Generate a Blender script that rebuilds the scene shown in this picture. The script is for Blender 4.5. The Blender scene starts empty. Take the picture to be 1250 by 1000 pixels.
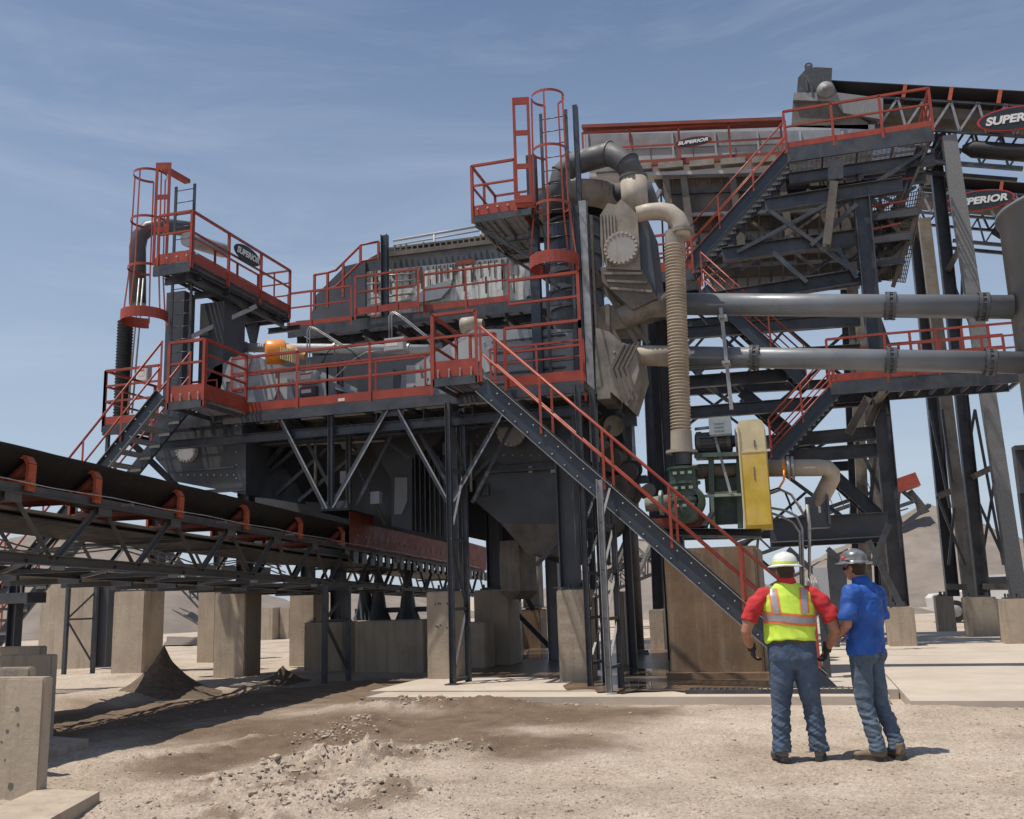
import bpy, bmesh, math, random
from mathutils import Vector as V, Matrix, noise
random.seed(7)
R = math.radians
S = bpy.context.scene
COL = S.collection
# ------------------------------------------------------------------ camera
F = 1180.0; TH = math.atan(.193); PH = R(16.3); RO = R(1.8); CAM = V((0, 0, 1.55))
cf = V((-math.sin(PH)*math.cos(TH), math.cos(PH)*math.cos(TH), math.sin(TH)))
r0 = V((math.cos(PH), math.sin(PH), 0)); u0_ = r0.cross(cf)
cr = math.cos(RO)*r0 - math.sin(RO)*u0_; cu = math.sin(RO)*r0 + math.cos(RO)*u0_
cd = bpy.data.cameras.new('camera'); co = bpy.data.objects.new('camera', cd); COL.objects.link(co)
co.matrix_world = Matrix(((cr.x, cu.x, -cf.x, CAM.x), (cr.y, cu.y, -cf.y, CAM.y), (cr.z, cu.z, -cf.z, CAM.z), (0, 0, 0, 1)))
cd.sensor_fit = 'HORIZONTAL'; cd.sensor_width = 36; cd.lens = F/1250*36; cd.clip_end = 3000; cd.clip_start = .05
S.camera = co
# ------------------------------------------------------------------ sun and sky
SD = V((-.28, -.19, .94)).normalized()               # towards the sun
el = math.asin(SD.z); az = math.atan2(SD.x, SD.y)
sl = bpy.data.lights.new('sun', 'SUN'); sl.energy = 4.5; sl.angle = R(.5); sl.color = (1, .935, .83)
so = bpy.data.objects.new('sun', sl); COL.objects.link(so); so.rotation_euler = SD.to_track_quat('Z', 'Y').to_euler()
w = bpy.data.worlds.new('World'); S.world = w; w.use_nodes = True
nt = w.node_tree; N = nt.nodes; L = nt.links; bg = N['Background']; bg.inputs[1].default_value = .112
sky = N.new('ShaderNodeTexSky'); sky.sky_type = 'NISHITA'; sky.sun_disc = False
sky.sun_elevation = el; sky.sun_rotation = az; sky.dust_density = .8; sky.ozone_density = 2.2; sky.air_density = 1.0
tc = N.new('ShaderNodeTexCoord'); mp = N.new('ShaderNodeMapping'); mp.inputs['Scale'].default_value = (1.1, 1.1, 6.5); mp.inputs['Rotation'].default_value = (.12, .2, .3)
n1 = N.new('ShaderNodeTexNoise'); n1.inputs['Scale'].default_value = 1.9; n1.inputs['Detail'].default_value = 8; n1.inputs['Roughness'].default_value = .62; n1.inputs['Distortion'].default_value = .5
rp = N.new('ShaderNodeValToRGB'); rp.color_ramp.elements[0].position = .46; rp.color_ramp.elements[0].color = (0, 0, 0, 1); rp.color_ramp.elements[1].position = .86; rp.color_ramp.elements[1].color = (.22, .22, .22, 1)
mx = N.new('ShaderNodeMixRGB'); mx.inputs[2].default_value = (8.0, 8.3, 9.0, 1)
hs = N.new('ShaderNodeHueSaturation'); hs.inputs['Saturation'].default_value = .98; hs.inputs['Value'].default_value = .95
L.new(tc.outputs['Generated'], mp.inputs[0]); L.new(mp.outputs[0], n1.inputs['Vector']); L.new(n1.outputs[0], rp.inputs[0])
L.new(sky.outputs[0], hs.inputs['Color'])
sz = N.new('ShaderNodeSeparateXYZ'); L.new(tc.outputs['Generated'], sz.inputs[0]); mr = N.new('ShaderNodeMapRange'); mr.inputs[1].default_value = -.02; mr.inputs[2].default_value = .60; mr.inputs[3].default_value = .85; mr.inputs[4].default_value = 0; L.new(sz.outputs[2], mr.inputs[0])
m2 = N.new('ShaderNodeMixRGB'); m2.inputs[2].default_value = (4.4, 5.2, 6.3, 1); L.new(mr.outputs[0], m2.inputs[0]); L.new(hs.outputs[0], m2.inputs[1]); L.new(m2.outputs[0], mx.inputs[1]); L.new(rp.outputs[0], mx.inputs[0]); L.new(mx.outputs[0], bg.inputs[0])
S.view_settings.view_transform = 'Standard'; S.view_settings.look = 'None'; S.view_settings.gamma = 1; S.view_settings.exposure = 0

# ------------------------------------------------------------------ placing helpers
def ray(a, b): return cf + cr*((a-625)/F) - cu*((b-500)/F)
def P(a, b, Y):
    d = ray(a, b); return CAM + d*(Y/d.y)
def Q(a, b, Z=0.0):
    d = ray(a, b); return CAM + d*((Z-CAM.z)/d.z)
def PX(a, b, X):
    d = ray(a, b); return CAM + d*(X/d.x)
# ------------------------------------------------------------------ materials
def newmat(n):
    m = bpy.data.materials.new(n); m.use_nodes = True; return m, m.node_tree.nodes, m.node_tree.links, m.node_tree.nodes['Principled BSDF']
def mat(name, col, rough=.55, metal=0., var=.18, scale=2.5, dust=.0, dcol=(.36, .29, .22), streak=0., scol=(.13, .09, .06), bump=.0, bscale=30., top=.0, spot=0., spcol=(.1, .07, .05)):
    m, N, L, B = newmat(name)
    g = N.new('ShaderNodeNewGeometry')
    def nz(sc, det=5, scale3=None, rg=.6, dist=0.):
        n = N.new('ShaderNodeTexNoise'); n.inputs['Scale'].default_value = sc; n.inputs['Detail'].default_value = det; n.inputs['Roughness'].default_value = rg; n.inputs['Distortion'].default_value = dist
        if scale3:
            q = N.new('ShaderNodeMapping'); q.inputs['Scale'].default_value = scale3; L.new(g.outputs['Position'], q.inputs[0]); L.new(q.outputs[0], n.inputs['Vector'])
        else: L.new(g.outputs['Position'], n.inputs['Vector'])
        return n.outputs[0]
    def ramp(s, a, b, va, vb):
        r = N.new('ShaderNodeMapRange'); r.inputs[1].default_value = a; r.inputs[2].default_value = b; r.inputs[3].default_value = va; r.inputs[4].default_value = vb; L.new(s, r.inputs[0]); return r.outputs[0]
    def mix(f, a, b, bl='MIX'):
        x = N.new('ShaderNodeMixRGB'); x.blend_type = bl
        if isinstance(f, (int, float)): x.inputs[0].default_value = f
        else: L.new(f, x.inputs[0])
        for i, q in ((1, a), (2, b)):
            if isinstance(q, tuple): x.inputs[i].default_value = (*q, 1)
            else: L.new(q, x.inputs[i])
        return x.outputs[0]
    lo = tuple(c*(1-var*1.5) for c in col); hi = tuple(min(1, c*(1+var*1.3)) for c in col)
    c = mix(ramp(nz(scale, 8), .3, .7, 0, 1), lo, hi)
    if streak: c = mix(ramp(nz(1.0, 6, (7, 7, .45), .7), .5, .72, 0, streak), c, scol)
    if spot: c = mix(ramp(nz(3.2, 6, None, .75, .4), .56, .66, 0, spot), c, spcol)
    if dust: c = mix(ramp(nz(1.1, 7, None, .7), .42, .75, 0, dust), c, dcol)
    if top:
        sx = N.new('ShaderNodeSeparateXYZ'); L.new(g.outputs['Normal'], sx.inputs[0])
        t = ramp(sx.outputs[2], .3, .95, 0, 1); k = N.new('ShaderNodeMath'); k.operation = 'MULTIPLY'; L.new(t, k.inputs[0]); L.new(ramp(nz(4, 5), .3, .7, top*.5, top), k.inputs[1])
        c = mix(k.outputs[0], c, dcol)
    L.new(c, B.inputs['Base Color'])
    L.new(ramp(nz(scale*3, 4), .3, .7, max(0, rough-.12), min(1, rough+.12)), B.inputs['Roughness']); B.inputs['Metallic'].default_value = metal
    if bump:
        b = N.new('ShaderNodeBump'); b.inputs['Strength'].default_value = bump; b.inputs['Distance'].default_value = .02; L.new(nz(bscale, 8, None, .7), b.inputs['Height']); L.new(b.outputs[0], B.inputs['Normal'])
    return m
DT = (.33, .27, .21)
STEEL = mat('dark_painted_steel', (.043, .051, .065), .42, 0, .24, 2.2, .4, (.13, .115, .10), .45, (.12, .09, .065), top=.5)
PANEL = mat('dark_steel_plate', (.062, .071, .086), .42, 0, .2, .9, .4, (.10, .09, .08), .35, (.09, .075, .06), top=.6)
STRG = mat('stair_stringer_paint', (.032, .042, .058), .4, 0, .15, 2, .25, (.1, .09, .08), top=.9)
RED = mat('red_safety_paint', (.31, .046, .024), .45, 0, .18, 3, .2, (.30, .13, .09), top=.3, spot=.35, spcol=(.20, .05, .032))
REDD = mat('red_brown_plate', (.21, .036, .02), .62, 0, .2, 1.6, .12, (.13, .05, .035), .35, (.08, .03, .02), top=.4)
GALV = mat('galvanised_steel', (.30, .31, .32), .45, .35, .2, 6, .4, DT, .3, top=.3)
GRAT = mat('walkway_grating', (.09, .09, .09), .5, .3, .2, 6, .3, DT)
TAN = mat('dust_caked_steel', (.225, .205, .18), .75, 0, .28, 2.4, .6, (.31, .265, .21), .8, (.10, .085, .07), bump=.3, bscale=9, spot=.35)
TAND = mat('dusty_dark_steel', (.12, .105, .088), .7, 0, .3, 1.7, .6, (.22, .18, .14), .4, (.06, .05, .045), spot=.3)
WHT = mat('stained_white_panel', (.62, .62, .58), .6, 0, .14, 1.8, .3, (.46, .40, .33), .95, (.08, .06, .045), spot=.7, spcol=(.16, .09, .05))
WHTC = mat('grey_white_panel', (.40, .41, .42), .55, 0, .1, 1.3, .35, (.40, .36, .31), .3, (.22, .19, .16))
GREY = mat('light_grey_plate', (.27, .285, .315), .4, 0, .15, 2, .3, DT, .3, (.14, .13, .12), top=.4)
PIPE = mat('grey_pipe_paint', (.165, .182, .205), .36, 0, .12, 1.2, .4, (.2, .18, .155), .0, top=.35)
PIPT = mat('dusty_tan_pipe', (.38, .335, .275), .6, 0, .15, 2, .4, (.40, .32, .24), .3, bump=.15)
HOSE = mat('tan_ribbed_hose', (.36, .29, .21), .75, 0, .2, 3, .4, (.42, .36, .28), bump=.3)
BLK = mat('black_rubber', (.014, .014, .015), .6, 0, .2, 2, .15, (.035, .03, .027), top=.4)
BLKM = mat('black_duct', (.085, .088, .095), .6, 0, .2, 2, .2, (.1, .09, .08), top=.35)
CONC = mat('concrete', (.44, .365, .28), .85, 0, .12, 1.6, .45, (.31, .25, .19), .75, (.25, .195, .14), bump=.45, bscale=16, spot=.4, spcol=(.27, .215, .155))
CONW = mat('wet_brown_concrete', (.23, .15, .088), .55, 0, .25, 1.3, .3, (.12, .08, .05), .75, (.33, .26, .19), bump=.25, bscale=20, spot=.3, spcol=(.40, .33, .26))
CONP = mat('pad_concrete', (.50, .43, .355), .88, 0, .1, .7, .5, (.40, .33, .26), .0, bump=.3, bscale=14, spot=.25, spcol=(.36, .29, .22))
YEL = mat('yellow_guard_paint', (.62, .42, .045), .5, 0, .12, 2.2, .5, (.60, .50, .33), .35, (.42, .28, .07))
YELP = mat('dusty_pale_yellow', (.62, .53, .31), .65, 0, .12, 3, .5, (.55, .46, .34), .3, (.40, .30, .16))
ORG = mat('orange_paint', (.80, .25, .02), .38, 0, .1, 4, .25, (.6, .42, .25), top=.25)
GRN = mat('dark_green_paint', (.035, .075, .055), .45, 0, .25, 5, .45, (.25, .24, .18), top=.6)
GRNP = mat('pale_green_paint', (.30, .38, .32), .5, 0, .15, 5, .4, DT)
BLUG = mat('blue_grey_motor_paint', (.27, .32, .35), .5, 0, .12, 5, .4, DT, top=.4)
BOLT = mat('pale_bolt_steel', (.42, .40, .37), .5, .2, .2, 9)
IDL = mat('orange_red_idler', (.42, .085, .035), .45, 0, .16, 6, .3, (.35, .18, .12), top=.2)
SIGNB = mat('dark_sign', (.02, .024, .03), .4, 0, .1, 5, .1, (.1, .1, .1))
WLET = mat('white_lettering', (.72, .72, .70), .5, 0, .05, 5, .15)
STICK = mat('white_sticker', (.65, .63, .6), .5, 0, .05, 5)
LRED = mat('red_lettering', (.5, .04, .03), .5, 0, .05, 5)
GRAVEL = mat('piled_gravel', (.205, .175, .15), .95, 0, .18, .35, .5, (.26, .21, .17), bump=1.0, bscale=2.2, spot=.3, spcol=(.17, .135, .105))
DARKD = mat('damp_sand', (.125, .09, .062), .95, 0, .3, 9, .4, (.18, .135, .095), bump=.6, bscale=30)
CLOD = mat('dried_mud_clods', (.40, .32, .245), .95, 0, .25, 12, .4, (.45, .38, .30), bump=.7, bscale=30)
WHV = mat('white_vehicle_paint', (.75, .75, .74), .3, 0, .04, 3, .2, DT)
GLS = mat('dark_glass', (.02, .025, .03), .08, 0, .1, 3)
GRASS = mat('dry_green_weed', (.10, .16, .05), .8, 0, .3, 12)
# ------------------------------------------------------------------ mesh builder
class MB:
    def __init__(s): s.v = []; s.f = []; s.sm = []; s.ch = []
    def add(s, vs, fs, smooth=False):
        n = len(s.v); s.ch.append((n, len(s.f))); s.v += [tuple(x) for x in vs]; s.f += [tuple(i+n for i in q) for q in fs]; s.sm += [smooth]*len(fs); return s
    def hexa(s, c):
        return s.add(c, [(0, 3, 2, 1), (4, 5, 6, 7), (0, 1, 5, 4), (1, 2, 6, 5), (2, 3, 7, 6), (3, 0, 4, 7)])
    def box(s, x0, x1, y0, y1, z0, z1):
        if x0 > x1: x0, x1 = x1, x0
        if y0 > y1: y0, y1 = y1, y0
        if z0 > z1: z0, z1 = z1, z0
        return s.hexa([(x0, y0, z0), (x1, y0, z0), (x1, y1, z0), (x0, y1, z0), (x0, y0, z1), (x1, y0, z1), (x1, y1, z1), (x0, y1, z1)])
    def obox(s, o, a, b, c):     # origin corner + three edge vectors
        o = V(o); return s.hexa([o, o+a, o+a+b, o+b, o+c, o+a+c, o+a+b+c, o+b+c])
    def frame(s, p0, p1, up=None):
        p0 = V(p0); p1 = V(p1); d = (p1-p0).normalized(); up = V(up) if up is not None else V((0, 0, 1))
        if abs(d.dot(up)) > .97: up = V((0, 1, 0)) if abs(d.y) < .9 else V((1, 0, 0))
        sd = d.cross(up).normalized(); u = sd.cross(d).normalized(); return p0, p1, d, sd, u
    def beam(s, p0, p1, w=.1, h=.1, up=None, kind='box', t=.012):
        p0, p1, d, sd, u = s.frame(p0, p1, up); D = p1-p0
        def bx(a0, a1, b0, b1): s.obox(p0+sd*a0+u*b0, sd*(a1-a0), D, u*(b1-b0))
        W = w/2; H = h/2
        if kind == 'box': bx(-W, W, -H, H)
        elif kind == 'I': bx(-W, W, H-t, H); bx(-W, W, -H, -H+t); bx(-t*.4, t*.4, -H+t, H-t)
        elif kind == 'H': bx(W-t, W, -H, H); bx(-W, -W+t, -H, H); bx(-W+t, W-t, -t*.4, t*.4)
        elif kind == 'C': bx(-W, -W+t, -H, H); bx(-W+t, W, H-t, H); bx(-W+t, W, -H, -H+t)
        elif kind == 'C2': bx(W-t, W, -H, H); bx(-W, W-t, H-t, H); bx(-W, W-t, -H, -H+t)
        elif kind == 'L': bx(-W, -W+t, -H, H); bx(-W+t, W, -H, -H+t)
        return s
    def ring(s, c, d, up, r, n):
        sd = d.cross(up).normalized(); u = sd.cross(d).normalized()
        return [c + sd*(r*math.cos(2*math.pi*i/n)) + u*(r*math.sin(2*math.pi*i/n)) for i in range(n)]
    def tube(s, pts, r, n=10, cap=True):
        pts = [V(p) for p in pts]; rr = r if isinstance(r, (list, tuple)) else [r]*len(pts); vs = []
        d0 = (pts[1]-pts[0]).normalized(); up = V((0, 0, 1)) if abs(d0.z) < .9 else V((0, 1, 0))
        for i, p in enumerate(pts):
            a = pts[max(0, i-1)]; b = pts[min(len(pts)-1, i+1)]; d = (b-a)
            d = d.normalized() if d.length > 1e-6 else d0
            sd = d.cross(up)
            if sd.length < .05: up = V((0, 1, 0)) if abs(d.y) < .9 else V((1, 0, 0)); sd = d.cross(up)
            up = sd.normalized().cross(d).normalized()
            vs += s.ring(p, d, up, rr[i], n)
        m = len(pts)
        s.add(vs, [(i*n+j, i*n+(j+1) % n, (i+1)*n+(j+1) % n, (i+1)*n+j) for i in range(m-1) for j in range(n)], True)
        if cap: k = len(s.v)-m*n; s.f += [tuple(k+j for j in range(n))[::-1], tuple(k+(m-1)*n+j for j in range(n))]; s.sm += [False]*2
        return s
    def lathe(s, c, ax, prof, n=24, smooth=True):   # prof: (dist along axis, radius)
        c = V(c); ax = V(ax).normalized(); up = V((0, 0, 1)) if abs(ax.z) < .9 else V((0, 1, 0)); vs = []
        for a, r in prof: vs += s.ring(c+ax*a, ax, up, max(r, 1e-4), n)
        m = len(prof); return s.add(vs, [(i*n+j, i*n+(j+1) % n, (i+1)*n+(j+1) % n, (i+1)*n+j) for i in range(m-1) for j in range(n)], smooth)
    def bolts(s, c, ax, R_, n, r=.022, h=.03, a0=0., a1=6.2832):
        c = V(c); ax = V(ax).normalized(); up = V((0, 0, 1)) if abs(ax.z) < .9 else V((0, 1, 0)); sd = ax.cross(up).normalized(); u = sd.cross(ax)
        for i in range(n):
            t = a0+(a1-a0)*i/n; q = c+sd*(R_*math.cos(t))+u*(R_*math.sin(t)); s.bolt(q, ax, r, h)
        return s
    def bolt(s, q, ax, r=.02, h=.02):
        q = V(q); ax = V(ax).normalized(); up = V((0, 0, 1)) if abs(ax.z) < .9 else V((0, 1, 0))
        a = s.ring(q, ax, up, r, 6); b = s.ring(q+ax*h, ax, up, r, 6)
        return s.add(a+b, [(i, (i+1) % 6, 6+(i+1) % 6, 6+i) for i in range(6)]+[tuple(range(6, 12))])
    def prism(s, poly, off):      # closed polygon (3D points, planar) pushed by off
        off = V(off); n = len(poly); a = [V(p) for p in poly]; b = [p+off for p in a]
        return s.add(a+b, [tuple(range(n))[::-1], tuple(range(n, 2*n))]+[(i, (i+1) % n, n+(i+1) % n, n+i) for i in range(n)])
    def each(s, name, m, parent):
        for k, (v0, f0) in enumerate(s.ch):
            v1, f1 = s.ch[k+1] if k+1 < len(s.ch) else (len(s.v), len(s.f)); q = MB(); q.v = s.v[v0:v1]; q.f = [tuple(i-v0 for i in f) for f in s.f[f0:f1]]; q.sm = s.sm[f0:f1]; q.build(name, m, parent)
    def build(s, name, m, parent=None, **kw):
        me = bpy.data.meshes.new(name); me.from_pydata(s.v, [], s.f); me.materials.append(m)
        me.polygons.foreach_set('use_smooth', s.sm); me.validate()
        bm = bmesh.new(); bm.from_mesh(me); bmesh.ops.recalc_face_normals(bm, faces=bm.faces); bm.to_mesh(me); bm.free()
        o = bpy.data.objects.new(name, me); COL.objects.link(o)
        if parent is not None: o.parent = parent
        for k, q in kw.items(): o[k] = q
        if parent is None and 'category' in kw: THINGS.append(o)
        return o
THINGS = []
def T(name, label, cat, group=None):
    o = bpy.data.objects.new(name, None); o.empty_display_size = .3; COL.objects.link(o); o['label'] = label; o['category'] = cat
    if group: o['group'] = group
    THINGS.append(o); return o
def kids(o): return [c for c in bpy.data.objects if c.parent == o]
def fin(o):
    if o.get('_f'): return
    o['_f'] = 1; ms = []
    def rec(x):
        if x.type == 'MESH': ms.append(x)
        for c in kids(x): rec(c)
    rec(o)
    pts = [v.co for m in ms for v in m.data.vertices]
    if not pts: return
    mn = V(min(p[i] for p in pts) for i in range(3)); mxx = V(max(p[i] for p in pts) for i in range(3))
    c = V(((mn.x+mxx.x)/2, (mn.y+mxx.y)/2, mn.z)); done = set()
    for m in ms:
        if m.data.name not in done: m.data.transform(Matrix.Translation(-c)); done.add(m.data.name)
    o.location = c
def dup(o, d, label=None):
    fin(o)
    def cp(x, par):
        c = x.copy(); COL.objects.link(c); c.parent = par
        for k in kids(x): cp(k, c)
        return c
    ks = list(kids(o)); c = o.copy(); COL.objects.link(c)
    for k in ks: cp(k, c)
    c.location = o.location + V(d)
    if label: c['label'] = label
    THINGS.append(c); return c
def arc(c, a, b, r, t0, t1, n=10):
    c = V(c); a = V(a); b = V(b); return [c+a*(r*math.cos(t0+(t1-t0)*i/n))+b*(r*math.sin(t0+(t1-t0)*i/n)) for i in range(n+1)]
def lerp(a, b, t): return V(a)*(1-t)+V(b)*t
UP = V((0, 0, 1)); XX = V((1, 0, 0)); YY = V((0, 1, 0))
# --- repeated building bits
def rail(par, p0, p1, h=1.1, mids=2, toe=.16, sp=1.5, m=RED, posts=None, t=.045, ends=(1, 1), out=None):
    """one straight run of guard rail standing on the line p0-p1"""
    p0 = V(p0); p1 = V(p1); D = p1-p0; n = posts if posts else max(1, round(D.length/sp))
    for i in range(n+1):
        if (i == 0 and not ends[0]) or (i == n and not ends[1]): continue
        q = lerp(p0, p1, i/n); b = MB(); b.beam(q-UP*.16, q+UP*h, t, t, D.normalized(), 'L', .008 if t < .06 else .012); b.build('post', m, par)
    MB().beam(p0+UP*h, p1+UP*h, t, t*.9).build('top_rail', m, par)
    for k in range(mids):
        z = toe + (h-toe)*(k+1)/(mids+1); MB().beam(p0+UP*z, p1+UP*z, t*.8, t*.7).build('mid_rail', m, par)
    if toe: MB().beam(p0+UP*(toe/2), p1+UP*(toe/2), .014, toe).build('toe_board', m, par)
def grating(mb, o, a, b, la, lb, sp=.05, h=.03, t=.007, csp=.25):
    """bars along unit a, spaced along unit b"""
    a = V(a).normalized(); b = V(b).normalized(); o = V(o); n = int(lb/sp)
    for i in range(n+1): mb.obox(o+b*(i*lb/max(n, 1)-t/2), a*la, b*t, UP*h)
    m = int(la/csp)
    for i in range(m+1): mb.obox(o+a*(i*la/max(m, 1)-t/2)+UP*(h*.3), a*t, b*lb, UP*(h*.4))
    return mb
def deck(par, x0, x1, y0, y1, z, edge=.2, em=STEEL, sp=.05, joists=1.0, csp=.3, along='x'):
    e = MB()
    e.beam((x0, y0, z-edge/2-.031), (x1, y0, z-edge/2-.031), .06, edge, None, 'C2'); e.beam((x0, y1, z-edge/2-.031), (x1, y1, z-edge/2-.031), .06, edge, None, 'C')
    n = max(1, round((x1-x0)/joists))
    for i in range(n+1):
        x = x0+.03+(x1-x0-.06)*i/n; e.beam((x, y0+.04, z-.1), (x, y1-.04, z-.1), .05, .1, None, 'L')
    e.build('deck_frame', em, par)
    g = MB()
    if along == 'x': grating(g, (x0, y0, z-.03), XX, YY, x1-x0, y1-y0, sp, csp=csp)
    else: grating(g, (x0, y0, z-.03), YY, XX, y1-y0, x1-x0, sp, csp=csp)
    g.build('grating', GRAT, par)
def fb(u0, v0, u1, v1, Y, d):
    um = (u0+u1)/2; vm = (v0+v1)/2
    return (P(u0, vm, Y).x, P(u1, vm, Y).x, Y, Y+d, P(um, v1, Y).z, P(um, v0, Y).z)
def stairs(par, top, bot, y0, y1, n, h=1.05, sm=STRG, sh=.30, rails=(1, 1), sp=1.35, open_top=0, posts=None, bolts=True, light=True, third=False):
    """top, bot: (x, z) of the nosing line; y0 near side, y1 far side"""
    tx, tz = top; bx, bz = bot; d = V((bx-tx, 0, bz-tz)); dn = d.normalized(); s_ = 1 if bx > tx else -1
    for k, y in enumerate((y0, y1)):
        b = MB(); kk = 'C' if (k == 0) == (s_ > 0) else 'C2'
        b.beam((tx, y, tz), (bx, y, bz), .07, sh, None, kk, .012); b.build('stringer', sm, par)
        if bolts and k == 0:
            q = MB()
            for i in range(1, n):
                c = V((tx, y-.036, tz))+d*(i/n); nn = V((-dn.z, 0, dn.x))*s_
                for o in (-.09, .07): q.bolt(c+nn*o+dn*.05, -YY, .014, .014)
            q.each('bolt', BOLT, par)
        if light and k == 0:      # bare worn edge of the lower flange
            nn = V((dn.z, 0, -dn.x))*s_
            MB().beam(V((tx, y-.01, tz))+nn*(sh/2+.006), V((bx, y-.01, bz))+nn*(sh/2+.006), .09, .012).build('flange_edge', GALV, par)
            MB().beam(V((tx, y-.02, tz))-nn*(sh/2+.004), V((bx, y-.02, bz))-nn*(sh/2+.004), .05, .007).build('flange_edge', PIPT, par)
    t = MB()
    for i in range(n):
        c = V((tx, 0, tz))+d*((i+.5)/n); grating(t, (c.x-.13, y0+.04, c.z-.01), YY, XX, y1-y0-.08, .26, .043, .035, .006, .3)
        t.box(c.x+s_*.13-.006, c.x+s_*.13+.006, y0+.04, y1-.04, c.z-.03, c.z+.03)
        for y in (y0+.045, y1-.053): t.box(c.x-.13, c.x+.13, y, y+.008, c.z-.07, c.z-.012)
    t.build('treads', GALV, par)
    for k, y in enumerate((y0, y1)):
        if not rails[k]: continue
        n2 = posts or max(2, round(d.length/sp)); o = V((tx, y, tz+.1)); tt = .045
        for i in range(n2+1):
            q = o+d*(i/n2); MB().beam(q-UP*.04, q+UP*(h-.1), tt, tt, XX, 'L', .008).build('post', RED, par)
        MB().tube([o+UP*(h-.1), o+d+UP*(h-.1)], .024, 8).build('top_rail', RED, par)
        MB().tube([o+UP*(h*.45), o+d+UP*(h*.45)], .02, 8).build('mid_rail', RED, par)
        if third: MB().tube([o+UP*(h*.16), o+d+UP*(h*.16)], .02, 8).build('mid_rail', RED, par)
def textmesh(body, size, m, parent, origin, xdir, zdir, shear=0., off=.012, ext=.004, name='lettering', spc=1.0, wide=1.0):
    cu_ = bpy.data.curves.new('t', 'FONT'); cu_.body = body; cu_.size = size; cu_.align_x = 'CENTER'; cu_.align_y = 'CENTER'; cu_.offset = off; cu_.extrude = ext; cu_.shear = shear; cu_.space_character = spc
    o = bpy.data.objects.new('t', cu_); COL.objects.link(o); dg = bpy.context.evaluated_depsgraph_get(); me = bpy.data.meshes.new_from_object(o.evaluated_get(dg)); bpy.data.objects.remove(o)
    xd = V(xdir).normalized()*wide; zd = V(zdir).normalized(); nd = V(xdir).cross(V(zdir)).normalized()
    me.transform(Matrix(((xd.x, zd.x, nd.x, origin[0]), (xd.y, zd.y, nd.y, origin[1]), (xd.z, zd.z, nd.z, origin[2]), (0, 0, 0, 1))))
    me.materials.clear(); me.materials.append(m); me.name = name
    q = bpy.data.objects.new(name, me); COL.objects.link(q); q.parent = parent; return q
def oval_sign(label, c, wid, hgt, xd=XX, tilt=0., rim=LRED, name='oval_sign', body='SUPERIOR', yoff=.03):
    """flat oval plate facing the -Y side, centre c"""
    t = T(name, label, 'sign', 'oval name signs on the plant'); c = V(c); xd = V(xd).normalized(); zd = V((0, 0, 1)); nd = xd.cross(zd).normalized()
    if rim:
        ol = [c+xd*(wid/2*1.06*math.cos(a))+zd*(hgt/2*1.12*math.sin(a)) for a in [2*math.pi*i/40 for i in range(40)]]; MB().prism(ol, -nd*.02).build('rim', rim, t)
    ol = [c+nd*.003+xd*(wid/2*math.cos(a))+zd*(hgt/2*math.sin(a)) for a in [2*math.pi*i/40 for i in range(40)]]; MB().prism(ol, -nd*.015 if not rim else nd*.01).build('plate', SIGNB, t)
    q = textmesh(body, hgt*.5, WLET, t, (0, 0, 0), (1, 0, 0), (0, 1, 0), .25, hgt*.022); xs_ = [v.co.x for v in q.data.vertices]; kx = wid*.84/(max(xs_)-min(xs_)); cx_ = (max(xs_)+min(xs_))/2; zs_ = [v.co.y for v in q.data.vertices]; cz_ = (max(zs_)+min(zs_))/2
    for v in q.data.vertices: v.co = c+nd*(.022+v.co.z)+xd*((v.co.x-cx_)*kx)+zd*(v.co.y-cz_)
    return t
# ================================================================== GROUND
def sm(a, b, x): t = min(1, max(0, (x-a)/(b-a))); return t*t*(3-2*t)
def seg(x, y, a, b):
    a = V((a[0], a[1])); b = V((b[0], b[1])); p = V((x, y)); d = b-a; t = max(0, min(1, (p-a).dot(d)/d.length_squared)); return (p-(a+d*t)).length
RG = [(Q(285, 955), Q(420, 925), .55), (Q(420, 925), Q(575, 912), .42), (Q(380, 905), Q(440, 880), .35), (Q(330, 985), Q(470, 960), .5)]
WT = [(Q(90, 880), Q(430, 836), 1.7), (Q(300, 885), Q(700, 868), 1.0), (Q(430, 850), Q(740, 866), .8), (Q(430, 880), Q(660, 905), .7), (Q(230, 930), Q(420, 890), .5), (Q(405, 905), Q(450, 885), .3)]
def gz(x, y):
    dist = math.hypot(x, y); k = 1-sm(30, 60, dist)
    p = V((x, y, 0)); z = -.05 + .035*noise.noise(p*.5)*k
    if dist < 34:
        z += .04*noise.noise(p*1.1+V((3, 1, 0))) + .02*noise.noise(p*3.3) + .012*noise.noise(p*11)+.006*noise.noise(p*26)
        for a, b, wd in RG:
            d = seg(x, y, a, b)
            if d < wd*2:
                f = 1-sm(wd*.3, wd*1.9, d); z += f*.5*(.01+.22*abs(noise.noise(p*2.2))+.13*abs(noise.noise(p*5+V((5, 5, 0))))+.15*abs(noise.noise(p*9+V((9, 2, 0))))+.09*noise.noise(p*19))
        d = seg(x, y, Q(470, 862), Q(690, 852)); 
        if d < 1.2: z += (1-sm(.1, 1.2, d))*(.05+.11*abs(noise.noise(p*3.3))+.07*abs(noise.noise(p*8))+.05*abs(noise.noise(p*17)))
        d = seg(x, y, Q(150, 930), Q(330, 900))
        if d < .8: z += (1-sm(.1, .8, d))*(.02+.09*abs(noise.noise(p*3.9))+.05*abs(noise.noise(p*10)))
        d = seg(x, y, Q(90, 855), Q(250, 835))
        if d < 1.6: z += (1-sm(.2, 1.6, d))*.14
        if y > 14.3 and x > -6.9: z = min(z, -.06)-.05*sm(14.5, 14.9, y)
        elif y > 15.5: z -= .02
    return z
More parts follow.
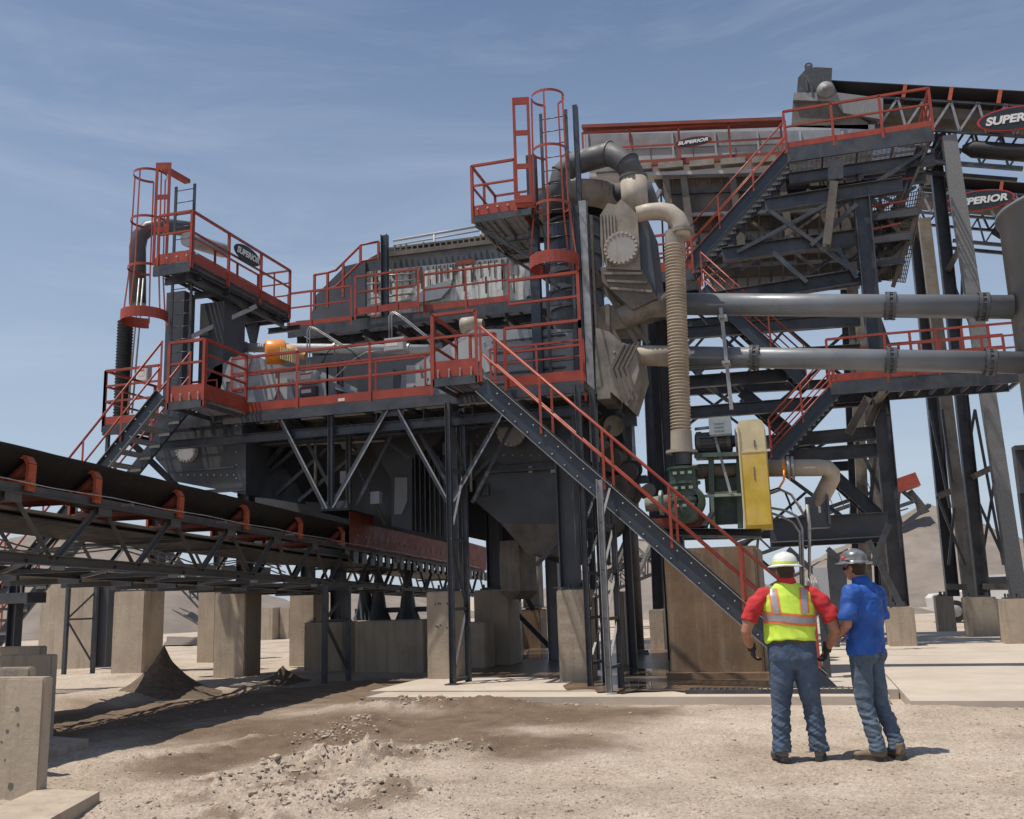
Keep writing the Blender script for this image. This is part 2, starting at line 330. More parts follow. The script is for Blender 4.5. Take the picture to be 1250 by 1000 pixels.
def grid_lines(a0, a1, st, lo, hi):
    xs = [a0+st*i for i in range(int((a1-a0)/st)+1)]; s_ = st; x = a0; L_ = []
    while x > lo: s_ *= 1.22; x -= s_; L_.append(max(x, lo))
    s_ = st; x = xs[-1]; H_ = []
    while x < hi: s_ *= 1.22; x += s_; H_.append(min(x, hi))
    return L_[::-1]+xs+H_
gx = grid_lines(-10.5, 5.5, .042, -900, 900)
ga = [6.2+.038*i for i in range(180)]; gb = [13.0+.085*i for i in range(1, 100)]
gy = [-400, -100, -20, 0, 3, 4.5, 5.4]+ga+gb; s_ = .085; x = gy[-1]
while x < 1500: s_ *= 1.22; x += s_; gy.append(x)
nx = len(gx); gv = []; wet = []
for y in gy:
    for x in gx:
        gv.append((x, y, gz(x, y))); ww = 0
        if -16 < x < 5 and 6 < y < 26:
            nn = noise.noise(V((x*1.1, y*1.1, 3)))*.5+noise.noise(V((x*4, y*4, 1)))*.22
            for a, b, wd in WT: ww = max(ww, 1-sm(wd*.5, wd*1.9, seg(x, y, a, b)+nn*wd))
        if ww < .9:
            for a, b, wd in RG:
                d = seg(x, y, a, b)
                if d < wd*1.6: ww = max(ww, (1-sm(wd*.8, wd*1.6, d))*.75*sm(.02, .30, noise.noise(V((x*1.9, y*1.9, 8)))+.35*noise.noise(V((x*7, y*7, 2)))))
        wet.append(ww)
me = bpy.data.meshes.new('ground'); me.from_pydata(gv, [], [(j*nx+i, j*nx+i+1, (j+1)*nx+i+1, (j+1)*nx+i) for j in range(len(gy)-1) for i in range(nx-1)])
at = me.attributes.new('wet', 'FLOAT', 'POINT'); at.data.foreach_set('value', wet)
me.polygons.foreach_set('use_smooth', [True]*len(me.polygons))
m, N, L, B = newmat('dry_dirt')
def nz_(sc, det, rg=.65):
    n = N.new('ShaderNodeTexNoise'); n.inputs['Scale'].default_value = sc; n.inputs['Detail'].default_value = det; n.inputs['Roughness'].default_value = rg; L.new(gg.outputs['Position'], n.inputs['Vector']); return n.outputs[0]
gg = N.new('ShaderNodeNewGeometry')
def cr_(s, *st):
    r = N.new('ShaderNodeValToRGB'); e = r.color_ramp.elements
    while len(e) < len(st): e.new(.5)
    for q, (p, c) in zip(e, st): q.position = p; q.color = (*c, 1)
    L.new(s, r.inputs[0]); return r.outputs[0]
def mixc(f, a, b, bl='MIX'):
    x = N.new('ShaderNodeMixRGB'); x.blend_type = bl
    if isinstance(f, float): x.inputs[0].default_value = f
    else: L.new(f, x.inputs[0])
    for i, q in ((1, a), (2, b)):
        if isinstance(q, tuple): x.inputs[i].default_value = (*q, 1)
        else: L.new(q, x.inputs[i])
    return x.outputs[0]
c1 = cr_(nz_(.55, 10), (.30, (.36, .29, .225)), (.5, (.52, .435, .35)), (.70, (.64, .55, .46)))
c2 = cr_(nz_(22, 8, .8), (.3, (.48, .45, .42)), (.52, (1, 1, 1)), (.75, (1.2, 1.18, 1.14)))
c = mixc(1.0, c1, c2, 'MULTIPLY')
vo = N.new('ShaderNodeTexVoronoi'); vo.inputs['Scale'].default_value = 38; L.new(gg.outputs['Position'], vo.inputs['Vector'])
c = mixc(.42, c, mixc(1.0, c, cr_(vo.outputs['Distance'], (.1, (1.25, 1.22, 1.2)), (.6, (.62, .6, .58))), 'MULTIPLY'))
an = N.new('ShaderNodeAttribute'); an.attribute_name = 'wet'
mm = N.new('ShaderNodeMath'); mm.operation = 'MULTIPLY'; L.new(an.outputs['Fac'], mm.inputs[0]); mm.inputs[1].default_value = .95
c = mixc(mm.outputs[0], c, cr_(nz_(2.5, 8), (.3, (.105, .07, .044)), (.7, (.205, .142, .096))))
L.new(c, B.inputs['Base Color']); B.inputs['Roughness'].default_value = .93; B.inputs['Specular IOR Level'].default_value = .25
b1 = N.new('ShaderNodeBump'); b1.inputs['Strength'].default_value = .8; b1.inputs['Distance'].default_value = .03; L.new(nz_(14, 12, .78), b1.inputs['Height'])
b2 = N.new('ShaderNodeBump'); b2.inputs['Strength'].default_value = .45; b2.inputs['Distance'].default_value = .012; L.new(vo.outputs['Distance'], b2.inputs['Height']); b2.invert = True; L.new(b1.outputs[0], b2.inputs['Normal']); L.new(b2.outputs[0], B.inputs['Normal'])
DIRT = m; me.materials.append(m); go = bpy.data.objects.new('ground', me); COL.objects.link(go); go['kind'] = 'structure'
# concrete pad under the plant, with joints
pd = MB()
for (x0, x1, y0, y1) in ((-7.3, -2.62, 15.75, 34), (-2.6, 1.18, 15.75, 22.98), (1.2, 5.58, 14.2, 22.98), (5.6, 30, 14.2, 22.98), (-2.6, 5.58, 23, 34), (5.6, 30, 23, 34)):
    pd.box(x0, x1, y0, y1, -.3, .03)
o = pd.build('concrete_pad', CONP); o['kind'] = 'structure'
o = MB().box(-7.0, 1.0, 14.94, 15.74, -.3, .012).build('pavement_apron', CONP); o['kind'] = 'structure'
def rock(mb, c, r, seed, flat=.65, smooth=False):
    bm = bmesh.new(); bmesh.ops.create_icosphere(bm, subdivisions=1, radius=1)
    q = V((seed*3.1, seed*1.7, seed)); rz = Matrix.Rotation(seed*2.3, 3, 'Z')
    vs = [V(c)+rz@V((v.co.x*r, v.co.y*r*.8, v.co.z*r*flat))*(1+.85*noise.noise(v.co*1.9+q)) for v in bm.verts]
    mb.add(vs, [tuple(v.index for v in f.verts) for f in bm.faces], smooth); bm.free()
bm_ = bmesh.new(); bmesh.ops.create_icosphere(bm_, subdivisions=1, radius=1); ICV = [v.co.copy() for v in bm_.verts]; ICF = [tuple(v.index for v in f.verts) for f in bm_.faces]; bm_.free()
st = MB()
for i in range(5200):
    u = random.uniform(-30, 1280); v = 1000-(random.random()**1.3)*165+8; p = Q(u, v)
    if p.y > 14.8: continue
    r = random.uniform(.004, .011)*(1 if random.random() < .93 else 2.4)
    s3 = [random.uniform(.6, 1.2) for _ in range(3)]; k = random.random()*6
    st.add([(p.x+(a.x*math.cos(k)-a.y*math.sin(k))*r*s3[0], p.y+(a.x*math.sin(k)+a.y*math.cos(k))*r*s3[1], gz(p.x, p.y)+r*.2+a.z*r*s3[2]*.7) for a in ICV], ICF)
o = st.build('loose_stones', DIRT); o['kind'] = 'stuff'; o['label'] = 'small loose stones strewn over the dry dirt'; o['category'] = 'stones'
cl = MB()
for a, b, wd in RG:
    for i in range(300):
        p = lerp(a, b, random.random())+V((random.gauss(0, wd*.5), random.gauss(0, wd*.5), 0)); r = random.uniform(.008, .03)*(1 if random.random() < .92 else 2.2)
        rock(cl, (p.x, p.y, gz(p.x, p.y)+r*.0), r, random.random()*50)
for i in range(160):
    p = lerp(Q(470, 862), Q(690, 852), random.random())+V((random.gauss(0, .3), random.gauss(0, .3), 0)); r = random.uniform(.01, .045); rock(cl, (p.x, p.y, gz(p.x, p.y)+r*.15), r, random.random()*50)
o = cl.build('mud_clods', DIRT); o['kind'] = 'stuff'; o['label'] = 'crumbly lumps of dried mud heaped in ragged ridges'; o['category'] = 'mud'
# puddles on the pad
m, N, L, B = newmat('shallow_water'); B.inputs['Base Color'].default_value = (.10, .085, .065, 1); B.inputs['Roughness'].default_value = .04; B.inputs['Specular IOR Level'].default_value = .8
n = N.new('ShaderNodeTexNoise'); n.inputs['Scale'].default_value = 9; bb = N.new('ShaderNodeBump'); bb.inputs['Strength'].default_value = .04; L.new(n.outputs[0], bb.inputs['Height']); L.new(bb.outputs[0], B.inputs['Normal']); WATER = m
m, N, L, B = newmat('wet_and_shade_film'); gg = N.new('ShaderNodeNewGeometry'); L.new(cr_(nz_(1.6, 8), (.35, (.10, .062, .036)), (.65, (.21, .14, .09))), B.inputs['Base Color']); B.inputs['Roughness'].default_value = .32; WETSHADE = m
def blob(name, pts, z, m_, wob=.15):
    c = sum((V(p) for p in pts), V())/len(pts); out = []
    for i in range(len(pts)):
        a = V(pts[i]); b = V(pts[(i+1) % len(pts)])
        for k in range(8):
            p = lerp(a, b, k/8); d = (p-c); p = c+d*(1+wob*noise.noise(p*2.3)+wob*.5*noise.noise(p*6)); out.append((p.x, p.y, z))
    o = MB().add(out, [tuple(range(len(out)))]).build(name, m_); return o
for i, pts in enumerate([[Q(690, 843), Q(760, 848), Q(860, 847), Q(960, 843), Q(1000, 832), Q(950, 805), Q(800, 780), Q(735, 782), Q(700, 815)], [Q(560, 826), Q(690, 830), Q(720, 800), Q(700, 780), Q(610, 778), Q(570, 800)]]):  # first patch is wet pad; second also paints in shade under the plant
    o = blob('wet_and_shade_patch', pts, .034, WETSHADE, .08); o['kind'] = 'structure'
for i, pts in enumerate([[Q(755, 843), Q(812, 844), Q(818, 836), Q(765, 834)], [Q(765, 826), Q(812, 828), Q(820, 820), Q(772, 818)], [Q(622, 806), Q(640, 806), Q(640, 790), Q(626, 786)], [Q(200, 788), Q(250, 787), Q(262, 778), Q(205, 777)], [Q(640, 806), Q(676, 806), Q(680, 796), Q(644, 796)]]):
    o = blob('puddle_water', pts, .038 if i != 3 else .0, WATER, .12); o['kind'] = 'structure'
# drain grate along the pad edge
t = T('drain_grate', 'steel bar drain grate set in the pad edge in front of the brown concrete block', 'drain grate')
g = MB(); a = Q(842, 846); b = Q(935, 846); grating(g, (a.x, 15.35, .032), YY, XX, .5, 2.7, .09, .03, .02, .25); g.build('grating', STEEL, t)
MB().box(a.x-.03, a.x+2.74, 15.3, 15.34, .0, .07).build('frame', STEEL, t)
# ================================================================== GRAVEL HEAPS AND FAR THINGS
def heap(name, label, cat, c, r, h, m_, seed, n=110, rings=44, amp=.09, group=None, peaked=.12, z0=-.2):
    vs = [(c[0], c[1], h)]; fs = []
    for k in range(1, rings+1):
        f = k/rings
        for i in range(n):
            a = 2*math.pi*i/n; rr = r*f*(1+.10*noise.noise(V((math.cos(a)*1.5, math.sin(a)*1.5, seed)))); q = V((math.cos(a)*rr, math.sin(a)*rr, 0))
            z = z0+(h-z0)*(1-f**(1+peaked*2))+h*amp*noise.noise(V((q.x/r*5, q.y/r*5, seed)))*min(1, f*3)*(1-f*.5)+h*amp*.3*noise.noise(V((q.x/r*18, q.y/r*18, seed)))
            vs.append((c[0]+q.x, c[1]+q.y, z))
    for i in range(n): fs.append((0, 1+i, 1+(i+1) % n))
    for k in range(rings-1):
        for i in range(n): a = 1+k*n; fs.append((a+i, a+n+i, a+n+(i+1) % n, a+(i+1) % n))
    kw = dict(label=label, category=cat)
    if group: kw['group'] = group
    o = MB().add(vs, fs, True).build(name, m_, None, **kw); return o
def heap_at(label, u, vtop, Y, wr, seed, **k):
    p = P(u, vtop, Y); return heap('gravel_pile', label, 'gravel pile', (p.x, p.y), wr, p.z, GRAVEL, seed, group='gravel piles behind the plant', **k)
heap_at('tall grey gravel pile with peak under the raised conveyor tip at right', 1133, 614, 88, 17, 1, peaked=.0)
heap_at('broad low gravel bank seen under the long truss at far left', 60, 652, 62, 22, 2)
heap_at('gravel pile seen between the steel posts left of the brown concrete block', 792, 655, 70, 12, 3, peaked=.02)
heap_at('low gravel slope visible behind the two workers', 960, 716, 60, 8, 4)
heap_at('far gravel heap behind the columns at the right edge', 1290, 668, 105, 24, 5)
heap_at('low gravel ridge behind the concrete piers left of centre', 440, 716, 75, 12, 6)
# raised stacker conveyor over the far pile
t = T('stacker_conveyor', 'distant raised conveyor with red head end above the tall gravel pile', 'conveyor')
a = P(905, 684, 84); b = P(1116, 612, 84); d = (b-a); l = MB(); up = V((-d.z, 0, d.x)).normalized()
for y in (-.6, .6):
    for hh in (0, 1.35): l.beam(a+YY*y+up*hh, b+YY*y+up*hh, .24, .24)
    for i in range(22):
        p = lerp(a, b, i/22)+YY*y; q = lerp(a, b, (i+1)/22)+YY*y; l.beam(p+up*(1.35 if i % 2 else 0), q+up*(0 if i % 2 else 1.35), .16, .16)
l.build('truss', STEEL, t); MB().beam(a+up*1.75, b+up*1.75, 1.0, .25).build('belt', BLK, t)
dn = d.normalized(); e = MB(); e.obox(lerp(a, b, .93)+YY*-.8+up*1.0, dn*(d.length*.13), YY*1.6, up*1.1); e.build('head_housing', REDD if 0 else RED, t)
l = MB()
for i in range(14): l.beam(lerp(a, b, .1)+YY*-.62+up*(-.05), lerp(a, b, .95)+YY*-.62+up*(-.4), .1, .1) if i == 0 else l.beam(lerp(a, b, .2+i*.055)+YY*-.7+up*1.4, lerp(a, b, .2+i*.055)+YY*-.7+up*2.6, .06, .06)
l.build('catwalk', STEEL, t)
h_ = b+up*.9; MB().tube([h_+V((0, 0, 0)), h_+V((.6, 0, -1.0)), h_+V((.9, 0, -1.9))], [.25, .3, .5], 7).build('falling_gravel', GRAVEL, t)
# dark strip of conveyor foot on the pile slope
t = T('radial_conveyor_frame', 'dark ladder like frame lying up the left slope of the tall gravel pile', 'conveyor frame')
a = P(1096, 646, 70); b = P(1133, 618, 70); l = MB()
for o_ in (-.5, .5): l.beam(a+YY*o_, b+YY*o_, .35, .3)
for i in range(6): p = lerp(a, b, i/5); l.beam(p-YY*.5, p+YY*.5, .25, .2)
l.build('frame', STEEL, t)
# far inclined conveyors
def far_conv(label, u0, v0, u1, v1, Y, h, seg_=10, mm_=STEEL, n='far_conveyor'):
    t = T(n, label, 'conveyor', 'small conveyors in the distance'); a = P(u0, v0, Y); b = P(u1, v1, Y); d = b-a; up = V((-d.z, 0, d.x)).normalized()
    if up.z < 0: up = -up
    l = MB()
    for y in (-.4, .4):
        for hh in (0, h): l.beam(a+YY*y+up*hh, b+YY*y+up*hh, .1, .1)
        for i in range(seg_): l.beam(lerp(a, b, i/seg_)+YY*y+up*(h if i % 2 else 0), lerp(a, b, (i+1)/seg_)+YY*y+up*(0 if i % 2 else h), .06, .06)
    l.build('truss', mm_, t); MB().beam(a+up*(h+.12), b+up*(h+.12), .8, .12).build('belt', BLK, t); return t
far_conv('small dark conveyor climbing right between the posts and the brown block', 690, 745, 806, 697, 46, .8, 14)
far_conv('steep grey conveyor truss seen left of the round standpipe', 771, 720, 806, 640, 44, 1.0, 8, GALV)
far_conv('low dark conveyor running down behind the piers at far left', 250, 745, 196, 688, 55, .8, 8)
far_conv('thin distant conveyor climbing right beside the square chute behind the workers', 985, 668, 1075, 640, 90, 1.1, 12)
# white pickup parked far right, mostly behind a leg
t = T('pickup_truck', 'white pickup truck parked behind the far right tower legs', 'truck'); c = Q(1222, 757); X0 = c.x; Y0 = c.y; b = MB()
prof = [(-2.6, .45), (-2.65, .95), (-2.5, 1.1), (-1.35, 1.18), (-.75, 1.78), (.75, 1.82), (1.05, 1.2), (2.75, 1.18), (2.8, .45)]
b.prism([(X0+x, Y0-.9, z) for x, z in prof], YY*1.8); b.build('body', WHV, t)
b = MB(); b.prism([(X0+x, Y0-.905, z) for x, z in ((-1.2, 1.2), (-.72, 1.7), (.62, 1.72), (.85, 1.22))], YY*.01); b.build('window', GLS, t)
for x in (-1.75, 1.75):
    for y in (-.92, .68): w_ = MB().lathe((X0+x, Y0+y, .42), YY, [(0, .05), (0, .42), (.24, .42), (.24, .05)], 20, False).build('wheel', BLK, t); MB().lathe((X0+x, Y0+y-.01, .42), YY, [(0, .001), (0, .23), (.02, .24)], 14).build('rim', GALV, w_)
# weeds
def weed(label, u, v, n, s_):
    p = Q(u, v); b = MB()
    for i in range(n):
        a = random.random()*6.28; r = random.random()*s_; h = random.uniform(.5, 1)*s_*.8; q = V((p.x+r*math.cos(a), p.y+r*math.sin(a), -.05)); e = q+V((random.gauss(0, s_*.2), random.gauss(0, s_*.2), h)); sd = V((.02, .01, 0))*(1+s_)
        b.add([q-sd, q+sd, e], [(0, 1, 2)]); b.add([e-sd*2, e+UP*.05*s_, e+sd*2, e-UP*.04*s_], [(0, 1, 2, 3)])
    b.build('weed_tuft', GRASS, None, label=label, category='weed', group='weeds growing near the piers')
weed('green weed tuft in front of a low concrete curb behind the left piers', 236, 762, 160, .9)
weed('green weed tuft far behind, right of the round standpipe', 793, 737, 160, 1.3)
t = MB(); a = Q(206, 756); b = Q(250, 756); t.box(a.x, b.x, a.y, a.y+.6, 0, .6); t.build('concrete_curb', CONC, None, label='low concrete curb behind the left piers', category='curb')
# ================================================================== CONCRETE PIERS
def conc_box(x0, x1, y0, y1, z0, z1, m_, bev=.02, cuts=None):
    bm = bmesh.new(); bmesh.ops.create_cube(bm, size=1)
    for v in bm.verts: v.co = V(((x0+x1)/2+v.co.x*(x1-x0), (y0+y1)/2+v.co.y*(y1-y0), (z0+z1)/2+v.co.z*(z1-z0)))
    bmesh.ops.bevel(bm, geom=bm.edges[:]+bm.verts[:], offset=bev, segments=2, affect='EDGES')
    mb = MB(); bm.verts.ensure_lookup_table(); mb.add([v.co for v in bm.verts], [tuple(v.index for v in f.verts) for f in bm.faces]); bm.free(); return mb
def pier(label, u0, u1, vb, vt, dep=1.1, m_=CONC, plate=True, Y=None, group='concrete piers under the plant', holes=0, name='concrete_pier', z0=-.25):
    if Y is None: Y = Q((u0+u1)/2, vb, .03).y
    dep *= .55; vm = (vb+vt)/2; x0 = P(u0, vm, Y).x; x1 = P(u1, vm, Y).x; zt = P((u0+u1)/2, vt, Y).z
    if not plate and not holes:
        o = conc_box(x0, x1, Y, Y+dep, z0, zt, m_).build(name, m_, None, label=label, category='concrete pier', group=group); o['_d'] = (x0, x1, Y, zt); return (x0, x1, Y, zt)
    t = T(name, label, 'concrete pier', group); conc_box(x0, x1, Y, Y+dep, z0, zt, m_).build('block', m_, t)
    if plate:
        b = MB(); b.box(x0+.12, x1-.12, Y+.12, Y+dep-.12, zt+.001, zt+.035)
        for sx in (x0+.2, x1-.2):
            for sy in (Y+.17, Y+dep-.17): b.bolt((sx, sy, zt+.036), UP, .025, .09)
        b.build('base_plate', STEEL, t)
    if holes:
        b = MB()
        for i in range(holes): b.lathe((random.uniform(x0+.1, x1-.1), Y-.002, zt-random.uniform(.1, .7)), -YY, [(0, .022), (.003, .02), (.003, .001)], 9)
        b.each('form_tie_mark', TAND, t)
    return (x0, x1, Y, zt)
PR = {}
PR['a'] = pier('concrete pier left of the tall dirt cone, striped by truss shadows', 137, 175, 818, 722, 1.5)
PR['b'] = pier('concrete pier right of the tall dirt cone, sunlit left half', 261, 299, 821, 724, 1.3)
PR['c'] = pier('shaded concrete pier standing close behind the sunlit one right of the dirt cone', 241, 262, 804, 720, 1.3)
PR['d'] = pier('large pale concrete pier at far left, behind the thin steel trestle', 48, 117, 812, 700, 2.4, plate=False)
PR['e'] = pier('small far concrete pier between the dirt cone pier and the shaded wide one', 317, 333, 779, 742, 1.4, plate=False)
PR['e2'] = pier('small far concrete pier right beside another small one, left of centre', 341, 353, 778, 742, 1.4, plate=False)
PR['f'] = pier('tall shaded concrete pier left of the pair of conveyor support legs', 353, 383, 808, 724, 1.6)
PR['g'] = pier('low shaded concrete pier behind the conveyor support legs', 371, 418, 814, 760, 1.6)
PR['h'] = pier('long low shaded concrete wall under the conveyor tail', 433, 517, 815, 758, 2.2, plate=False)
PR['i'] = pier('concrete pier behind the front post pair, pocked with small form holes', 521, 556, 829, 722, 1.3, holes=9)
PR['i2'] = pier('shaded low concrete pier just right of the front post pair', 562, 592, 816, 760, 1.3, plate=False)
PR['j'] = pier('big shaded concrete pier beneath the hanging dark hopper', 579, 622, 812, 720, 1.6)
PR['k'] = pier('far concrete pier with rust stained face carrying a tan leg', 636, 660, 792, 744, 1.4, CONW)
PR['l'] = pier('concrete pier with bold diagonal shadow left of the lattice legs', 681, 717, 832, 720, 1.4)
PR['m'] = pier('narrow shaded concrete pier between lattice legs and round standpipe', 752, 763, 812, 722, 1.3, plate=False)
PR['n'] = pier('pale low concrete pier left of the brown wet block', 793, 811, 793, 744, 1.2, plate=False)
PR['p'] = pier('concrete pier footing of the main stair column behind the man in blue', 1084, 1118, 789, 741, 1.3)
PR['p2'] = pier('concrete pier footing in the shade behind the two workers', 1032, 1052, 776, 742, 1.3, plate=False)
PR['q'] = pier('left concrete footing of the tower leg row at right', 1144, 1166, 770, 727, 1.3)
PR['r'] = pier('middle concrete footing of the tower leg row at right', 1180, 1219, 777, 729, 1.3)
PR['s'] = pier('concrete footing at the right edge of the picture', 1225, 1262, 786, 731, 1.3)
# large brown block under the pump
Y0 = Q(870, 832, .03).y; Y0 = 17.7
t = T('pump_plinth', 'tall brown wet concrete block under the green pump', 'concrete plinth')
bx0, bx1, zt = P(815, 760, Y0).x, P(931, 760, Y0).x, P(870, 668, Y0).z; PL = (bx0, bx1, Y0, zt)
conc_box(bx0, bx1, Y0, Y0+2.3, -.2, zt, CONW, .03).build('block', CONW, t)
conc_box(bx0-.05, bx1+.2, Y0-.16, Y0-.004, -.2, .14, CONW, .015).build('footing_step', CONW, t)
MB().box(P(922, 700, Y0).x, P(923, 700, Y0).x, Y0-.003, Y0+.01, 0, zt-.03).build('form_joint', DARKD, t)
# foreground blocks, left edge
t = T('concrete_block', 'large foreground concrete block with dark round marks at the left edge', 'concrete block', 'foreground concrete blocks')
c = Q(45, 977, -.03); z = P(50, 827, c.y).z; conc_box(-9.2, c.x, c.y, c.y+.12, -.2, z, CONC, .015).build('block', CONC, t)
b = MB()
for u, v, r in ((21, 866, .038), (22, 885, .025), (9, 893, .032), (13, 960, .05), (6, 928, .02), (2, 906, .02)):
    p = P(u, v, c.y); k = 14; pts = []
    for i in range(k): a = 6.283*i/k; rr = .6*r*(1+.3*noise.noise(V((math.cos(a)*2, math.sin(a)*2, u)))); pts.append((p.x+rr*math.cos(a), c.y-.0015, p.z+rr*math.sin(a)))
    b.add(pts, [tuple(range(k))])
b.each('tie_hole_mark', TAND, t)
c2 = Q(57, 905, -.03); z = P(60, 799, c2.y).z; FB2 = c2
conc_box(-12.5, c2.x, c2.y, c2.y+.12, -.2, z, CONC, .015).build('concrete_block', CONC, None, label='second foreground concrete block, just behind the one with round marks', category='concrete block', group='foreground concrete blocks')
c3 = Q(44, 880, -.03); z = P(40, 789, c3.y).z
conc_box(-15, c3.x, c3.y, c3.y+.15, -.2, z, CONC, .015).build('concrete_block', CONC, None, label='thin topmost sliver of concrete block at left edge under the steel post', category='concrete block', group='foreground concrete blocks')
z = P(20, 815, c.y+.9).z; x = P(35, 830, c.y+.9).x
conc_box(-10, x, c.y+.9, c.y+1.0, -.2, z, CONC, .015).build('concrete_block', CONC, None, label='low concrete block squeezed between the two large foreground ones', category='concrete block', group='foreground concrete blocks')
def ground_slab(label, pts, th=.12):
    top = [Q(u, v, .05) for u, v in pts]; MB().prism([(p.x, p.y, .05) for p in top], (0, 0, -th-.1)).build('footing_slab', CONC, None, label=label, category='footing slab', group='footing slabs on the dirt')
ground_slab('flat concrete slab along the foot of the large foreground block', [(-60, 1010), (48, 962), (122, 966), (20, 1022)])
ground_slab('small concrete slab sticking out beside the second foreground block', [(40, 918), (56, 898), (108, 902), (70, 916)])
# ================================================================== DIRT CONES
def cone_at(label, u, vt, vb, r, seed):
    p = Q(u, vb, -.05); z = P(u, vt, p.y).z
    vs = []; n = 48; K = 16
    for k in range(K+1):
        f = k/K; rr = r*(f*.42+.58*f**3.2); zz = -.1+(z+.1)*(1-f)**1.12*(1-.0*f)
        for i in range(n):
            a = 6.2832*i/n; q = rr*(1+.06*noise.noise(V((math.cos(a)*2, math.sin(a)*2, seed+k*.15)))); vs.append((p.x+q*math.cos(a), p.y+q*math.sin(a), zz+.035*noise.noise(V((math.cos(a)*rr*7, math.sin(a)*rr*7, seed)))*min(1, f*4)))
    fs = [(k*n+i, k*n+(i+1) % n, (k+1)*n+(i+1) % n, (k+1)*n+i) for k in range(K) for i in range(n)]
    MB().add(vs, fs, True).build('dirt_cone', DARKD, None, label=label, category='dirt pile', group='cones of spilled dirt')
cone_at('tall pointed cone of dark spilled sand under the conveyor', 198, 787, 848, 1.25, 1)
cone_at('smaller blunt cone of dark spilled sand right of the tall one', 345, 812, 832, .8, 2)
# ================================================================== FOREGROUND CONVEYOR (runs nearly along Y)
L0 = V((-8.75, 9.0, 0)); 
pA = ray(0, 686)*1.0; s_ = 10.9/pA.dot(cf); LA = CAM+pA*s_
pB = ray(395, 714); s_ = 19.8/pB.dot(cf); LB = CAM+pB*s_
dc = (LB-LA); cdir = dc.normalized(); cup = V((0, 0, 1)); cup = (cup-cdir*cup.dot(cdir)).normalized(); csd = cdir.cross(cup).normalized()   # csd points to +X (near side)
def CV(s, a, h): return LA+cdir*s+csd*a+cup*h          # along, across (negative = far side), up
Lc = dc.length; SE = Lc*2.55; S0 = -3.0; WD = 1.8; HT = .86
t = T('belt_conveyor', 'long dark truss conveyor with black belt crossing the left foreground', 'conveyor'); CT = t
TRUS = mat('dull_grey_truss_paint', (.085, .085, .085), .55, 0, .2, 3, .4, (.16, .14, .12), .3, top=.5)
for a, nm in ((0, 'near'), (-WD, 'far')):
    for hh in (.06, HT): b = MB(); b.beam(CV(S0, a, hh), CV(SE, a, hh), .09, .125, cup, 'L' if hh > .5 else 'C', .012); b.build('truss_chord', TRUS, t)
seg_l = 1.74; k = 0; s = S0+.5; b = MB(); bb = MB()
while s < SE-.7:
    for a, mb_ in ((-.03, b), (-WD+.03, bb)):
        mb_.beam(CV(s, a, .1), CV(s+.82, a, HT-.04), .06, .065, cup, 'L', .008); mb_.beam(CV(s+.92, a, HT-.04), CV(s+1.68, a, .1), .06, .065, cup, 'L', .008)
    b.obox(CV(s+.73, .008, HT-.17), cdir*.28, csd*.01, cup*.12)
    s += seg_l
b.build('truss_diagonals', TRUS, t); bb.build('truss_diagonals', STEEL, t)
b = MB(); s = S0
while s < SE:
    b.beam(CV(s, 0, .03), CV(s, -WD, .03), .06, .06, cup, 'L'); b.beam(CV(s, 0, .03), CV(s+1.74, -WD, .03), .045, .045, cup, 'L')
    if int(s*10) % 3 == 0: b.beam(CV(s, 0, .52), CV(s, -WD, .52), .05, .05, cup, 'L')
    s += 1.74
b.build('cross_braces', STEEL, t)
# bracket brightening plates on the bottom chord
b = MB()
for i in range(9): b.obox(CV(.9+i*2.6, -.02, -.05), cdir*.16, csd*.07, cup*.045)
b.each('clip_plate', GALV, t)
# pans: covered deck between carry and return belt
b = MB(); b.obox(CV(S0, -.12, .62), cdir*(SE-S0), csd*-(WD-.24), cup*.04); b.build('deck_pan', TAND, t)
b = MB(); b.obox(CV(S0, -.15, .56), cdir*(SE-S0-.8), csd*-(WD-.3), cup*.018); b.build('return_belt', BLK, t)
# carry belt: troughed
sec = [(.04, 1.43), (-.34, 1.13), (-WD+.34, 1.13), (-WD-.04, 1.43)]
b = MB(); n = 70
vs = []
for i in range(n+1):
    s = S0+(SE-S0-.3)*i/n; sag = .003*math.sin(i*1.7)
    for a, h in sec: vs.append(CV(s, a, h-.10+sag))
    for a, h in sec[::-1]: vs.append(CV(s, a, h-.085+sag))
b.add(vs, [(i*8+j, i*8+(j+1) % 8, (i+1)*8+(j+1) % 8, (i+1)*8+j) for i in range(n) for j in range(8)]+[tuple(range(8)), tuple(n*8+j for j in range(8))]); b.build('belt', BLK, t)
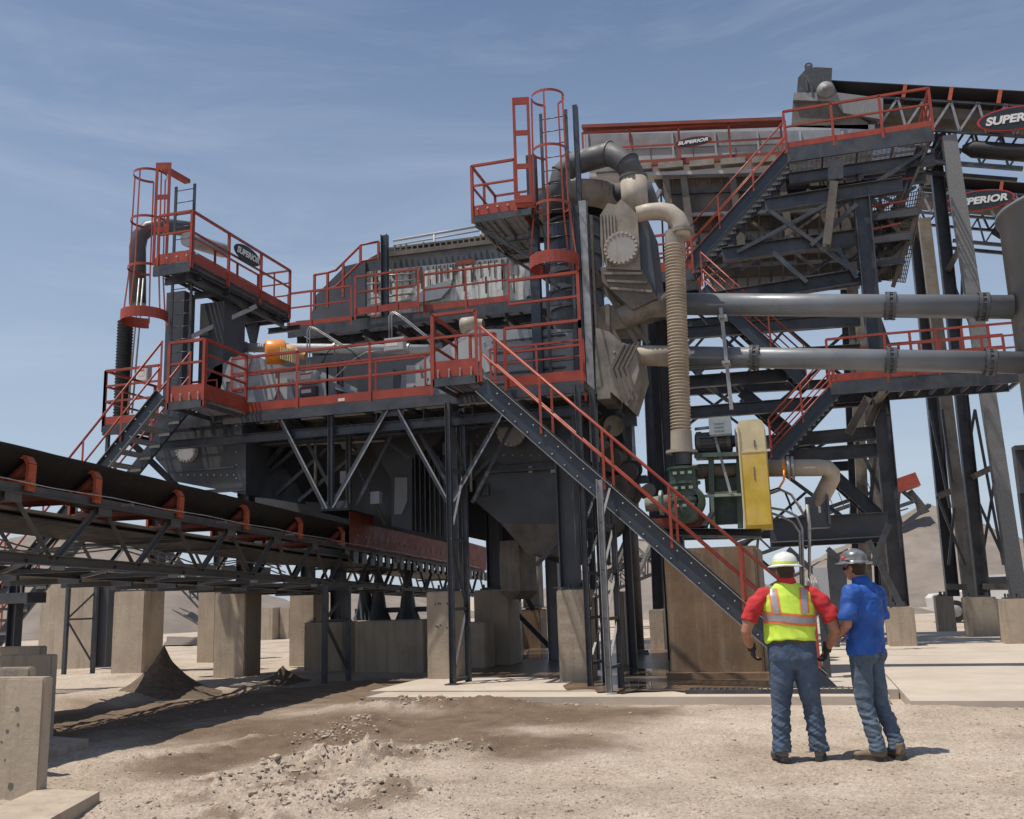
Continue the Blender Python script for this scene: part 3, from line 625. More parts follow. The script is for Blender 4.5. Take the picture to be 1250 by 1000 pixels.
# idlers: find station along the belt from photo column of bracket
def station(u, v, h=1.0, a=0.0):
    best = None
    for i in range(0, 2200):
        s = S0+i*.01; p = CV(s, a, h)-CAM; w_ = p.dot(cf); uu = 625+F*p.dot(cr)/w_
        if best is None or abs(uu-u) < best[0]: best = (abs(uu-u), s)
    return best[1]
for u in (-38, 20, 116, 218, 299, 365, 417):
    s = station(u, 0) if u > 30 else {20: station(116, 0)-1.28*1.0, -38: station(116, 0)-2.6}[u]
    f = MB()
    for a, sg in ((.03, 1), (-WD-.03, -1)):
        p = [CV(s, a, HT-.02), CV(s, a, 1.16), CV(s, a-.05*sg, 1.24), CV(s, a-.17*sg, 1.27)]
        for i in range(3): f.beam(p[i], p[i+1], .045, .13 if i == 0 else .10, cdir, 'C' if sg > 0 else 'C2', .012) if i == 0 else f.beam(p[i], p[i+1], .13, .05, cup if i == 2 else csd)
    f.beam(CV(s, .08, HT+.08), CV(s, -WD-.08, HT+.08), .1, .07, cup, 'L', .01)
    for a in (-.34, -WD+.34): f.beam(CV(s, a, HT+.08), CV(s, a, 1.02), .03, .08, cdir)
    fo = f.build('idler_frame', IDL, t)
    for (a0, h0), (a1, h1) in (((-.05, 1.2), (-.36, .96)), ((-.40, .94), (-WD+.40, .94)), ((-WD+.36, .96), (-WD+.05, 1.2))):
        p0 = CV(s+.06, a0, h0-.03); p1 = CV(s+.06, a1, h1-.03); MB().lathe(p0, p1-p0, [(0, .02), (0, .064), ((p1-p0).length, .064), ((p1-p0).length, .02)], 14).build('roller', REDD, fo)
# red skirt boards over the tail
s0 = station(424, 0, 1.15); sk = t2 = MB(); L_ = SE-.1-s0; n = 5
for i in range(n):
    MB().obox(CV(s0+L_*i/n, .05, HT+.03), cdir*(L_/n-.012), csd*-.014, cup*.76).build('skirt_board', REDD, t)
b = MB()
for i in range(26): b.bolt(CV(s0+.5+i*(L_-.8)/25, .052, 1.14), csd, .022, .02)
b.each('skirt_bolt', BOLT, t)
MB().obox(CV(s0-.05, .07, HT+.80), cdir*(L_+.05), csd*-.75, cup*.02).build('skirt_cover', STEEL, t)
b = MB()
for i in range(26): b.obox(CV(s0+.4+i*.55, .0, HT-.32), cdir*.30, csd*-.05, cup*.26)
b.each('skirt_bracket', STEEL, t)
b = MB()
for k in range(3):
    pts = [CV(-1+i*.6, -WD*.5+.1*k, .36+.10*math.sin(i*.9+k)-.03*k) for i in range(18)]; b.tube(pts, .012, 6)
b.build('hanging_cables', GALV, t)
b = MB(); b.obox(CV(S0, -WD-.45, .04), cdir*(SE*.62-S0), csd*-.85, cup*.02); b.build('added_shade_plate', TAND, t)  # plate added on the far side to cast shade on the dirt cone
b = MB()
for i in range(13): b.obox(CV(S0+i*1.4, -WD-.05, -.06), cdir*.06, csd*-1.35, cup*.09)
b.each('added_shade_bracket', STEEL, t)  # brackets added to carry the shade plate
b = MB(); b.tube([CV(S0+i*1.2, .16, .92-.02*(i % 2)) for i in range(22)], .007, 5); b.build('pull_cord', BOLT, t)
b = MB()
for i in range(9): b.obox(CV(S0+i*2.6, .01, .86), cdir*.03, csd*.17, cup*.03)
b.each('cord_bracket', GALV, t)
# support legs
def bent(label, u0, v0, u1, v1, ztop_s=None, a_off=WD, cat='conveyor leg'):
    t = T('support_leg', label, cat, 'conveyor support legs'); p = Q(u0, v0, 0); q = Q(u1, v1, 0); zt = LB.z+(.22 if u0 < 200 else 0)
    b = MB(); b.beam(p-UP*.1, (p.x, p.y, zt), .09, .09, YY, 'L', .012); b.build('leg', STEEL, t); MB().beam(q-UP*.1, (q.x, q.y, zt), .09, .09, YY, 'L', .012).build('leg', STEEL, t)
    MB().beam((p.x, p.y, zt*.62), (q.x, q.y, .15), .05, .05).build('brace', STEEL, t); MB().beam((p.x, p.y, zt*.62), (q.x, q.y, zt-.1), .05, .05).build('brace', STEEL, t); MB().beam((p.x, p.y, zt*.62), (q.x, q.y, zt*.62), .05, .05).build('brace', STEEL, t)
bent('slim steel leg pair with zigzag brace under the middle of the truss conveyor', 396, 831, 425, 827)
bent('dark steel trestle with cross braces at far left under the truss conveyor', 78, 820, 113, 818)
t = T('steel_column', 'stout dark steel column with bolted cap plate at the far left edge', 'steel column')
p = Q(12, 848, 0); Yc = p.y; MB().beam((p.x, Yc, -.1), (p.x, Yc, P(12, 690, Yc).z), .2, .2, YY, 'H', .02).build('post', STEEL, t)
b = fb(-8, 724, 33, 737, Yc-.2, .5); MB().box(*b).build('cap_plate', STEEL, t); 
for uu in (-2, 26): MB().tube([P(uu, 700, Yc-.2), P(uu, 724, Yc-.2)], .02, 6).build('tie_rod', GALV, t)
# ================================================================== LEFT MACHINE: LOWER WALKWAY
YF = 16.0; YW = 17.3; YB = 18.5
ZD = P(400, 490, YW).z; ZD = 5.47
def xof(u, v, Y): return P(u, v, Y).x
t = T('lower_walkway', 'long grated walkway with red rails across the middle of the plant', 'walkway'); WK = t
x0 = xof(281, 500, YW); x1 = xof(713, 465, YW); xa = xof(526, 470, YW); xb = xof(585, 465, YW)
deck(t, x0, x1, YW, YB+.1, ZD, .2, STEEL, .055, .9)
us = [283, 363, 452, 528]; xs = [xof(u, 480, YW) for u in us]
for i in range(3): rail(t, (xs[i], YW, ZD), (xs[i+1], YW, ZD), 1.16, 2, .17, posts=1, ends=(1, 1 if i == 2 else 0), t=.055)
xs = [xof(u, 465, YW) for u in (618, 711)]
rail(t, (xs[0], YW, ZD), (xs[1], YW, ZD), 1.16, 1, .2, posts=1, t=.06); rail(t, (xs[0]+.1, YW, ZD+1.16), (xs[1], YW, ZD+1.16), .95, 1, 0, posts=1, t=.06, ends=(0, 1))
for a, b in ((283, 400), (400, 520), (600, 715)): rail(t, (xof(a, 480, YB), YB, ZD), (xof(b, 480, YB), YB, ZD), 1.1, 2, .12, sp=1.1, t=.045)
b = MB(); b.beam((x0-.1, YW-.08, ZD-.17), (x1, YW-.08, ZD-.17), .05, .16, None, 'box'); 
for k in range(8): q = x0+.3+(x1-x0-.5)*k/7; b.beam((q, YW-.02, ZD-.38), (q, YB+.5, ZD-.38), .10, .22, None, 'I')
b.beam((x0-1.8, YW+.1, ZD-.55), (x1, YW+.1, ZD-.55), .14, .18, None, 'I'); b.build('support_beam', STEEL, t)
MB().box(xof(413, 490, YW), xof(421, 490, YW), YW-.012, YW-.009, ZD+.03, ZD+.09).build('sticker', STICK, t)
# landing box of main stair
def landing(label, u0, u1, v, y0, y1, z, side_l=True, side_r=True, toe=.3, back=False):
    t = T('stair_landing', label, 'landing', 'red railed stair landings'); a = xof(u0, v, y0); b_ = xof(u1, v, y0)
    deck(t, a, b_, y0, y1, z, .14, STEEL, .05, .6); rail(t, (a, y0, z), (b_, y0, z), 1.18, 1, toe, posts=1, t=.06)
    if side_l: rail(t, (a, y0+.03, z), (a, y1, z), 1.18, 2, toe, posts=1, t=.055)
    if side_r: rail(t, (b_, y0+.03, z), (b_, y1, z), 1.18, 2, toe, posts=1, t=.055)
    if back: rail(t, (a, y1, z), (b_, y1, z), 1.1, 2, .12, posts=1)
    b = MB()
    for k in range(4): q = a+(b_-a)*(k+.5)/4; b.beam((q, y0-.03, z-.02), (q, y0-.03, z+.13), .012, .02); b.bolt((q, y0-.02, z+.12), -YY, .02, .02)
    b.each('hook_bolt', BOLT, t); return a, b_
la = landing('red landing box at the top of the long main stair', 529, 583, 466, YF, YW-.02, ZD, True, False)
gt = T('safety_gate', 'small red swing gate standing on the main stair landing', 'safety gate', 'small red gates'); p = V((la[0]+.38, YW-.3, ZD+.2)); b = MB(); b.beam(p, p+UP*.8, .05, .05); b.beam(p+XX*.5, p+XX*.5+UP*.8, .05, .05); b.build('frame', RED, gt); MB().beam(p+UP*.8, p+XX*.5+UP*.8, .05, .05).build('top_bar', RED, gt)
lb = landing('red landing box at the head of the left stair', 205, 248, 494, YF-.2, YW-.02, ZD, False, True)
# main stair
t = T('main_stair', 'long steel stair with red handrails descending right towards the two workers', 'stair', 'steel stairs'); MS = t
a = P(588, 470, YF); zb = .12; b_ = P(925, 765, YF); sl_ = (b_.z-a.z)/(b_.x-a.x); xb_ = a.x+(zb-a.z)/sl_
stairs(t, (a.x, a.z), (xb_, zb), YF, YF+.85, 25, 1.08, STRG, .30, posts=5)
MB().prism([(xb_-.1, YF-.05, .03), (xb_+.25, YF-.05, .03), (xb_+.0, YF-.05, .30)], YY*.1).build('foot_plate', STRG, t)
# left stair
t = T('left_stair', 'steel stair with red rails descending left behind the truss conveyor', 'stair', 'steel stairs')
a = P(196, 482, YF); b_ = P(131, 563, YF); sl_ = (b_.z-a.z)/(b_.x-a.x); xe = a.x+(.1-a.z)/sl_
stairs(t, (a.x, a.z), (xe, .1), YF, YF+.95, 24, 1.1, STRG, .26, sp=1.3)
# left platform
t = T('end_platform', 'red railed platform at the far left end of the plant', 'platform'); a = xof(127, 505, YW); b_ = xof(208, 500, YW)
deck(t, a, b_+1.0, YW, YW+1.7, ZD, .2, STEEL, .06, .8); rail(t, (a, YW, ZD), (b_-.3, YW, ZD), 1.2, 2, .17, posts=1, t=.055); rail(t, (a, YW, ZD), (a, YW+1.7, ZD), 1.2, 2, .17, posts=1, t=.055); rail(t, (a, YW+1.7, ZD), (b_, YW+1.7, ZD), 1.2, 2, .17, posts=2, t=.045)
MB().beam((a+.05, YW+.1, ZD-.2), (a+.05, YW+.1, ZD-1.5), .07, .07).build('hanger_post', STEEL, t)
MB().beam((a+.3, YW+.4, ZD-.25), (a+1.7, YW+1.3, ZD-1.9), .1, .14, None, 'I').build('knee_brace', STEEL, t)
# ------------------------------------------------------------------ dark bodies under the walkway
def poly_plate(name, label, cat, pts, Y, th, m_, group=None, par=None):
    pp = [P(u, v, Y) for u, v in pts]
    if par is not None: return MB().prism(pp, YY*th).build(name, m_, par)
    kw = dict(label=label, category=cat)
    if group: kw['group'] = group
    return MB().prism(pp, YY*th).build(name, m_, None, **kw)
def manhole(par, u, v, Y, r, n=16, m_=PANEL, axis=None, rim=BOLT, proud=.07):
    c = P(u, v, Y); ax = axis or -YY
    h = MB().lathe(c, ax, [(0, r*1.12), (proud, r*1.12), (proud, r*.98), (proud+.03, r*.98), (proud+.03, .001)], 36, False).build('manhole_cover', m_, par)
    MB().bolts(c+V(ax)*(proud+.005), ax, r*1.03, n, r*.10, .04).build('bolt_ring', rim, h); return h
YWS = 18.05
YM = 19.3
t = T('sand_washer', 'dark bolted steel washer box with round cover under the left landing', 'washer box')
YM = 19.3
MB().box(xof(303, 500, 18.7), xof(712, 486, 18.7), 18.3, 24, ZD-.075, ZD-.045).build('machine_deck', TAND, None, label='solid steel deck sheet the feed boxes and drive machinery stand on', category='deck')
pl = [(172, 507), (300, 502), (300, 604), (214, 588), (190, 560)]
MB().prism([P(u, v, YWS) for u, v in pl], YY*2.6).build('wall', PANEL, t)
manhole(t, 230, 551, YWS, .225, 18, WHTC)
b = MB()
for i in range(9): b.bolt(P(222+i*8, 580+i*.0, YWS), -YY, .02, .02)
for i in range(7): b.bolt(P(289, 520+i*16, YWS), -YY, .016, .02)
b.each('bolt', BOLT, t)
b = MB(); b.box(*fb(206, 598, 300, 602, YWS-.09, .09)); b.box(*fb(212, 572, 286, 574, YWS-.05, .05)); b.build('stiffener', STEEL, t)
t = T('washer_column', 'dark bolted H column between the round cover and the sloping hopper', 'steel column', 'steel columns of the plant')
a = P(301, 512, YM-.3); b_ = P(299, 690, YM-.3); MB().beam(a, (a.x, a.y, P(301, 606, YM-.3).z), .26, .22, YY, 'H', .02).build('post', STEEL, t); b = MB()
for i in range(6): b.bolt((a.x+.06, YM-.42, a.z-.1-.08*i), -YY, .012, .012)
b.each('bolt', BOLT, t); MB().beam(P(256, 513, YM-.3), P(297, 592, YM-.3), .1, .1, YY, 'L', .014).build('knee_brace', STEEL, t)
MB().beam(P(372, 515, YM-.3), P(303, 598, YM-.3), .12, .12, YY, 'C', .016).build('knee_brace', STEEL, t)
# sloping hopper with stiffeners
t = T('sloping_hopper', 'dark hopper with sloping ribbed floor behind the first V brace', 'hopper', 'dark hoppers under the walkway')
A = [P(306, 604, YM+.2), P(392, 507, YM+.2), P(462, 505, YM+1.9), P(400, 612, YM+1.9)]
MB().prism(A, V((0, .03, -.05))).build('sloping_floor', PANEL, t)
b = MB()
for i in range(5):
    f = .12+i*.19; p = lerp(A[0], A[3], f); q = lerp(A[1], A[2], f); b.beam(p+V((0, -.07, 0)), q+V((0, -.07, 0)), .07, .12, -YY, 'L', .012)
b.build('stiffener', STEEL, t)
MB().prism([P(312, 505, YM+2.6), P(470, 500, YM+2.6), P(440, 690, YM+2.6), P(300, 690, YM+2.6)], YY*.05).build('back_wall', PANEL, t)
# pale chute and blue grey chute plates
t = T('transfer_chute', 'blue grey waisted chute plates behind the V braces', 'chute')
MB().prism([P(u, v, YM+.5) for u, v in ((447, 510), (555, 508), (535, 540), (503, 560), (503, 648), (478, 642), (478, 585), (450, 540))], YY*.9).build('side_plate', PANEL, t)
MB().prism([P(u, v, YM+.3) for u, v in ((408, 525), (434, 524), (436, 545), (418, 548))], YY*.5).build('worn_plate', WHTC, t)
MB().prism([P(u, v, YM+.46) for u, v in ((482, 583), (497, 583), (497, 612), (490, 628), (481, 628))], YY*.03).build('worn_plate', GREY, t)
b = MB()
for i in range(8): b.box(*fb(506+i*6, 555, 507.5+i*6, 648+i*1.5, YM+.42, .08))
b.each('rib', STEEL, t)
MB().prism([P(u, v, YM+1.7) for u, v in ((430, 500), (570, 500), (570, 668), (430, 636))], YY*.05).build('back_plate', PANEL, t)
MB().beam(P(414, 530, YM+.2), P(436, 552, YM+.2), .05, .3, YY).build('lip', GALV, t)
# central tank and hopper
t = T('settling_tank', 'large dark bolted tank with round cover and tapered hopper right of centre', 'tank', None); CTK = t
MB().prism([P(u, v, YM) for u, v in ((558, 492), (712, 486), (712, 578), (558, 580))], YY*3).build('wall', PANEL, t)
manhole(t, 625, 528, YM-.25, .27, 16, GREY)
b = MB()
for i in range(11): b.bolt(P(584+i*10, 507-.5*i, YM), -YY, .014, .016)
for i in range(6): b.bolt(P(582+.3*i, 515+i*9, YM), -YY, .014, .016)
for i in range(9): b.bolt(P(593+i*11, 556, YM), -YY, .014, .016)
b.each('bolt', BOLT, t)
b = MB(); b.box(*fb(556, 573, 690, 576, YM-.16, .16)); b.box(*fb(556, 566, 690, 567, YM-.05, .05)); b.build('flange_beam', STEEL, t)
pts = [(582, 577), (687, 577), (687, 676), (644, 677), (612, 640), (580, 612)]
MB().prism([P(u, v, 22.8) for u, v in ((545, 500), (735, 500), (735, 640), (690, 690), (600, 662), (545, 650))], YY*.05).build('rear_wall', PANEL, t)
MB().prism([P(u, v, YM-.02) for u, v in pts], YY*1.8).build('hopper', PANEL, t)
MB().prism([P(u, v, YM-.03) for u, v in ((612, 638), (687, 640), (687, 676), (644, 677))], YY*.008).build('wet_band', TAND, t)
MB().box(*fb(684, 577, 689, 676, YM-.1, .07)).build('corner_angle', STEEL, t)
b = MB(); b.box(*fb(645, 569, 650, 577, YM-.1, .08)); b.box(*fb(672, 569, 684, 577, YM-.1, .08)); b.each('lug', GALV, t)
BK = [0]
def brace(par, u0, v0, u1, v1, Y, w_=.085, k='L', m_=STEEL, h=None):
    BK[0] += 1; Y += .0061*(BK[0] % 9)
    if Y > 26: w_ *= .68
    return MB().beam(P(u0, v0, Y), P(u1, v1, Y), w_, h or w_, YY, k, .012).build('brace', m_, par)
t = T('under_deck_piping', 'pipes, conduits and brackets hung in the shade under the lower walkway', 'pipes')
for l, r in (((310, 532, 552, 520), .05), ((318, 545, 470, 538), .03), ((430, 556, 470, 640), .04), ((385, 520, 385, 600), .035), ((560, 520, 700, 512), .06), ((694, 500, 700, 700), .07), ((706, 500, 708, 690), .04), ((575, 600, 575, 540), .03)): MB().tube([P(l[0], l[1], 18.85), P(l[2], l[3], 18.95)], r, 10).build('pipe', STEEL if r > .035 else GALV, t)
for l in ((320, 585, 392, 522), (338, 604, 420, 530), (365, 612, 445, 545), (440, 515, 500, 560), (505, 520, 545, 575), (560, 600, 600, 560), (655, 690, 700, 640), (690, 575, 735, 520), (712, 520, 745, 600), (745, 520, 712, 600), (712, 610, 745, 690), (745, 610, 712, 690)): brace(t, *l, 19.0, .08)
for u, v in ((415, 575), (452, 600), (585, 590), (540, 540)): b = fb(u, v, u+11, v+15, 18.7, .15); MB().box(*b).build('bracket_box', GREY if u < 500 else STEEL, t)
# V braces, two frames deep
t = T('walkway_trestle', 'row of V shaped steel braces carrying the lower walkway', 'trestle')
for l in ((341, 509, 398, 621), (472, 501, 405, 620), (485, 500, 547, 613), (617, 498, 553, 612)):
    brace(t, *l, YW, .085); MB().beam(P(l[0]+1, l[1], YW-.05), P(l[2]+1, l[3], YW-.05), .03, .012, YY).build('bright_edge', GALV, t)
for l in ((366, 521, 412, 612), (484, 521, 436, 616), (503, 512, 549, 595), (630, 510, 577, 614)): brace(t, *l, YB+.1, .075)
for u, v0, v1 in ((404, 503, 618), (426, 515, 615)): MB().beam(P(u, v0, YW if u < 410 else YB), P(u, v1, YW if u < 410 else YB), .10, .10, YY, 'H', .014).build('post', STEEL, t)
b = MB(); b.box(*fb(334, 500, 350, 512, YW-.01, .012)); b.box(*fb(466, 494, 493, 508, YW-.01, .012)); b.box(*fb(392, 612, 424, 621, YW-.01, .012)); b.each('gusset_plate', STEEL, t)
for u in (336, 470, 560): MB().beam(P(u, 505, YW), P(u, 505, YW)+YY*1.5, .08, .12, None, 'I').build('cross_beam', STEEL, t)
# tower A legs
t = T('front_post_pair', 'front pair of slim steel posts with rungs standing before the pocked pier', 'post pair', 'slim post pairs carrying the stair and walkway')
p = Q(553, 836, .03); q = Q(572, 832, .03); z = ZD-.3
MB().beam(p, (p.x, p.y, z), .10, .10, YY, 'H', .012).build('post', STEEL, t); MB().beam(q, (q.x, q.y, z), .10, .10, YY, 'H', .012).build('post', STEEL, t)
zz = [.1, 1.35, 2.6, 3.9, 5.0]
for i in range(5):
    MB().beam((p.x, p.y, zz[i]), (q.x, q.y, zz[i]), .06, .06).build('rung', STEEL, t)
    if i < 4: MB().beam((p.x, p.y, zz[i+1 if i % 2 else i]), (q.x, q.y, zz[i if i % 2 else i+1]), .045, .045, XX, 'L').build('brace', STEEL, t)
MB().box(p.x-.12, p.x+.12, p.y-.12, p.y+.12, .031, .05).build('foot_plate', STEEL, t)
# tower B
for nm, (ua, va, ub, vb), zt in (('outer lattice post pair directly under the main stair', (744, 846, 755, 840), 3.35), ('inner lattice post pair beside the diagonal shadowed pier', (721, 838, 733, 832), 5.2)):
    t = T('front_post_pair', nm, 'post pair', 'slim post pairs carrying the stair and walkway'); p = Q(ua, va, .03); q = Q(ub, vb, .03)
    if zt > 4: q = V((p.x+.12, p.y+.7, .03))
    else: q = V((p.x+.05, p.y+.75, .03))
    for s_ in (p, q): MB().beam(s_, (s_.x, s_.y, zt), .095, .095, YY, 'H', .012).build('post', GALV if s_ is p and zt < 4 else STEEL, t)
    for i in range(4):
        MB().beam((p.x, p.y, .4+i*.75), (q.x, q.y, .4+i*.75), .05, .05).build('rung', STEEL, t); MB().beam((p.x, p.y, .4+i*.75), (q.x, q.y, .4+i*.75+.7), .04, .04, XX, 'L').build('brace', STEEL, t)
# heavier columns on piers
def column(label, pr, wdt, zt, m_=STEEL, dx=.5, dy=.5, plate=True, kind='H', lean=0):
    x0, x1, y, z = PR[pr]; t = T('steel_column', label, 'steel column', 'steel columns of the plant'); c = V((x0+(x1-x0)*dx, y+dy, z+.04))
    MB().beam(c, (c.x+lean, c.y, zt), wdt, wdt, YY, kind, .02).build('post', m_, t)
    if plate: MB().box(c.x-wdt*.8, c.x+wdt*.8, c.y-wdt*.8, c.y+wdt*.8, z+.036, z+.06).build('base_plate', m_, t)
    return t
column('dark column on the pocked pier behind the front post pair', 'i', .24, 5.0, PANEL, .75)
column('thick dark column on the big pier beneath the hanging hopper', 'j', .32, 5.0, PANEL, .45)
column('tan dusty column on the rust stained far pier', 'k', .5, 4.6, TAN, .5, .4, kind='box')
column('dark column on the diagonally shadowed pier with pipe clamps', 'l', .34, 5.1, PANEL, .3)
column('dark column rising from the pier left of the dirt cone', 'a', .3, 4.6, PANEL, .8, .7)
column('dark column on the sunlit pier right of the dirt cone', 'b', .3, 4.9, PANEL, .5, .6)
column('dark column on the shaded pier behind the sunlit one', 'c', .25, 4.9, PANEL, .5, .6)
column('dark column on the tall shaded pier near the leg pair', 'f', .3, 4.9, PANEL, .3, .6)
column('short thick column on the low shaded pier near the leg pair', 'g', .3, 4.2, PANEL, .6, .6)
for nm, u, v0, v1, Y, w_, m_ in (('pale grey slim column just right of the tan dusty column', 674, 676, 795, 23, .3, GREY), ('dark column between the tan column and the front pier', 629, 690, 790, 26, .22, STEEL), ('dark tall column left of the round standpipe', 760, 560, 800, 20.5, .16, PANEL), ('dark slim column tight against the left side of the brown block', 806, 345, 790, 20.6, .30, STEEL), ('second dark slim column behind the ribbed hose', 797, 370, 785, 22.5, .26, STEEL), ('dark column behind the big concrete pier at far left', 132, 700, 720, 23, .5, PANEL)):
    t = T('steel_column', nm, 'steel column', 'steel columns of the plant'); p = P(u, v0, Y); MB().beam((p.x, Y, 0), (p.x, Y, p.z), w_, w_, YY, 'H', .02).build('post', m_, t)
# braces behind hopper region
t = T('cross_bracing', 'dark cross bracing seen in the gap below the hanging hopper', 'bracing')
for l in ((628, 700, 652, 745), (652, 700, 628, 742), (628, 745, 672, 790), (668, 690, 690, 740), (612, 690, 660, 650)): brace(t, *l, 24, .12)
# machinery mass low behind the conveyor
t = T('tail_machinery', 'dark tail pulley machinery and springs above the low concrete wall', 'machinery')
for u in (462, 498, 446): 
    p = P(u, 757, 24.5); MB().lathe((p.x, 24.5, p.z), UP, [(0, .35), (.3, .22), (1.2, .1), (1.25, .26), (1.5, .26)], 12).build('spring_foot', PANEL, t)
MB().box(*fb(433, 742, 520, 748, 24.5, 1.2)).build('base_frame', PANEL, t)
t = T('screen_underframe', 'dark beams and cross members under the hopper seen through the truss', 'steel frame')
for l in ((120, 640, 420, 690), (100, 690, 330, 700)): MB().beam(P(l[0], l[1], 22), P(l[2], l[3], 22), .2, .3, None, 'I', .02).build('beam', STEEL, t)
t = T('discharge_box', 'brown spattered box between the thick column and the hopper outlet', 'box'); b = fb(611, 660, 634, 722, 20.5, 1.4); MB().box(*b).build('body', TAN, t); MB().prism([P(u, v, 20.5) for u, v in ((609, 722), (636, 722), (628, 732), (620, 732))], YY*1.4).build('outlet', TAND, t)
# ------------------------------------------------------------------ round standpipe
t = T('standpipe', 'dark round standpipe with flanged foot between the lattice posts and the brown block', 'standpipe'); p = Q(779, 799, .03)
MB().tube([(p.x, p.y, .12), (p.x, p.y, 5.2)], .165, 20).build('pipe', TAND, t); f_ = MB().lathe((p.x, p.y, .03), UP, [(0, .05), (0, .27), (.05, .27), (.05, .17), (.14, .165)], 24, False).build('flange', TAND, t)
b = MB()
for i in range(14): a = i*.449; b.bolt((p.x+.24*math.cos(a), p.y+.24*math.sin(a), .08), UP, .018, .05)
b.build('bolts', TAND, f_)
# ------------------------------------------------------------------ machines standing on the lower deck
def feedbox(label, polys, gus, Y, d=1.6):
    t = T('screen_feed_box', label, 'feed box', 'grey bolted feed boxes on the deck')
    for k, pl in enumerate(polys): MB().prism([P(u, v, Y+.0+k*.05) for u, v in pl], YY*d).build('side_plate', GREY, t)
    for g in gus: MB().prism([P(u, v, Y-.06) for u, v in g], YY*.055).build('gusset', WHTC, t)
    return t
YD = 19.0
fbx = feedbox('grey bolted feed box on deck behind the left landing', [[(238, 490), (262, 448), (298, 432), (396, 462), (400, 492)], [(246, 455), (300, 430), (345, 447), (345, 452), (300, 437), (250, 460)]], [[(268, 478), (281, 436), (306, 436), (296, 478), (283, 478), (284, 466), (276, 466), (275, 478)], [(322, 452), (336, 452), (336, 462), (352, 462), (360, 488), (348, 488), (340, 474), (334, 488), (327, 488), (326, 470)]], YD)
b = MB()
for u, v in ((281, 441), (288, 439), (295, 438), (302, 439), (309, 443), (316, 447), (323, 450)): b.bolt(P(u, v, YD), -YY, .02, .02)
b.each('bolt', BOLT, fbx)
fbx = feedbox('grey bolted feed box on deck behind the main stair head', [[(488, 492), (490, 458), (545, 425), (578, 405), (700, 405), (700, 480)], [(490, 455), (578, 402), (700, 402), (700, 407), (578, 408), (492, 460)]], [[(550, 425), (572, 412), (582, 418), (600, 452), (592, 455), (585, 440), (576, 458), (570, 445), (556, 452)], [(496, 446), (512, 446), (514, 462), (524, 462), (516, 480), (506, 470), (500, 480), (496, 478)], [(520, 440), (523, 438), (532, 468), (522, 470)]], YD)
b = MB()
for u, v in ((552, 421), (559, 417), (566, 413), (573, 410), (585, 411), (591, 418), (596, 426)): b.bolt(P(u, v, YD), -YY, .02, .02)
b.each('bolt', BOLT, fbx)
for k in range(5): MB().box(*fb(600, 412+k*13, 690, 414+k*13, YD-.07, .06)).build('stiffener', STEEL, fbx)
t = T('vibrator_motor', 'round orange vibrator drum above the left feed box', 'motor', 'drum shaped vibrators on the feed boxes'); c = P(331, 430, YD-.5); ax = V((.8, .55, .05)).normalized()
MB().lathe(c-ax*.12, ax, [(0, .001), (0, .255), (.02, .275), (.40, .275), (.42, .25), (.44, .14)], 30).build('drum', ORG, t)
MB().lathe(c+ax*.24, V((1, .2, -.22)), [(0, .19), (.22, .20), (.30, .16), (.34, .10), (.55, .09)], 20).build('end_housing', mat('dust_faded_orange', (.62, .36, .16), .6, dust=.6, dcol=(.5, .42, .33)), t)
b = MB()
for i in range(6): b.box(c.x+.32+i*.055, c.x+.335+i*.055, c.y-.16, c.y+.16, c.z-.22-i*.02, c.z+.06-i*.02)
b.build('cooling_fins', YELP, t)
t = T('vibrator_motor', 'dusty tan round drum behind the main stair head', 'motor', 'drum shaped vibrators on the feed boxes'); c = P(573, 397, YD+.3)
MB().lathe(c-XX*.18, XX, [(0, .001), (0, .16), (.03, .18), (.34, .18), (.36, .12), (.5, .1)], 22).build('drum', PIPT, t)
t = T('spray_pipe', 'long pale horizontal pipe above the deck left of centre', 'pipe'); a = P(255, 424, 20.2); b_ = P(524, 427, 20.2)
MB().tube([a, b_], .115, 16).build('pipe', WHTC, t)
for u in (300, 410, 500): MB().lathe(P(u, 424+(u-255)*.011, 20.2)-XX*.03, XX, [(0, .11), (0, .15), (.05, .15), (.05, .11)], 16, False).build('clamp', GALV, t)
def ebox(label, u0, v0, u1, v1, Y, m_=WHTC):
    t = T('junction_box', label, 'junction box', 'pale junction boxes on the walkway'); b = fb(u0, v0, u1, v1, Y, .16); MB().box(*b).build('case', m_, t); MB().box(b[0]+.02, b[1]-.02, b[2]-.012, b[2]-.001, b[4]+.02, b[5]-.02).build('door', m_, t)
    MB().box(b[0]+.04, b[0]+(b[1]-b[0])*.7, b[2]-.016, b[2]-.0125, b[4]+(b[5]-b[4])*.35, b[4]+(b[5]-b[4])*.8).build('sticker', STICK, t); MB().box(b[0]+.04, b[0]+(b[1]-b[0])*.7, b[2]-.019, b[2]-.0165, b[4]+(b[5]-b[4])*.7, b[4]+(b[5]-b[4])*.8).build('sticker_band', LRED, t)
ebox('pale junction box behind the rail right of the orange drum', 365, 453, 386, 468, 18.9); ebox('pale junction box on a post left of the main stair head', 469, 412, 493, 428, 18.8)
ebox('small grey junction box low behind the middle rail', 366, 472, 386, 484, 18.9, STEEL)
def conduit(label, pts, Y, r, m_=GALV, n_=1, dY=.0):
    t = T('conduit', label, 'conduit', 'bent conduits and hoses')
    for k in range(n_): MB().tube([P(u+k*3, v, Y+k*dY) for u, v in pts], r, 7).build('tube', m_, t)
conduit('pair of grey conduits bent over behind the rail right of the orange drum', [(375, 452), (375, 404), (378, 399), (386, 403), (420, 424), (440, 434)], 19.2, .016, GALV, 2)
conduit('pair of grey conduits rising to the upper walkway left of the main stair head', [(475, 412), (475, 386), (479, 381), (490, 388), (520, 412), (530, 425)], 19.3, .018, GALV, 2)
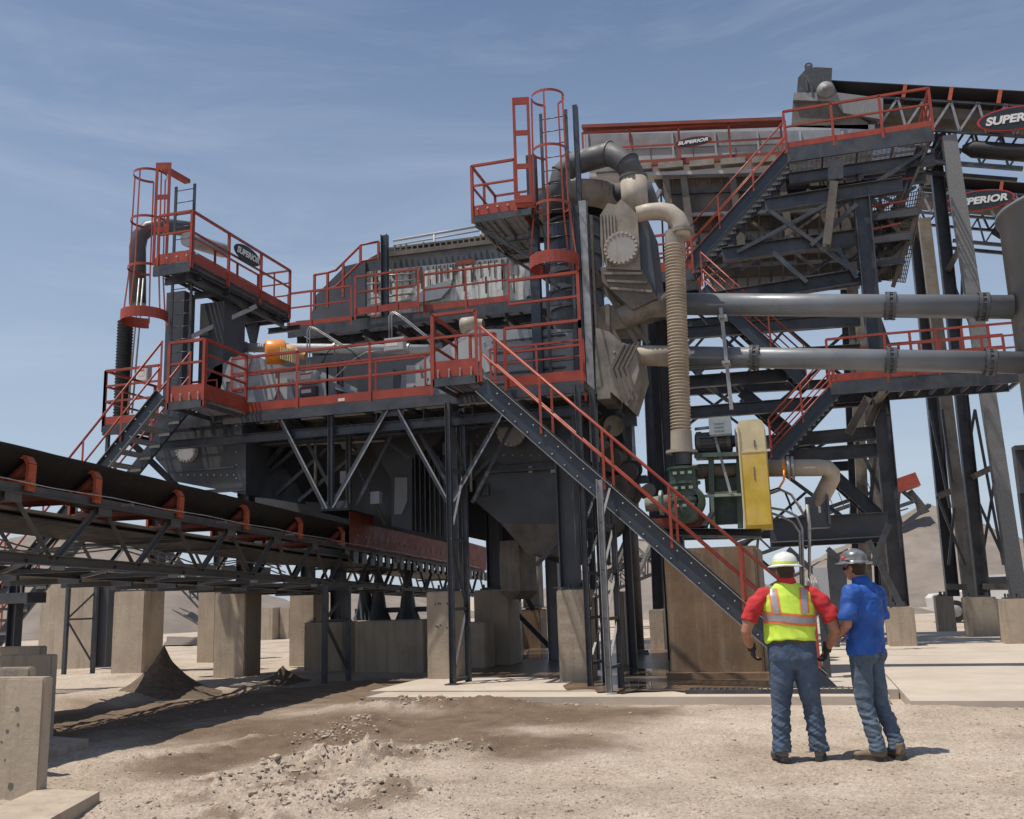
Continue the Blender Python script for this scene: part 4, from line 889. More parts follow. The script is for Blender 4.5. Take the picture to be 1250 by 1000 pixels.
conduit('thin black cable looping across the deck equipment', [(393, 444), (400, 430), (412, 420), (428, 428), (440, 440)], 19.1, .012, BLK)
conduit('thin pale cable drooping between the two junction boxes', [(400, 480), (408, 462), (430, 440), (447, 430), (470, 428)], 19.1, .01, GALV)
t = T('deck_machinery', 'dark blocky drive machinery between the two grey feed boxes', 'machinery')
MB().box(*fb(434, 452, 480, 486, 20.6, 1.5)).build('housing', PANEL, t); MB().beam(P(396, 470, 19.6), P(440, 482, 19.6), .3, .08).build('arm', GREY, t); MB().beam(P(415, 440, 19.8), P(415, 484, 19.8), .12, .12, YY, 'H').build('post', STEEL, t); MB().beam(P(393, 457, 19.9), P(436, 478, 19.9), .08, .12).build('arm', GREY, t)
MB().box(*fb(290, 432, 540, 500, 22.6, .1)).build('back_wall', PANEL, t)
# under-deck long girder dark mass above hopper
t = T('main_girder', 'heavy dark girder running behind the lower walkway deck', 'girder'); MB().box(xof(205, 510, 18.7), xof(712, 490, 18.7), 18.62, 18.88, ZD-.5, ZD-.1).build('web', PANEL, t); MB().box(xof(205, 510, 18.7), xof(712, 490, 18.7), 18.5, 18.61, ZD-.53, ZD-.48).build('flange', STEEL, t)
# ------------------------------------------------------------------ LADDER TOWERS
def cage(par, cx, cy, z0, z1, r0_, r1, n=4, band=.05, a0=.15, a1=6.13, bars=7, ang=0., flare=1.0, last=.3):
    """hoop guard round a ladder, opening towards +Y"""
    zs = [z0+(z1-z0)*i/(n-1) for i in range(n)]; ring = []
    for i, z in enumerate(zs):
        r = r0_*flare if i == 0 else (r1+(r0_-r1)*(1-i/(n-1))); hh = last if i == 0 else band; pts = []
        for k in range(25):
            a = ang+math.pi/2+a0*3+(2*math.pi-a0*6)*k/24; pts.append((math.cos(a)*r, math.sin(a)*r))
        ring.append((pts, z)); b = MB()
        for k in range(24):
            (xa, ya), (xb, yb) = pts[k], pts[k+1]; q = .993
            b.hexa([(cx+xa, cy+ya, z-hh/2), (cx+xb, cy+yb, z-hh/2), (cx+xb*q, cy+yb*q, z-hh/2), (cx+xa*q, cy+ya*q, z-hh/2), (cx+xa, cy+ya, z+hh/2), (cx+xb, cy+yb, z+hh/2), (cx+xb*q, cy+yb*q, z+hh/2), (cx+xa*q, cy+ya*q, z+hh/2)])
        b.build('hoop', RED, par)
    for j in range(bars):
        k = round(24*(j+.0)/(bars-1)); b = MB()
        for i in range(n-1):
            p = V((cx+ring[i][0][k][0]*.985, cy+ring[i][0][k][1]*.985, ring[i][1])); q = V((cx+ring[i+1][0][k][0]*.985, cy+ring[i+1][0][k][1]*.985, ring[i+1][1])); b.beam(p, q, .035, .01, YY)
        b.build('cage_bar', RED, par)
def ladder(par, cx, cy, z0, z1, w_=.45, m_=STEEL):
    for sx in (-1, 1): MB().beam((cx+sx*w_/2, cy, z0), (cx+sx*w_/2, cy, z1), .065, .03, YY).build('side_rail', m_, par)
    b = MB(); n = int((z1-z0)/.3)
    for i in range(n): b.tube([(cx-w_/2, cy, z0+.2+i*.3), (cx+w_/2, cy, z0+.2+i*.3)], .011, 6)
    b.each('rung', m_, par)
def slot_panel(par, o, a, wdt, z1, th, m_=RED, n=3, skip=()):
    """flat upright panel with tall openings; o lower corner, a unit across"""
    o = V(o); a = V(a).normalized(); H = z1-o.z; nrm = a.cross(UP); e = wdt*.17; b = MB()
    b.obox(o, a*e, nrm*th, UP*H); b.obox(o+a*(wdt-e), a*e, nrm*th, UP*H)
    for i in range(n+1):
        hh = .11 if 0 < i < n else .16; zc = (H-hh)*i/n; b.obox(o+a*e+UP*zc, a*(wdt-2*e), nrm*th, UP*hh)
    b.build('slotted_panel', m_, par)
# right ladder tower (centre of picture)
YL = 18.5
t = T('ladder_tower', 'tall caged red ladder rising above the centre of the plant', 'caged ladder', 'caged ladders')
c = P(676, 300, YL); cxr = c.x; ztop = P(676, 118, YL).z; zband = P(676, 322, YL).z
cage(t, cxr, YL, zband, ztop, .40, .35, 4, .06, flare=1.28, last=.26, bars=5, ang=math.pi*.0)
ladder(t, cxr+.02, YL+.36, ZD, ztop-.15, .56)
slot_panel(t, (P(629, 240, YL-.35).x, YL-.35, P(640, 248, YL-.3).z), (1, .25, 0), .36, P(640, 119, YL-.3).z, .03, RED, 3)
MB().prism([P(629, 247, YL-.35), P(652, 247, YL-.25), P(652, 252, YL+.3), P(645, 268, YL+.3)], V((0, .05, -.1))).build('foot_plate', RED, t)
t = T('rest_platform', 'small red railed rest platform hanging left of the tall central ladder cage', 'platform', 'ladder rest platforms')
pa = P(577, 264, YL-.3); pb = P(630, 256, YL-.3); zp = pa.z; deck(t, pa.x, P(656, 250, YL+.2).x, YL-.3, YL+1.35, zp, .12, STEEL, .038, .6, .12)
rail(t, (pa.x, YL-.3, zp), (pb.x, YL-.3, zp), 1.12, 1, .22, posts=1, t=.055); rail(t, (pa.x, YL-.27, zp), (pa.x, YL+1.35, zp), 1.12, 1, .2, posts=2, t=.05); rail(t, (pa.x, YL+1.35, zp), (pb.x+.2, YL+1.35, zp), 1.12, 1, .2, posts=2, t=.045)
b = MB(); b.beam((pa.x+.05, YL-.25, zp-.2), (cxr-.2, YL+.1, zp-1.15), .07, .07, None, 'L'); b.build('knee_brace', STEEL, t); MB().beam((pa.x+.05, YL+1.2, zp-.2), (cxr-.2, YL+1.2, zp-1.3), .07, .07, None, 'L').build('knee_brace', STEEL, t)
deck(t, P(612, 300, YL+1).x, P(652, 300, YL+1).x, YL+.6, YL+2.0, P(620, 298, YL+1).z, .1, STEEL, .038, .6, .12)
b = MB()
for k in range(4): b.bolt((pa.x+.12+k*.22, YL-.31, zp+.13), -YY, .022, .03)
b.each('hook_bolt', BOLT, t)
t = T('ladder_column', 'dark box column behind the central ladder standing on the deck', 'steel column', 'steel columns of the plant'); p = P(657, 420, YL+.45); MB().beam((p.x, p.y, ZD), (p.x, p.y, P(657, 190, YL+.45).z), .20, .2, YY, 'box').build('post', STRG, t)
p2 = P(710, 300, YL+.5); MB().beam((p2.x, p2.y, ZD), (p2.x, p2.y, P(700, 130, YL+.5).z), .10, .14, YY, 'box').build('post', STRG, t)
# left ladder tower
YLL = 17.6
zt = P(185, 214, YLL).z; zb_ = P(172, 388, YLL).z; c = P(180, 300, YLL)
t = T('ladder_tower', 'caged red ladder at the far left end of the plant', 'caged ladder', 'caged ladders')
cage(t, c.x, YLL, zb_, zt, .42, .37, 4, .06, flare=1.2, last=.24, bars=5)
ladder(t, c.x+.55, YLL+.55, ZD, zt-.1, .5)
slot_panel(t, (P(186, 320, YLL-.3).x, YLL-.3, P(190, 330, YLL).z), (1, .3, 0), .34, P(190, 208, YLL).z, .03, RED, 3)
MB().beam(P(201, 206, YLL-.2), P(229, 222, YLL+.6), .16, .09).build('head_bar', RED, t)
t = T('upper_platform', 'high railed platform with oval sign above the left end of the plant', 'platform', 'ladder rest platforms')
zU = P(233, 318, 17.2).z; xL = P(188, 322, 17.2).x; xR = P(233, 318, 17.2).x; fe = PX(349, 377, xR); yE = 17.2+4.25
deck(t, xL, xR, 17.2, yE, zU, .22, STEEL, .055, .5, .3, 'y'); 
rail(t, (xL+.1, 17.2, zU), (xR, 17.2, zU), 1.14, 1, .24, posts=1, t=.055); rail(t, (xR, 17.23, zU), (xR, yE, zU), 1.14, 1, .2, posts=3, t=.055); rail(t, (xR, yE, zU), (xL, yE, zU), 1.14, 2, .14, posts=2, t=.045); rail(t, (xL, yE, zU), (xL, 18.5, zU), 1.14, 2, .14, posts=3, t=.045)
b = MB()
for k in range(5): y = 17.6+k*1.1; b.beam((xL, y, zU-.25), (xR, y, zU-.25), .1, .14, None, 'I')
b.beam((xR-.1, 17.3, zU-.3), (xR-.1, yE, zU-.3), .12, .2, None, 'C'); b.build('beams', STEEL, t)
b = MB()
for k in range(4): b.bolt((xL+.35+k*.25, 17.18, zU+.12), -YY, .022, .03)
b.each('hook_bolt', BOLT, t)
t = T('mast_column', 'massive dark column carrying the high left platform', 'steel column', 'steel columns of the plant'); p = P(219, 420, 18.6)
MB().beam((p.x, p.y, ZD-.4), (p.x, p.y, zU-.2), .48, .42, YY, 'box').build('post', PANEL, t)
MB().beam((p.x+.2, p.y, zU-1.3), (p.x+1.25, p.y+1.2, zU-.3), .1, .1, None, 'box').build('knee_brace', GALV, t)
MB().prism([P(232, 345, 18.9), P(300, 345, 20), P(318, 378, 21.4), P(308, 430, 21.4), P(300, 400, 21.4), P(262, 365, 20)], YY*.12).build('curved_bracket', STEEL, t)
MB().box(p.x+.25, p.x+.9, p.y+.4, p.y+1.3, ZD-.2, zU-.35).build('rear_box', PANEL, t)
t = T('funnel_pipe', 'tan funnel shaped pipe hanging under the high left platform', 'pipe'); p = P(272, 370, 20.0); p1 = P(266, 455, 20.0)
MB().lathe((p.x, p.y, p1.z), UP, [(0, .24), (.9, .26), (1.1, .30), (1.45, .46), (1.5, .50), (1.56, .50), (1.56, .3)], 26).build('body', TAND, t)
t = T('ribbed_duct', 'black ribbed flexible duct behind the left ladder cage', 'duct'); p = P(153, 400, 19.2); z0_ = P(153, 520, 19.2).z; z1_ = P(160, 300, 19.2).z; pr = []; k = 0; z = 0
z1_ = P(158, 392, 19.2).z
while z < z1_-z0_: pr += [(z, .17), (z+.03, .195), (z+.06, .17)]; z += .075
MB().lathe((p.x, p.y, z0_), UP, pr, 18).build('hose', BLK, t)
z1_ -= .3; el_ = arc((p.x+.5, p.y, z1_-.2), (-1, 0, 0), UP, .5, 0, math.pi/2, 6); MB().tube([P(168, 372, 19.3), P(168, 302, 19.3), P(171, 288, 19.3), P(181, 279, 19.4), P(200, 276, 19.6), P(232, 280, 20.2)], .2, 18).build('elbow', PANEL, t)
MB().tube([P(228, 292, 19.5), P(272, 306, 21)], .19, 16).build('cross_pipe', GREY, t)
ebox('small white notice box behind the left ladder rails', 168, 448, 180, 465, 18.9, STICK)
for u in (160, 165): conduit('thin grey conduit rising behind the left ladder, %s of two' % ('left' if u == 160 else 'right'), [(u-4, 505), (u+10, 340)], 18.4, .022)
# curved low bits by stair
# ------------------------------------------------------------------ UPPER WALKWAY + SCREEN A
YU = 25.0; zW = P(569, 374, YU).z
t = T('upper_walkway', 'upper red railed walkway in front of the white stained vibrating screen', 'walkway')
x0 = P(352, 394, YU).x; xm = P(430, 383, YU).x; x1 = P(712, 352, YU).x
deck(t, x0, x1, YU, YU+1.3, zW, .3, STEEL, .06, 1.0)
us = [352, 380, 429]; xs = [P(u, 388, YU).x for u in us]
for i in range(2): rail(t, (xs[i], YU, zW), (xs[i+1], YU, zW), 1.05, 1, .14, posts=1, ends=(1, 1 if i else 0), t=.06)
us = [434, 440, 490, 511]; xs = [P(u, 378, YU-.25).x for u in us]; zq = zW+.06
rail(t, (xs[0], YU-.25, zq), (xs[3], YU-.25, zq), 1.15, 1, .2, posts=3, t=.06)
us = [518, 569, 622]; xs = [P(u, 370, YU).x for u in us]; rail(t, (xs[0], YU, zW), (xs[2], YU, zW), 1.1, 1, .18, posts=2, t=.06)
b = MB()
for k in range(9): q = x0+.3+(x1-x0-.4)*k/8; b.beam((q, YU, zW-.42), (q, YU+1.6, zW-.42), .12, .22, None, 'I'); b.beam((q, YU+.1, zW-.45), (q, YU+1.7, zW-1.7), .09, .09, None, 'L')
b.beam((x0, YU+1.5, zW-.6), (x1, YU+1.5, zW-.6), .2, .3, None, 'I'); b.build('brackets', STEEL, t)
YS = 27.0
t = T('vibrating_screen', 'white stained vibrating screen with dark sloping end left of the central ladder', 'vibrating screen', 'vibrating screens')
MB().prism([P(u, v, YS) for u, v in ((378, 392), (386, 360), (421, 325), (446, 319), (446, 385))], YY*2.2).build('end_plate', PANEL, t)
MB().prism([P(u, v, YS+.1) for u, v in ((446, 332), (640, 312), (640, 372), (446, 385))], YY*2.0).build('side_panel', WHT, t)
MB().prism([P(u, v, YS+.12) for u, v in ((446, 318), (470, 305), (640, 296), (640, 312), (446, 332))], YY*2.0).build('upper_plate', PANEL, t)
MB().prism([P(u, v, YS-.05) for u, v in ((520, 330), (614, 320), (614, 362), (490, 372), (505, 352))], YY*.14).build('cover_plate', WHT, t)
b = MB()
for i in range(46):
    u = random.uniform(452, 636); v = 331-(u-452)*.085; p = P(u, v+random.choice((0, 0, 0, random.uniform(5, 26))), YS-.075); b.box(p.x-random.uniform(.008, .05), p.x+.01, p.y-.01, p.y, p.z-random.uniform(.12, .75), p.z)
b.each('drip_stain', mat('dark_drip_stain', (.07, .05, .035), .8), t)
MB().prism([P(u, v, YS-.2) for u, v in ((498, 372), (520, 350), (552, 341), (549, 352), (538, 364))], YY*.12).build('angled_cover', GREY, t)
b = MB(); q = P(470, 370, YS-.5); b.beam((q.x, q.y, zW), (q.x, q.y, P(470, 287, YS-.5).z), .2, .2, YY, 'H', .02); b.build('corner_post', STEEL, t)
b = MB(); b.beam(P(470, 312, YS-.05), P(620, 293, YS-.05), .12, .14); b.beam(P(470, 306, YS+.3), P(620, 287, YS+.3), .3, .06); b.build('top_rim', TAND, t)
b = MB()
for i in range(22): p = P(475+i*7, 308-i*.85, YS); b.beam(p, p+UP*random.uniform(.08, .22), .05, .05)
for i in range(26): p = P(452+i*7, 334-i*.75, YS+.05); b.box(p.x-.02, p.x+.02, p.y-.03, p.y, p.z-random.uniform(.1, .55), p.z)
for i in range(5): p = P(455+i*36, 330, YS); 
b.each('clamp', TAND, t)
MB().beam(P(556, 322, YS-.02), P(580, 318, YS-.02), .02, .16).build('name_strip', REDD, t)
b = MB()
for i in range(5): b.tube([P(448, 338+i*9, YS-.1), P(505, 334+i*8, YS-.1)], .03, 6)
b.build('spray_pipes', GALV, t)
b = MB(); p = P(480, 294, YS+1); q = P(591, 275, YS+1); b.tube([p, q], .045, 8); b.tube([p-UP*.16, q-UP*.16], .03, 8)
for u in (530, 587): s_ = P(u, 294-(u-480)*.171, YS+1); b.tube([s_, s_-UP*.95], .045, 6)
b.build('pale_handrail', WHTC, t)
t2 = T('corner_rail', 'red rails stepping up over the dark sloping end of the left screen', 'railing')
for off in (0, .55): MB().tube([P(u, v, YS-.4)-UP*off for u, v in ((383, 336), (400, 333), (410, 330), (441, 299), (462, 295))], .04, 8).build('rail', RED, t2)
for u, v in ((384, 336), (400, 333), (419, 321), (440, 300), (462, 295)): p = P(u, v, YS-.4); MB().beam(p, p-UP*(1.15 if u < 430 else .6), .07, .07).build('post', RED, t2)
# understructure of screen A (dark frames + hopper)
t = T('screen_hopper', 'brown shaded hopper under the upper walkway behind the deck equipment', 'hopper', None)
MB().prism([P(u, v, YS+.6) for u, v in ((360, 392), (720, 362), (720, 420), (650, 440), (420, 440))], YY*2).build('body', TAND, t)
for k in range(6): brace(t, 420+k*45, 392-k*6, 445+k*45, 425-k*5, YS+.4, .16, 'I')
# ================================================================== CENTRE: CYCLONE, PUMP, HOSE, PIPES
YC = 20.2
t = T('black_overflow_pipe', 'fat black segmented elbow pipe arching over beside the tall ladder', 'pipe')
pts = [P(684, 255, YC), P(684, 226, YC), P(687, 212, YC), P(700, 200, YC), P(744, 188, YC-.2), P(766, 200, YC-.4), P(773, 218, YC-.4)]
MB().tube(pts, .27, 22).build('pipe_segment', BLKM, t)
for i in range(1, 6): MB().lathe(pts[i]-(pts[i+1]-pts[i-1]).normalized()*.012, pts[i+1]-pts[i-1], [(0, .27), (0, .29), (.024, .29), (.024, .27)], 22, False).build('seam', BLKM, t)
MB().tube([P(773, 216, YC-.4), P(776, 262, YC-.4)], [.29, .29], 20).build('dusty_sleeve', PIPT, t)
MB().lathe(P(773, 216, YC-.4), -UP, [(0, .28), (0, .31), (.06, .31), (.06, .28)], 24, False).build('clamp_band', BLKM, t)
MB().tube([P(745, 236, YC+.6), P(790, 232, YC+.4), P(794, 252, YC+.4)], .21, 16).build('side_pipe', BLKM, t)
t = T('cyclone', 'dusty round cyclone bowl with dark ribbed body behind the tall ladder cage', 'cyclone'); p = P(705, 262, YC+.9)
b = MB().lathe((p.x, p.y, p.z-.1), UP, [(0, .75), (.1, 1.05), (.45, 1.12), (.5, 1.12), (.5, .9), (.62, .5), (.7, .3)], 36).build('bowl', TAN, t)
pr = []; z = -2.6
while z < -.15: pr += [(z, .62), (z+.2, .62), (z+.2, .70), (z+.26, .70), (z+.26, .62)]; z += .42
MB().lathe((p.x-.1, p.y, p.z), UP, pr, 28, False).build('ribbed_body', PANEL, t)
MB().lathe((p.x-.1, p.y, p.z-3.6), UP, [(0, .25), (1.0, .62)], 24).build('cone', PANEL, t)
t = T('cyclone_column', 'tall dusty grey column right of the ladder cage, full height beside the feed box', 'steel column', 'steel columns of the plant')
p = P(719, 400, 18.9); MB().beam((p.x, p.y, P(719, 565, 18.9).z), (p.x, p.y, P(719, 246, 18.9).z), .15, .2, YY, 'box').build('post', GALV, t); MB().beam((p.x-.16, p.y, .1), (p.x-.16, p.y, P(712, 250, 18.9).z), .12, .12, YY, 'H').build('post', STEEL, t); MB().beam((p.x+.14, p.y+.1, P(719, 480, 18.9).z), (p.x+.14, p.y+.1, P(719, 262, 18.9).z), .05, .12, YY).build('flange', TAN, t)
t = T('upper_feed_box', 'tan dust caked box with big bolted round flange beside the ribbed hose', 'feed box', 'dust caked discharge boxes'); Y_ = 18.6
MB().prism([P(u, v, Y_) for u, v in ((733, 262), (742, 248), (752, 250), (758, 243), (766, 250), (778, 262), (782, 330), (740, 328), (733, 300))], YY*1.5).build('front_box', TAN, t)
MB().prism([P(u, v, Y_+.1) for u, v in ((776, 258), (790, 266), (802, 366), (772, 374), (762, 340), (778, 330))], YY*1.5).build('side_box', PANEL, t)
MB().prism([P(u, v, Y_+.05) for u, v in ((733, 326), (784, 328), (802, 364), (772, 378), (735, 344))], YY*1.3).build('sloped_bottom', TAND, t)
for k in range(3): MB().beam(P(737+k*4, 334+k*9, Y_+.02), P(784+k*6, 334+k*11, Y_+.02), .05, .05).build('rib', TAN, t)
b = MB()
for k in range(5): b.box(*fb(734+k*4, 262+k*0, 736+k*4, 325, Y_-.03, .03))
b.each('caked_streak', TAN, t)
manhole(t, 759, 305, Y_, .31, 22, mat('dusty_grey_cover', (.30, .29, .275), .6, 0, .15, 3, .4, (.36, .31, .25), .5, (.18, .15, .12)), None, PIPT, .1)
t = T('strut_frame', 'dark machinery frame with diagonal struts between the upper and lower tan boxes', 'steel frame')
for l in ((724, 325, 778, 420), (738, 355, 792, 420), (728, 372, 770, 440), (735, 350, 715, 330), (742, 372, 742, 420)): brace(t, *l, 19.0, .09, 'box', TAND)
MB().box(*fb(726, 372, 780, 402, 20.3, 1.2)).build('body', TAND, t); MB().beam(P(724, 418, 19.4), P(782, 418, 19.4), .12, .12).build('beam', STEEL, t)
t = T('lower_feed_box', 'tan dust caked chevron shaped box below, left of the lower long pipe', 'feed box', 'dust caked discharge boxes'); Y_ = 18.6
MB().prism([P(u, v, Y_) for u, v in ((727, 400), (744, 405), (760, 420), (768, 424), (750, 448), (745, 486), (727, 486))], YY*1.3).build('plate', TAN, t)
MB().prism([P(u, v, Y_-.1) for u, v in ((760, 418), (776, 424), (780, 452), (766, 496), (745, 478), (742, 452))], YY*1.3).build('folded_side', TAN, t)
for k in range(4): MB().prism([P(u+k*6, v-k*1, Y_-.14) for u, v in ((760, 422), (763, 420), (748, 451), (762, 490), (759, 492), (744, 451))], YY*.05).build('rib', TAND, t)
MB().box(*fb(729, 472, 745, 487, Y_-.08, .07)).build('foot', TAN, t)
b = MB()
for k in range(5): b.bolt(P(750, 430+k*7, Y_), -YY, .02, .03)
b.each('bolt', BOLT, t)
# long pipes
def long_pipe(label, u0, v0, u1, v1, Y, r, fl, cls, mt):
    t = T('slurry_pipe', label, 'pipe', 'long slurry pipes'); a = P(u0, v0, Y); b_ = P(u1, v1, Y); d = (b_-a).normalized(); MB().tube([a, b_], r, 28).build('pipe', mt, t)
    for u in fl:
        f = (u-u0)/(u1-u0); # linear in x is enough at one depth
        q = a+(b_-a)*((P(u, v0+(v1-v0)*f, Y).x-a.x)/(b_.x-a.x))
        fo = MB().lathe(q-d*.09, d, [(0, r), (0, r*1.22), (.055, r*1.22), (.055, r*1.1), (.115, r*1.1), (.115, r*1.22), (.17, r*1.22), (.17, r)], 30, False).build('flange', PANEL, t); b = MB(); b.bolts(q-d*.105, d, r*1.15, 16, .013, .20); b.each('bolt', STEEL, fo)
    return t, a, b_, d
tp, a, b_, d = long_pipe('upper long grey pipe running right into the tank', 800, 371, 1236, 375, 19.0, .222, (1087, 1200), (), PIPE)
MB().tube([a-d*.7-UP*.35, a-d*.2-UP*.05, a+d*.25], .25, 20).build('dusty_elbow', TAN, tp)
tp, a, b_, d = long_pipe('lower long grey pipe running right into the tank', 775, 434, 1248, 443, 19.0, .205, (921, 1088, 1209), (), PIPE)
MB().tube([a-d*.25, a+d*.9], .209, 22).build('dusty_end', PIPT, tp)
t = T('pipe_hanger', 'thin grey support stand pole between the two long pipes', 'pipe stand')
a = P(880, 376, 18.7); b_ = P(893, 500, 18.7); MB().beam(a, b_, .07, .05, YY).build('pole', GALV, t); MB().box(*fb(877, 384, 887, 388, 18.6, .3)).build('clamp', GALV, t); MB().box(*fb(881, 440, 891, 443, 18.6, .3)).build('clamp', GALV, t)
t = T('slurry_tank', 'large grey cylindrical tank cut by the right edge of the picture', 'tank'); p = P(1214, 285, 19.0); zt_ = P(1214, 262, 19).z; c = (p.x+1.62*1.10, 19.2)
MB().lathe((c[0], c[1], 3.7), UP, [(-1.5, .5), (-.6, 1.5), (-.5, 1.62), (zt_-3.75, 1.62), (zt_-3.75, 1.68), (zt_-3.68, 1.68), (zt_-3.68, 1.60)], 64).build('shell', PIPE, t)
MB().tube([(c[0]-1.2, c[1]-.9, 0), (c[0]-1.2, c[1]-.9, 4.6)], .09, 10).build('leg', STEEL, t); MB().lathe((c[0]-.4, c[1]-1.2, 3.5), V((0, -.2, 1)), [(0, .6), (1.3, .62), (1.34, .66), (1.40, .66), (1.44, .62), (3.2, .6), (3.6, .45), (3.9, .2), (4.0, .01)], 30).build('side_pipe', PIPE, t)
t = T('wall_cabinet', 'dark cabinet piece at the extreme right edge under the tank', 'cabinet'); b = fb(1242, 543, 1262, 602, 20, .3); MB().box(*b).build('case', PANEL, t); b = fb(1239, 545, 1262, 549, 19.9, .1); MB().box(*b).build('rim', STEEL, t); p = P(1250, 602, 20.1); MB().beam((p.x, 20.1, p.z), (p.x, 20.1, 0), .2, .2, YY, 'H').build('post', STEEL, t)
# ribbed hose with elbow
YH = 18.4
t = T('ribbed_hose', 'tall tan ribbed suction hose with elbow at top dropping to the green pump', 'hose')
MB().tube([P(778, 262, YH), P(790, 259, YH), P(806, 258, YH), P(817, 260, YH), P(826, 267, YH), P(831, 277, YH), P(831, 290, YH)], [.16, .17, .18, .185, .185, .185, .185], 20).build('elbow', PIPT, t)
a = P(823.5, 288, YH); a = P(823, 290, YH); b_ = P(832, 546, YH); H = a.z-b_.z; ax = (a-b_).normalized()
MB().lathe(P(831, 284, YH), V((-.05, 0, 1)), [(-.02, .17), (-.02, .24), (.05, .24), (.05, .2)], 26, False).build('flange', TAN, t)
MB().lathe(a+ax*.02, -ax, [(-.1, .185), (.2, .19)], 20).build('cuff', TAN, t)
n = 62; pr = []
for i in range(n): z = .15+(H-.3)*i/n; q = (H-.3)/n; pr += [(z, .168), (z+q*.25, .2), (z+q*.6, .2), (z+q*.85, .168)]
MB().lathe(b_, ax, pr, 24).build('ribs', HOSE, t)
MB().lathe(b_-ax*.12, ax, [(0, .20), (0, .30), (.05, .30), (.05, .21), (.42, .20)], 26, False).build('lower_cuff', PIPT, t)
t = T('slurry_pump', 'dark green slurry pump with pale bolts under the ribbed hose', 'pump'); c = P(836, 606, YH)
MB().lathe(P(834, 568, YH), UP, [(0, .17), (.32, .19)], 20).build('spool', PANEL, t)
zt_ = P(836, 570, YH).z; zb_ = P(842, 640, YH).z
b = MB(); b.lathe((c.x, YH, zb_), UP, [(0, .2), (.08, .3), (.5, .28), (.55, .2)], 22); b.lathe((c.x+.05, YH-.05, c.z-.1), -YY+XX*.0, [(-.3, .2), (-.2, .32), (.12, .32), (.18, .22)], 28); b.box(c.x-.24, c.x+.24, YH-.2, YH+.2, c.z, zt_-.05); b.build('casing', GRN, t)
b = MB()
for zz in (zt_-.06, c.z+.22, c.z-.1): b.lathe((c.x, YH, zz), UP, [(0, .2), (0, .31), (.05, .31), (.05, .2)], 24, False)
b.build('flanges', GRN, t)
b = MB()
for zz in (zt_-.17, c.z+.11, c.z-.22):
    for k in (-.16, -.02, .12): b.box(c.x+k, c.x+k+.07, YH-.33, YH-.27, zz, zz+.05)
b.each('pale_bolt', GRNP, t)
MB().tube([(c.x-.25, YH, c.z-.1), (c.x-.75, YH, c.z-.12)], [.16, .13], 16).build('inlet_pipe', TAN, t); MB().lathe((c.x-.42, YH, c.z-.1), -XX, [(0, .15), (0, .24), (.05, .24), (.05, .15)], 20, False).build('inlet_flange', GRNP, t)
MB().box(*fb(786, 632, 858, 645, YH-.1, 1.0)).build('base_plate', REDD, t); MB().prism([P(u, v, YH-.2) for u, v in ((866, 625), (872, 625), (862, 642), (856, 642))], YY*.3).build('wedge', STEEL, t)
t = T('pump_stand', 'green steel pump frame with pale posts between the pump and the yellow guard', 'pump frame'); YP = YH+.25
for u in (868, 902): MB().beam(P(u, 558, YP), P(u+2, 645, YP), .10, .1, YY, 'box').build('post', GRN, t)
MB().beam(P(849, 558, YP), P(905, 556, YP), .5, .08).build('top_plate', GRN, t); MB().beam(P(855, 606, YP-.1), P(905, 604, YP-.1), .1, .05).build('mid_bar', GRNP, t); MB().beam(P(869, 607, YP-.15), P(871, 640, YP-.15), .06, .06, YY).build('pale_post', GRNP, t)
MB().box(*fb(860, 568, 904, 600, YP+.25, .5)).build('bearing_housing', GRN, t); MB().tube([P(845, 575, YP+.2), P(905, 573, YP+.2)], .13, 14).build('shaft_cover', TAN, t); MB().beam(P(872, 530, YP-.1), P(892, 602, YP-.2), .05, .05).build('grey_strut', GALV, t)
MB().box(*fb(868, 606, 902, 640, YP+.3, .2)).build('guard_plate', GRN, t)
b = MB(); b.beam(P(785, 650, YP), P(930, 652, YP), .9, .14, None, 'I'); b.build('skid', PANEL, t)
t = T('electric_motor', 'blue grey finned electric motor left of the yellow guard', 'electric motor'); c = P(876, 540, YP+.1); 
MB().lathe((P(848, 535, YP).x, YP+.1, c.z), XX, [(0, .001), (0, .17), (.03, .23), (.12, .23), (.12, .21), (.6, .21), (.6, .24), (.68, .24), (.70, .12), (.8, .1)], 24, False).build('body', PANEL, t)
b = MB()
for k in range(13): a_ = math.pi*.9+k*.25; b.obox((c.x-.32, YP+.1+.2*math.cos(a_), c.z+.2*math.sin(a_)), XX*.5, V((0, .06*math.cos(a_), .06*math.sin(a_))), V((0, -.012*math.sin(a_), .012*math.cos(a_))))
b.build('fins', STEEL, t); b = fb(866, 509, 892, 532, YP-.25, .26); MB().box(*b).build('terminal_box', BLUG, t); MB().box(b[0]-.01, b[1]+.01, b[2]-.012, b[2]-.001, b[4]+.03, b[5]-.03).build('terminal_lid', BLUG, t); 
for k in range(3): MB().box(b[0]+.08, b[0]+.26, b[2]-.02, b[2]-.0125, b[4]+.10+k*.07, b[4]+.125+k*.07).build('lid_rib', BLUG, t)
MB().lathe((P(898, 540, YP).x, YP+.1, c.z), XX, [(0, .1), (0, .25), (.05, .25), (.05, .1)], 22, False).build('end_flange', BLUG, t)
MB().tube([P(848, 524, YP-.1), P(866, 522, YP-.1)], .03, 8).build('cable_gland', GALV, t)
t = T('belt_guard', 'tall yellow belt guard with rounded dusty top standing beside the green pump', 'belt guard'); Y0 = YH-.35; x0 = P(905, 590, Y0).x; x1 = P(938, 590, Y0).x; zt_ = P(920, 512, Y0).z; zm = P(920, 552, Y0).z; zb_ = P(922, 645, Y0).z
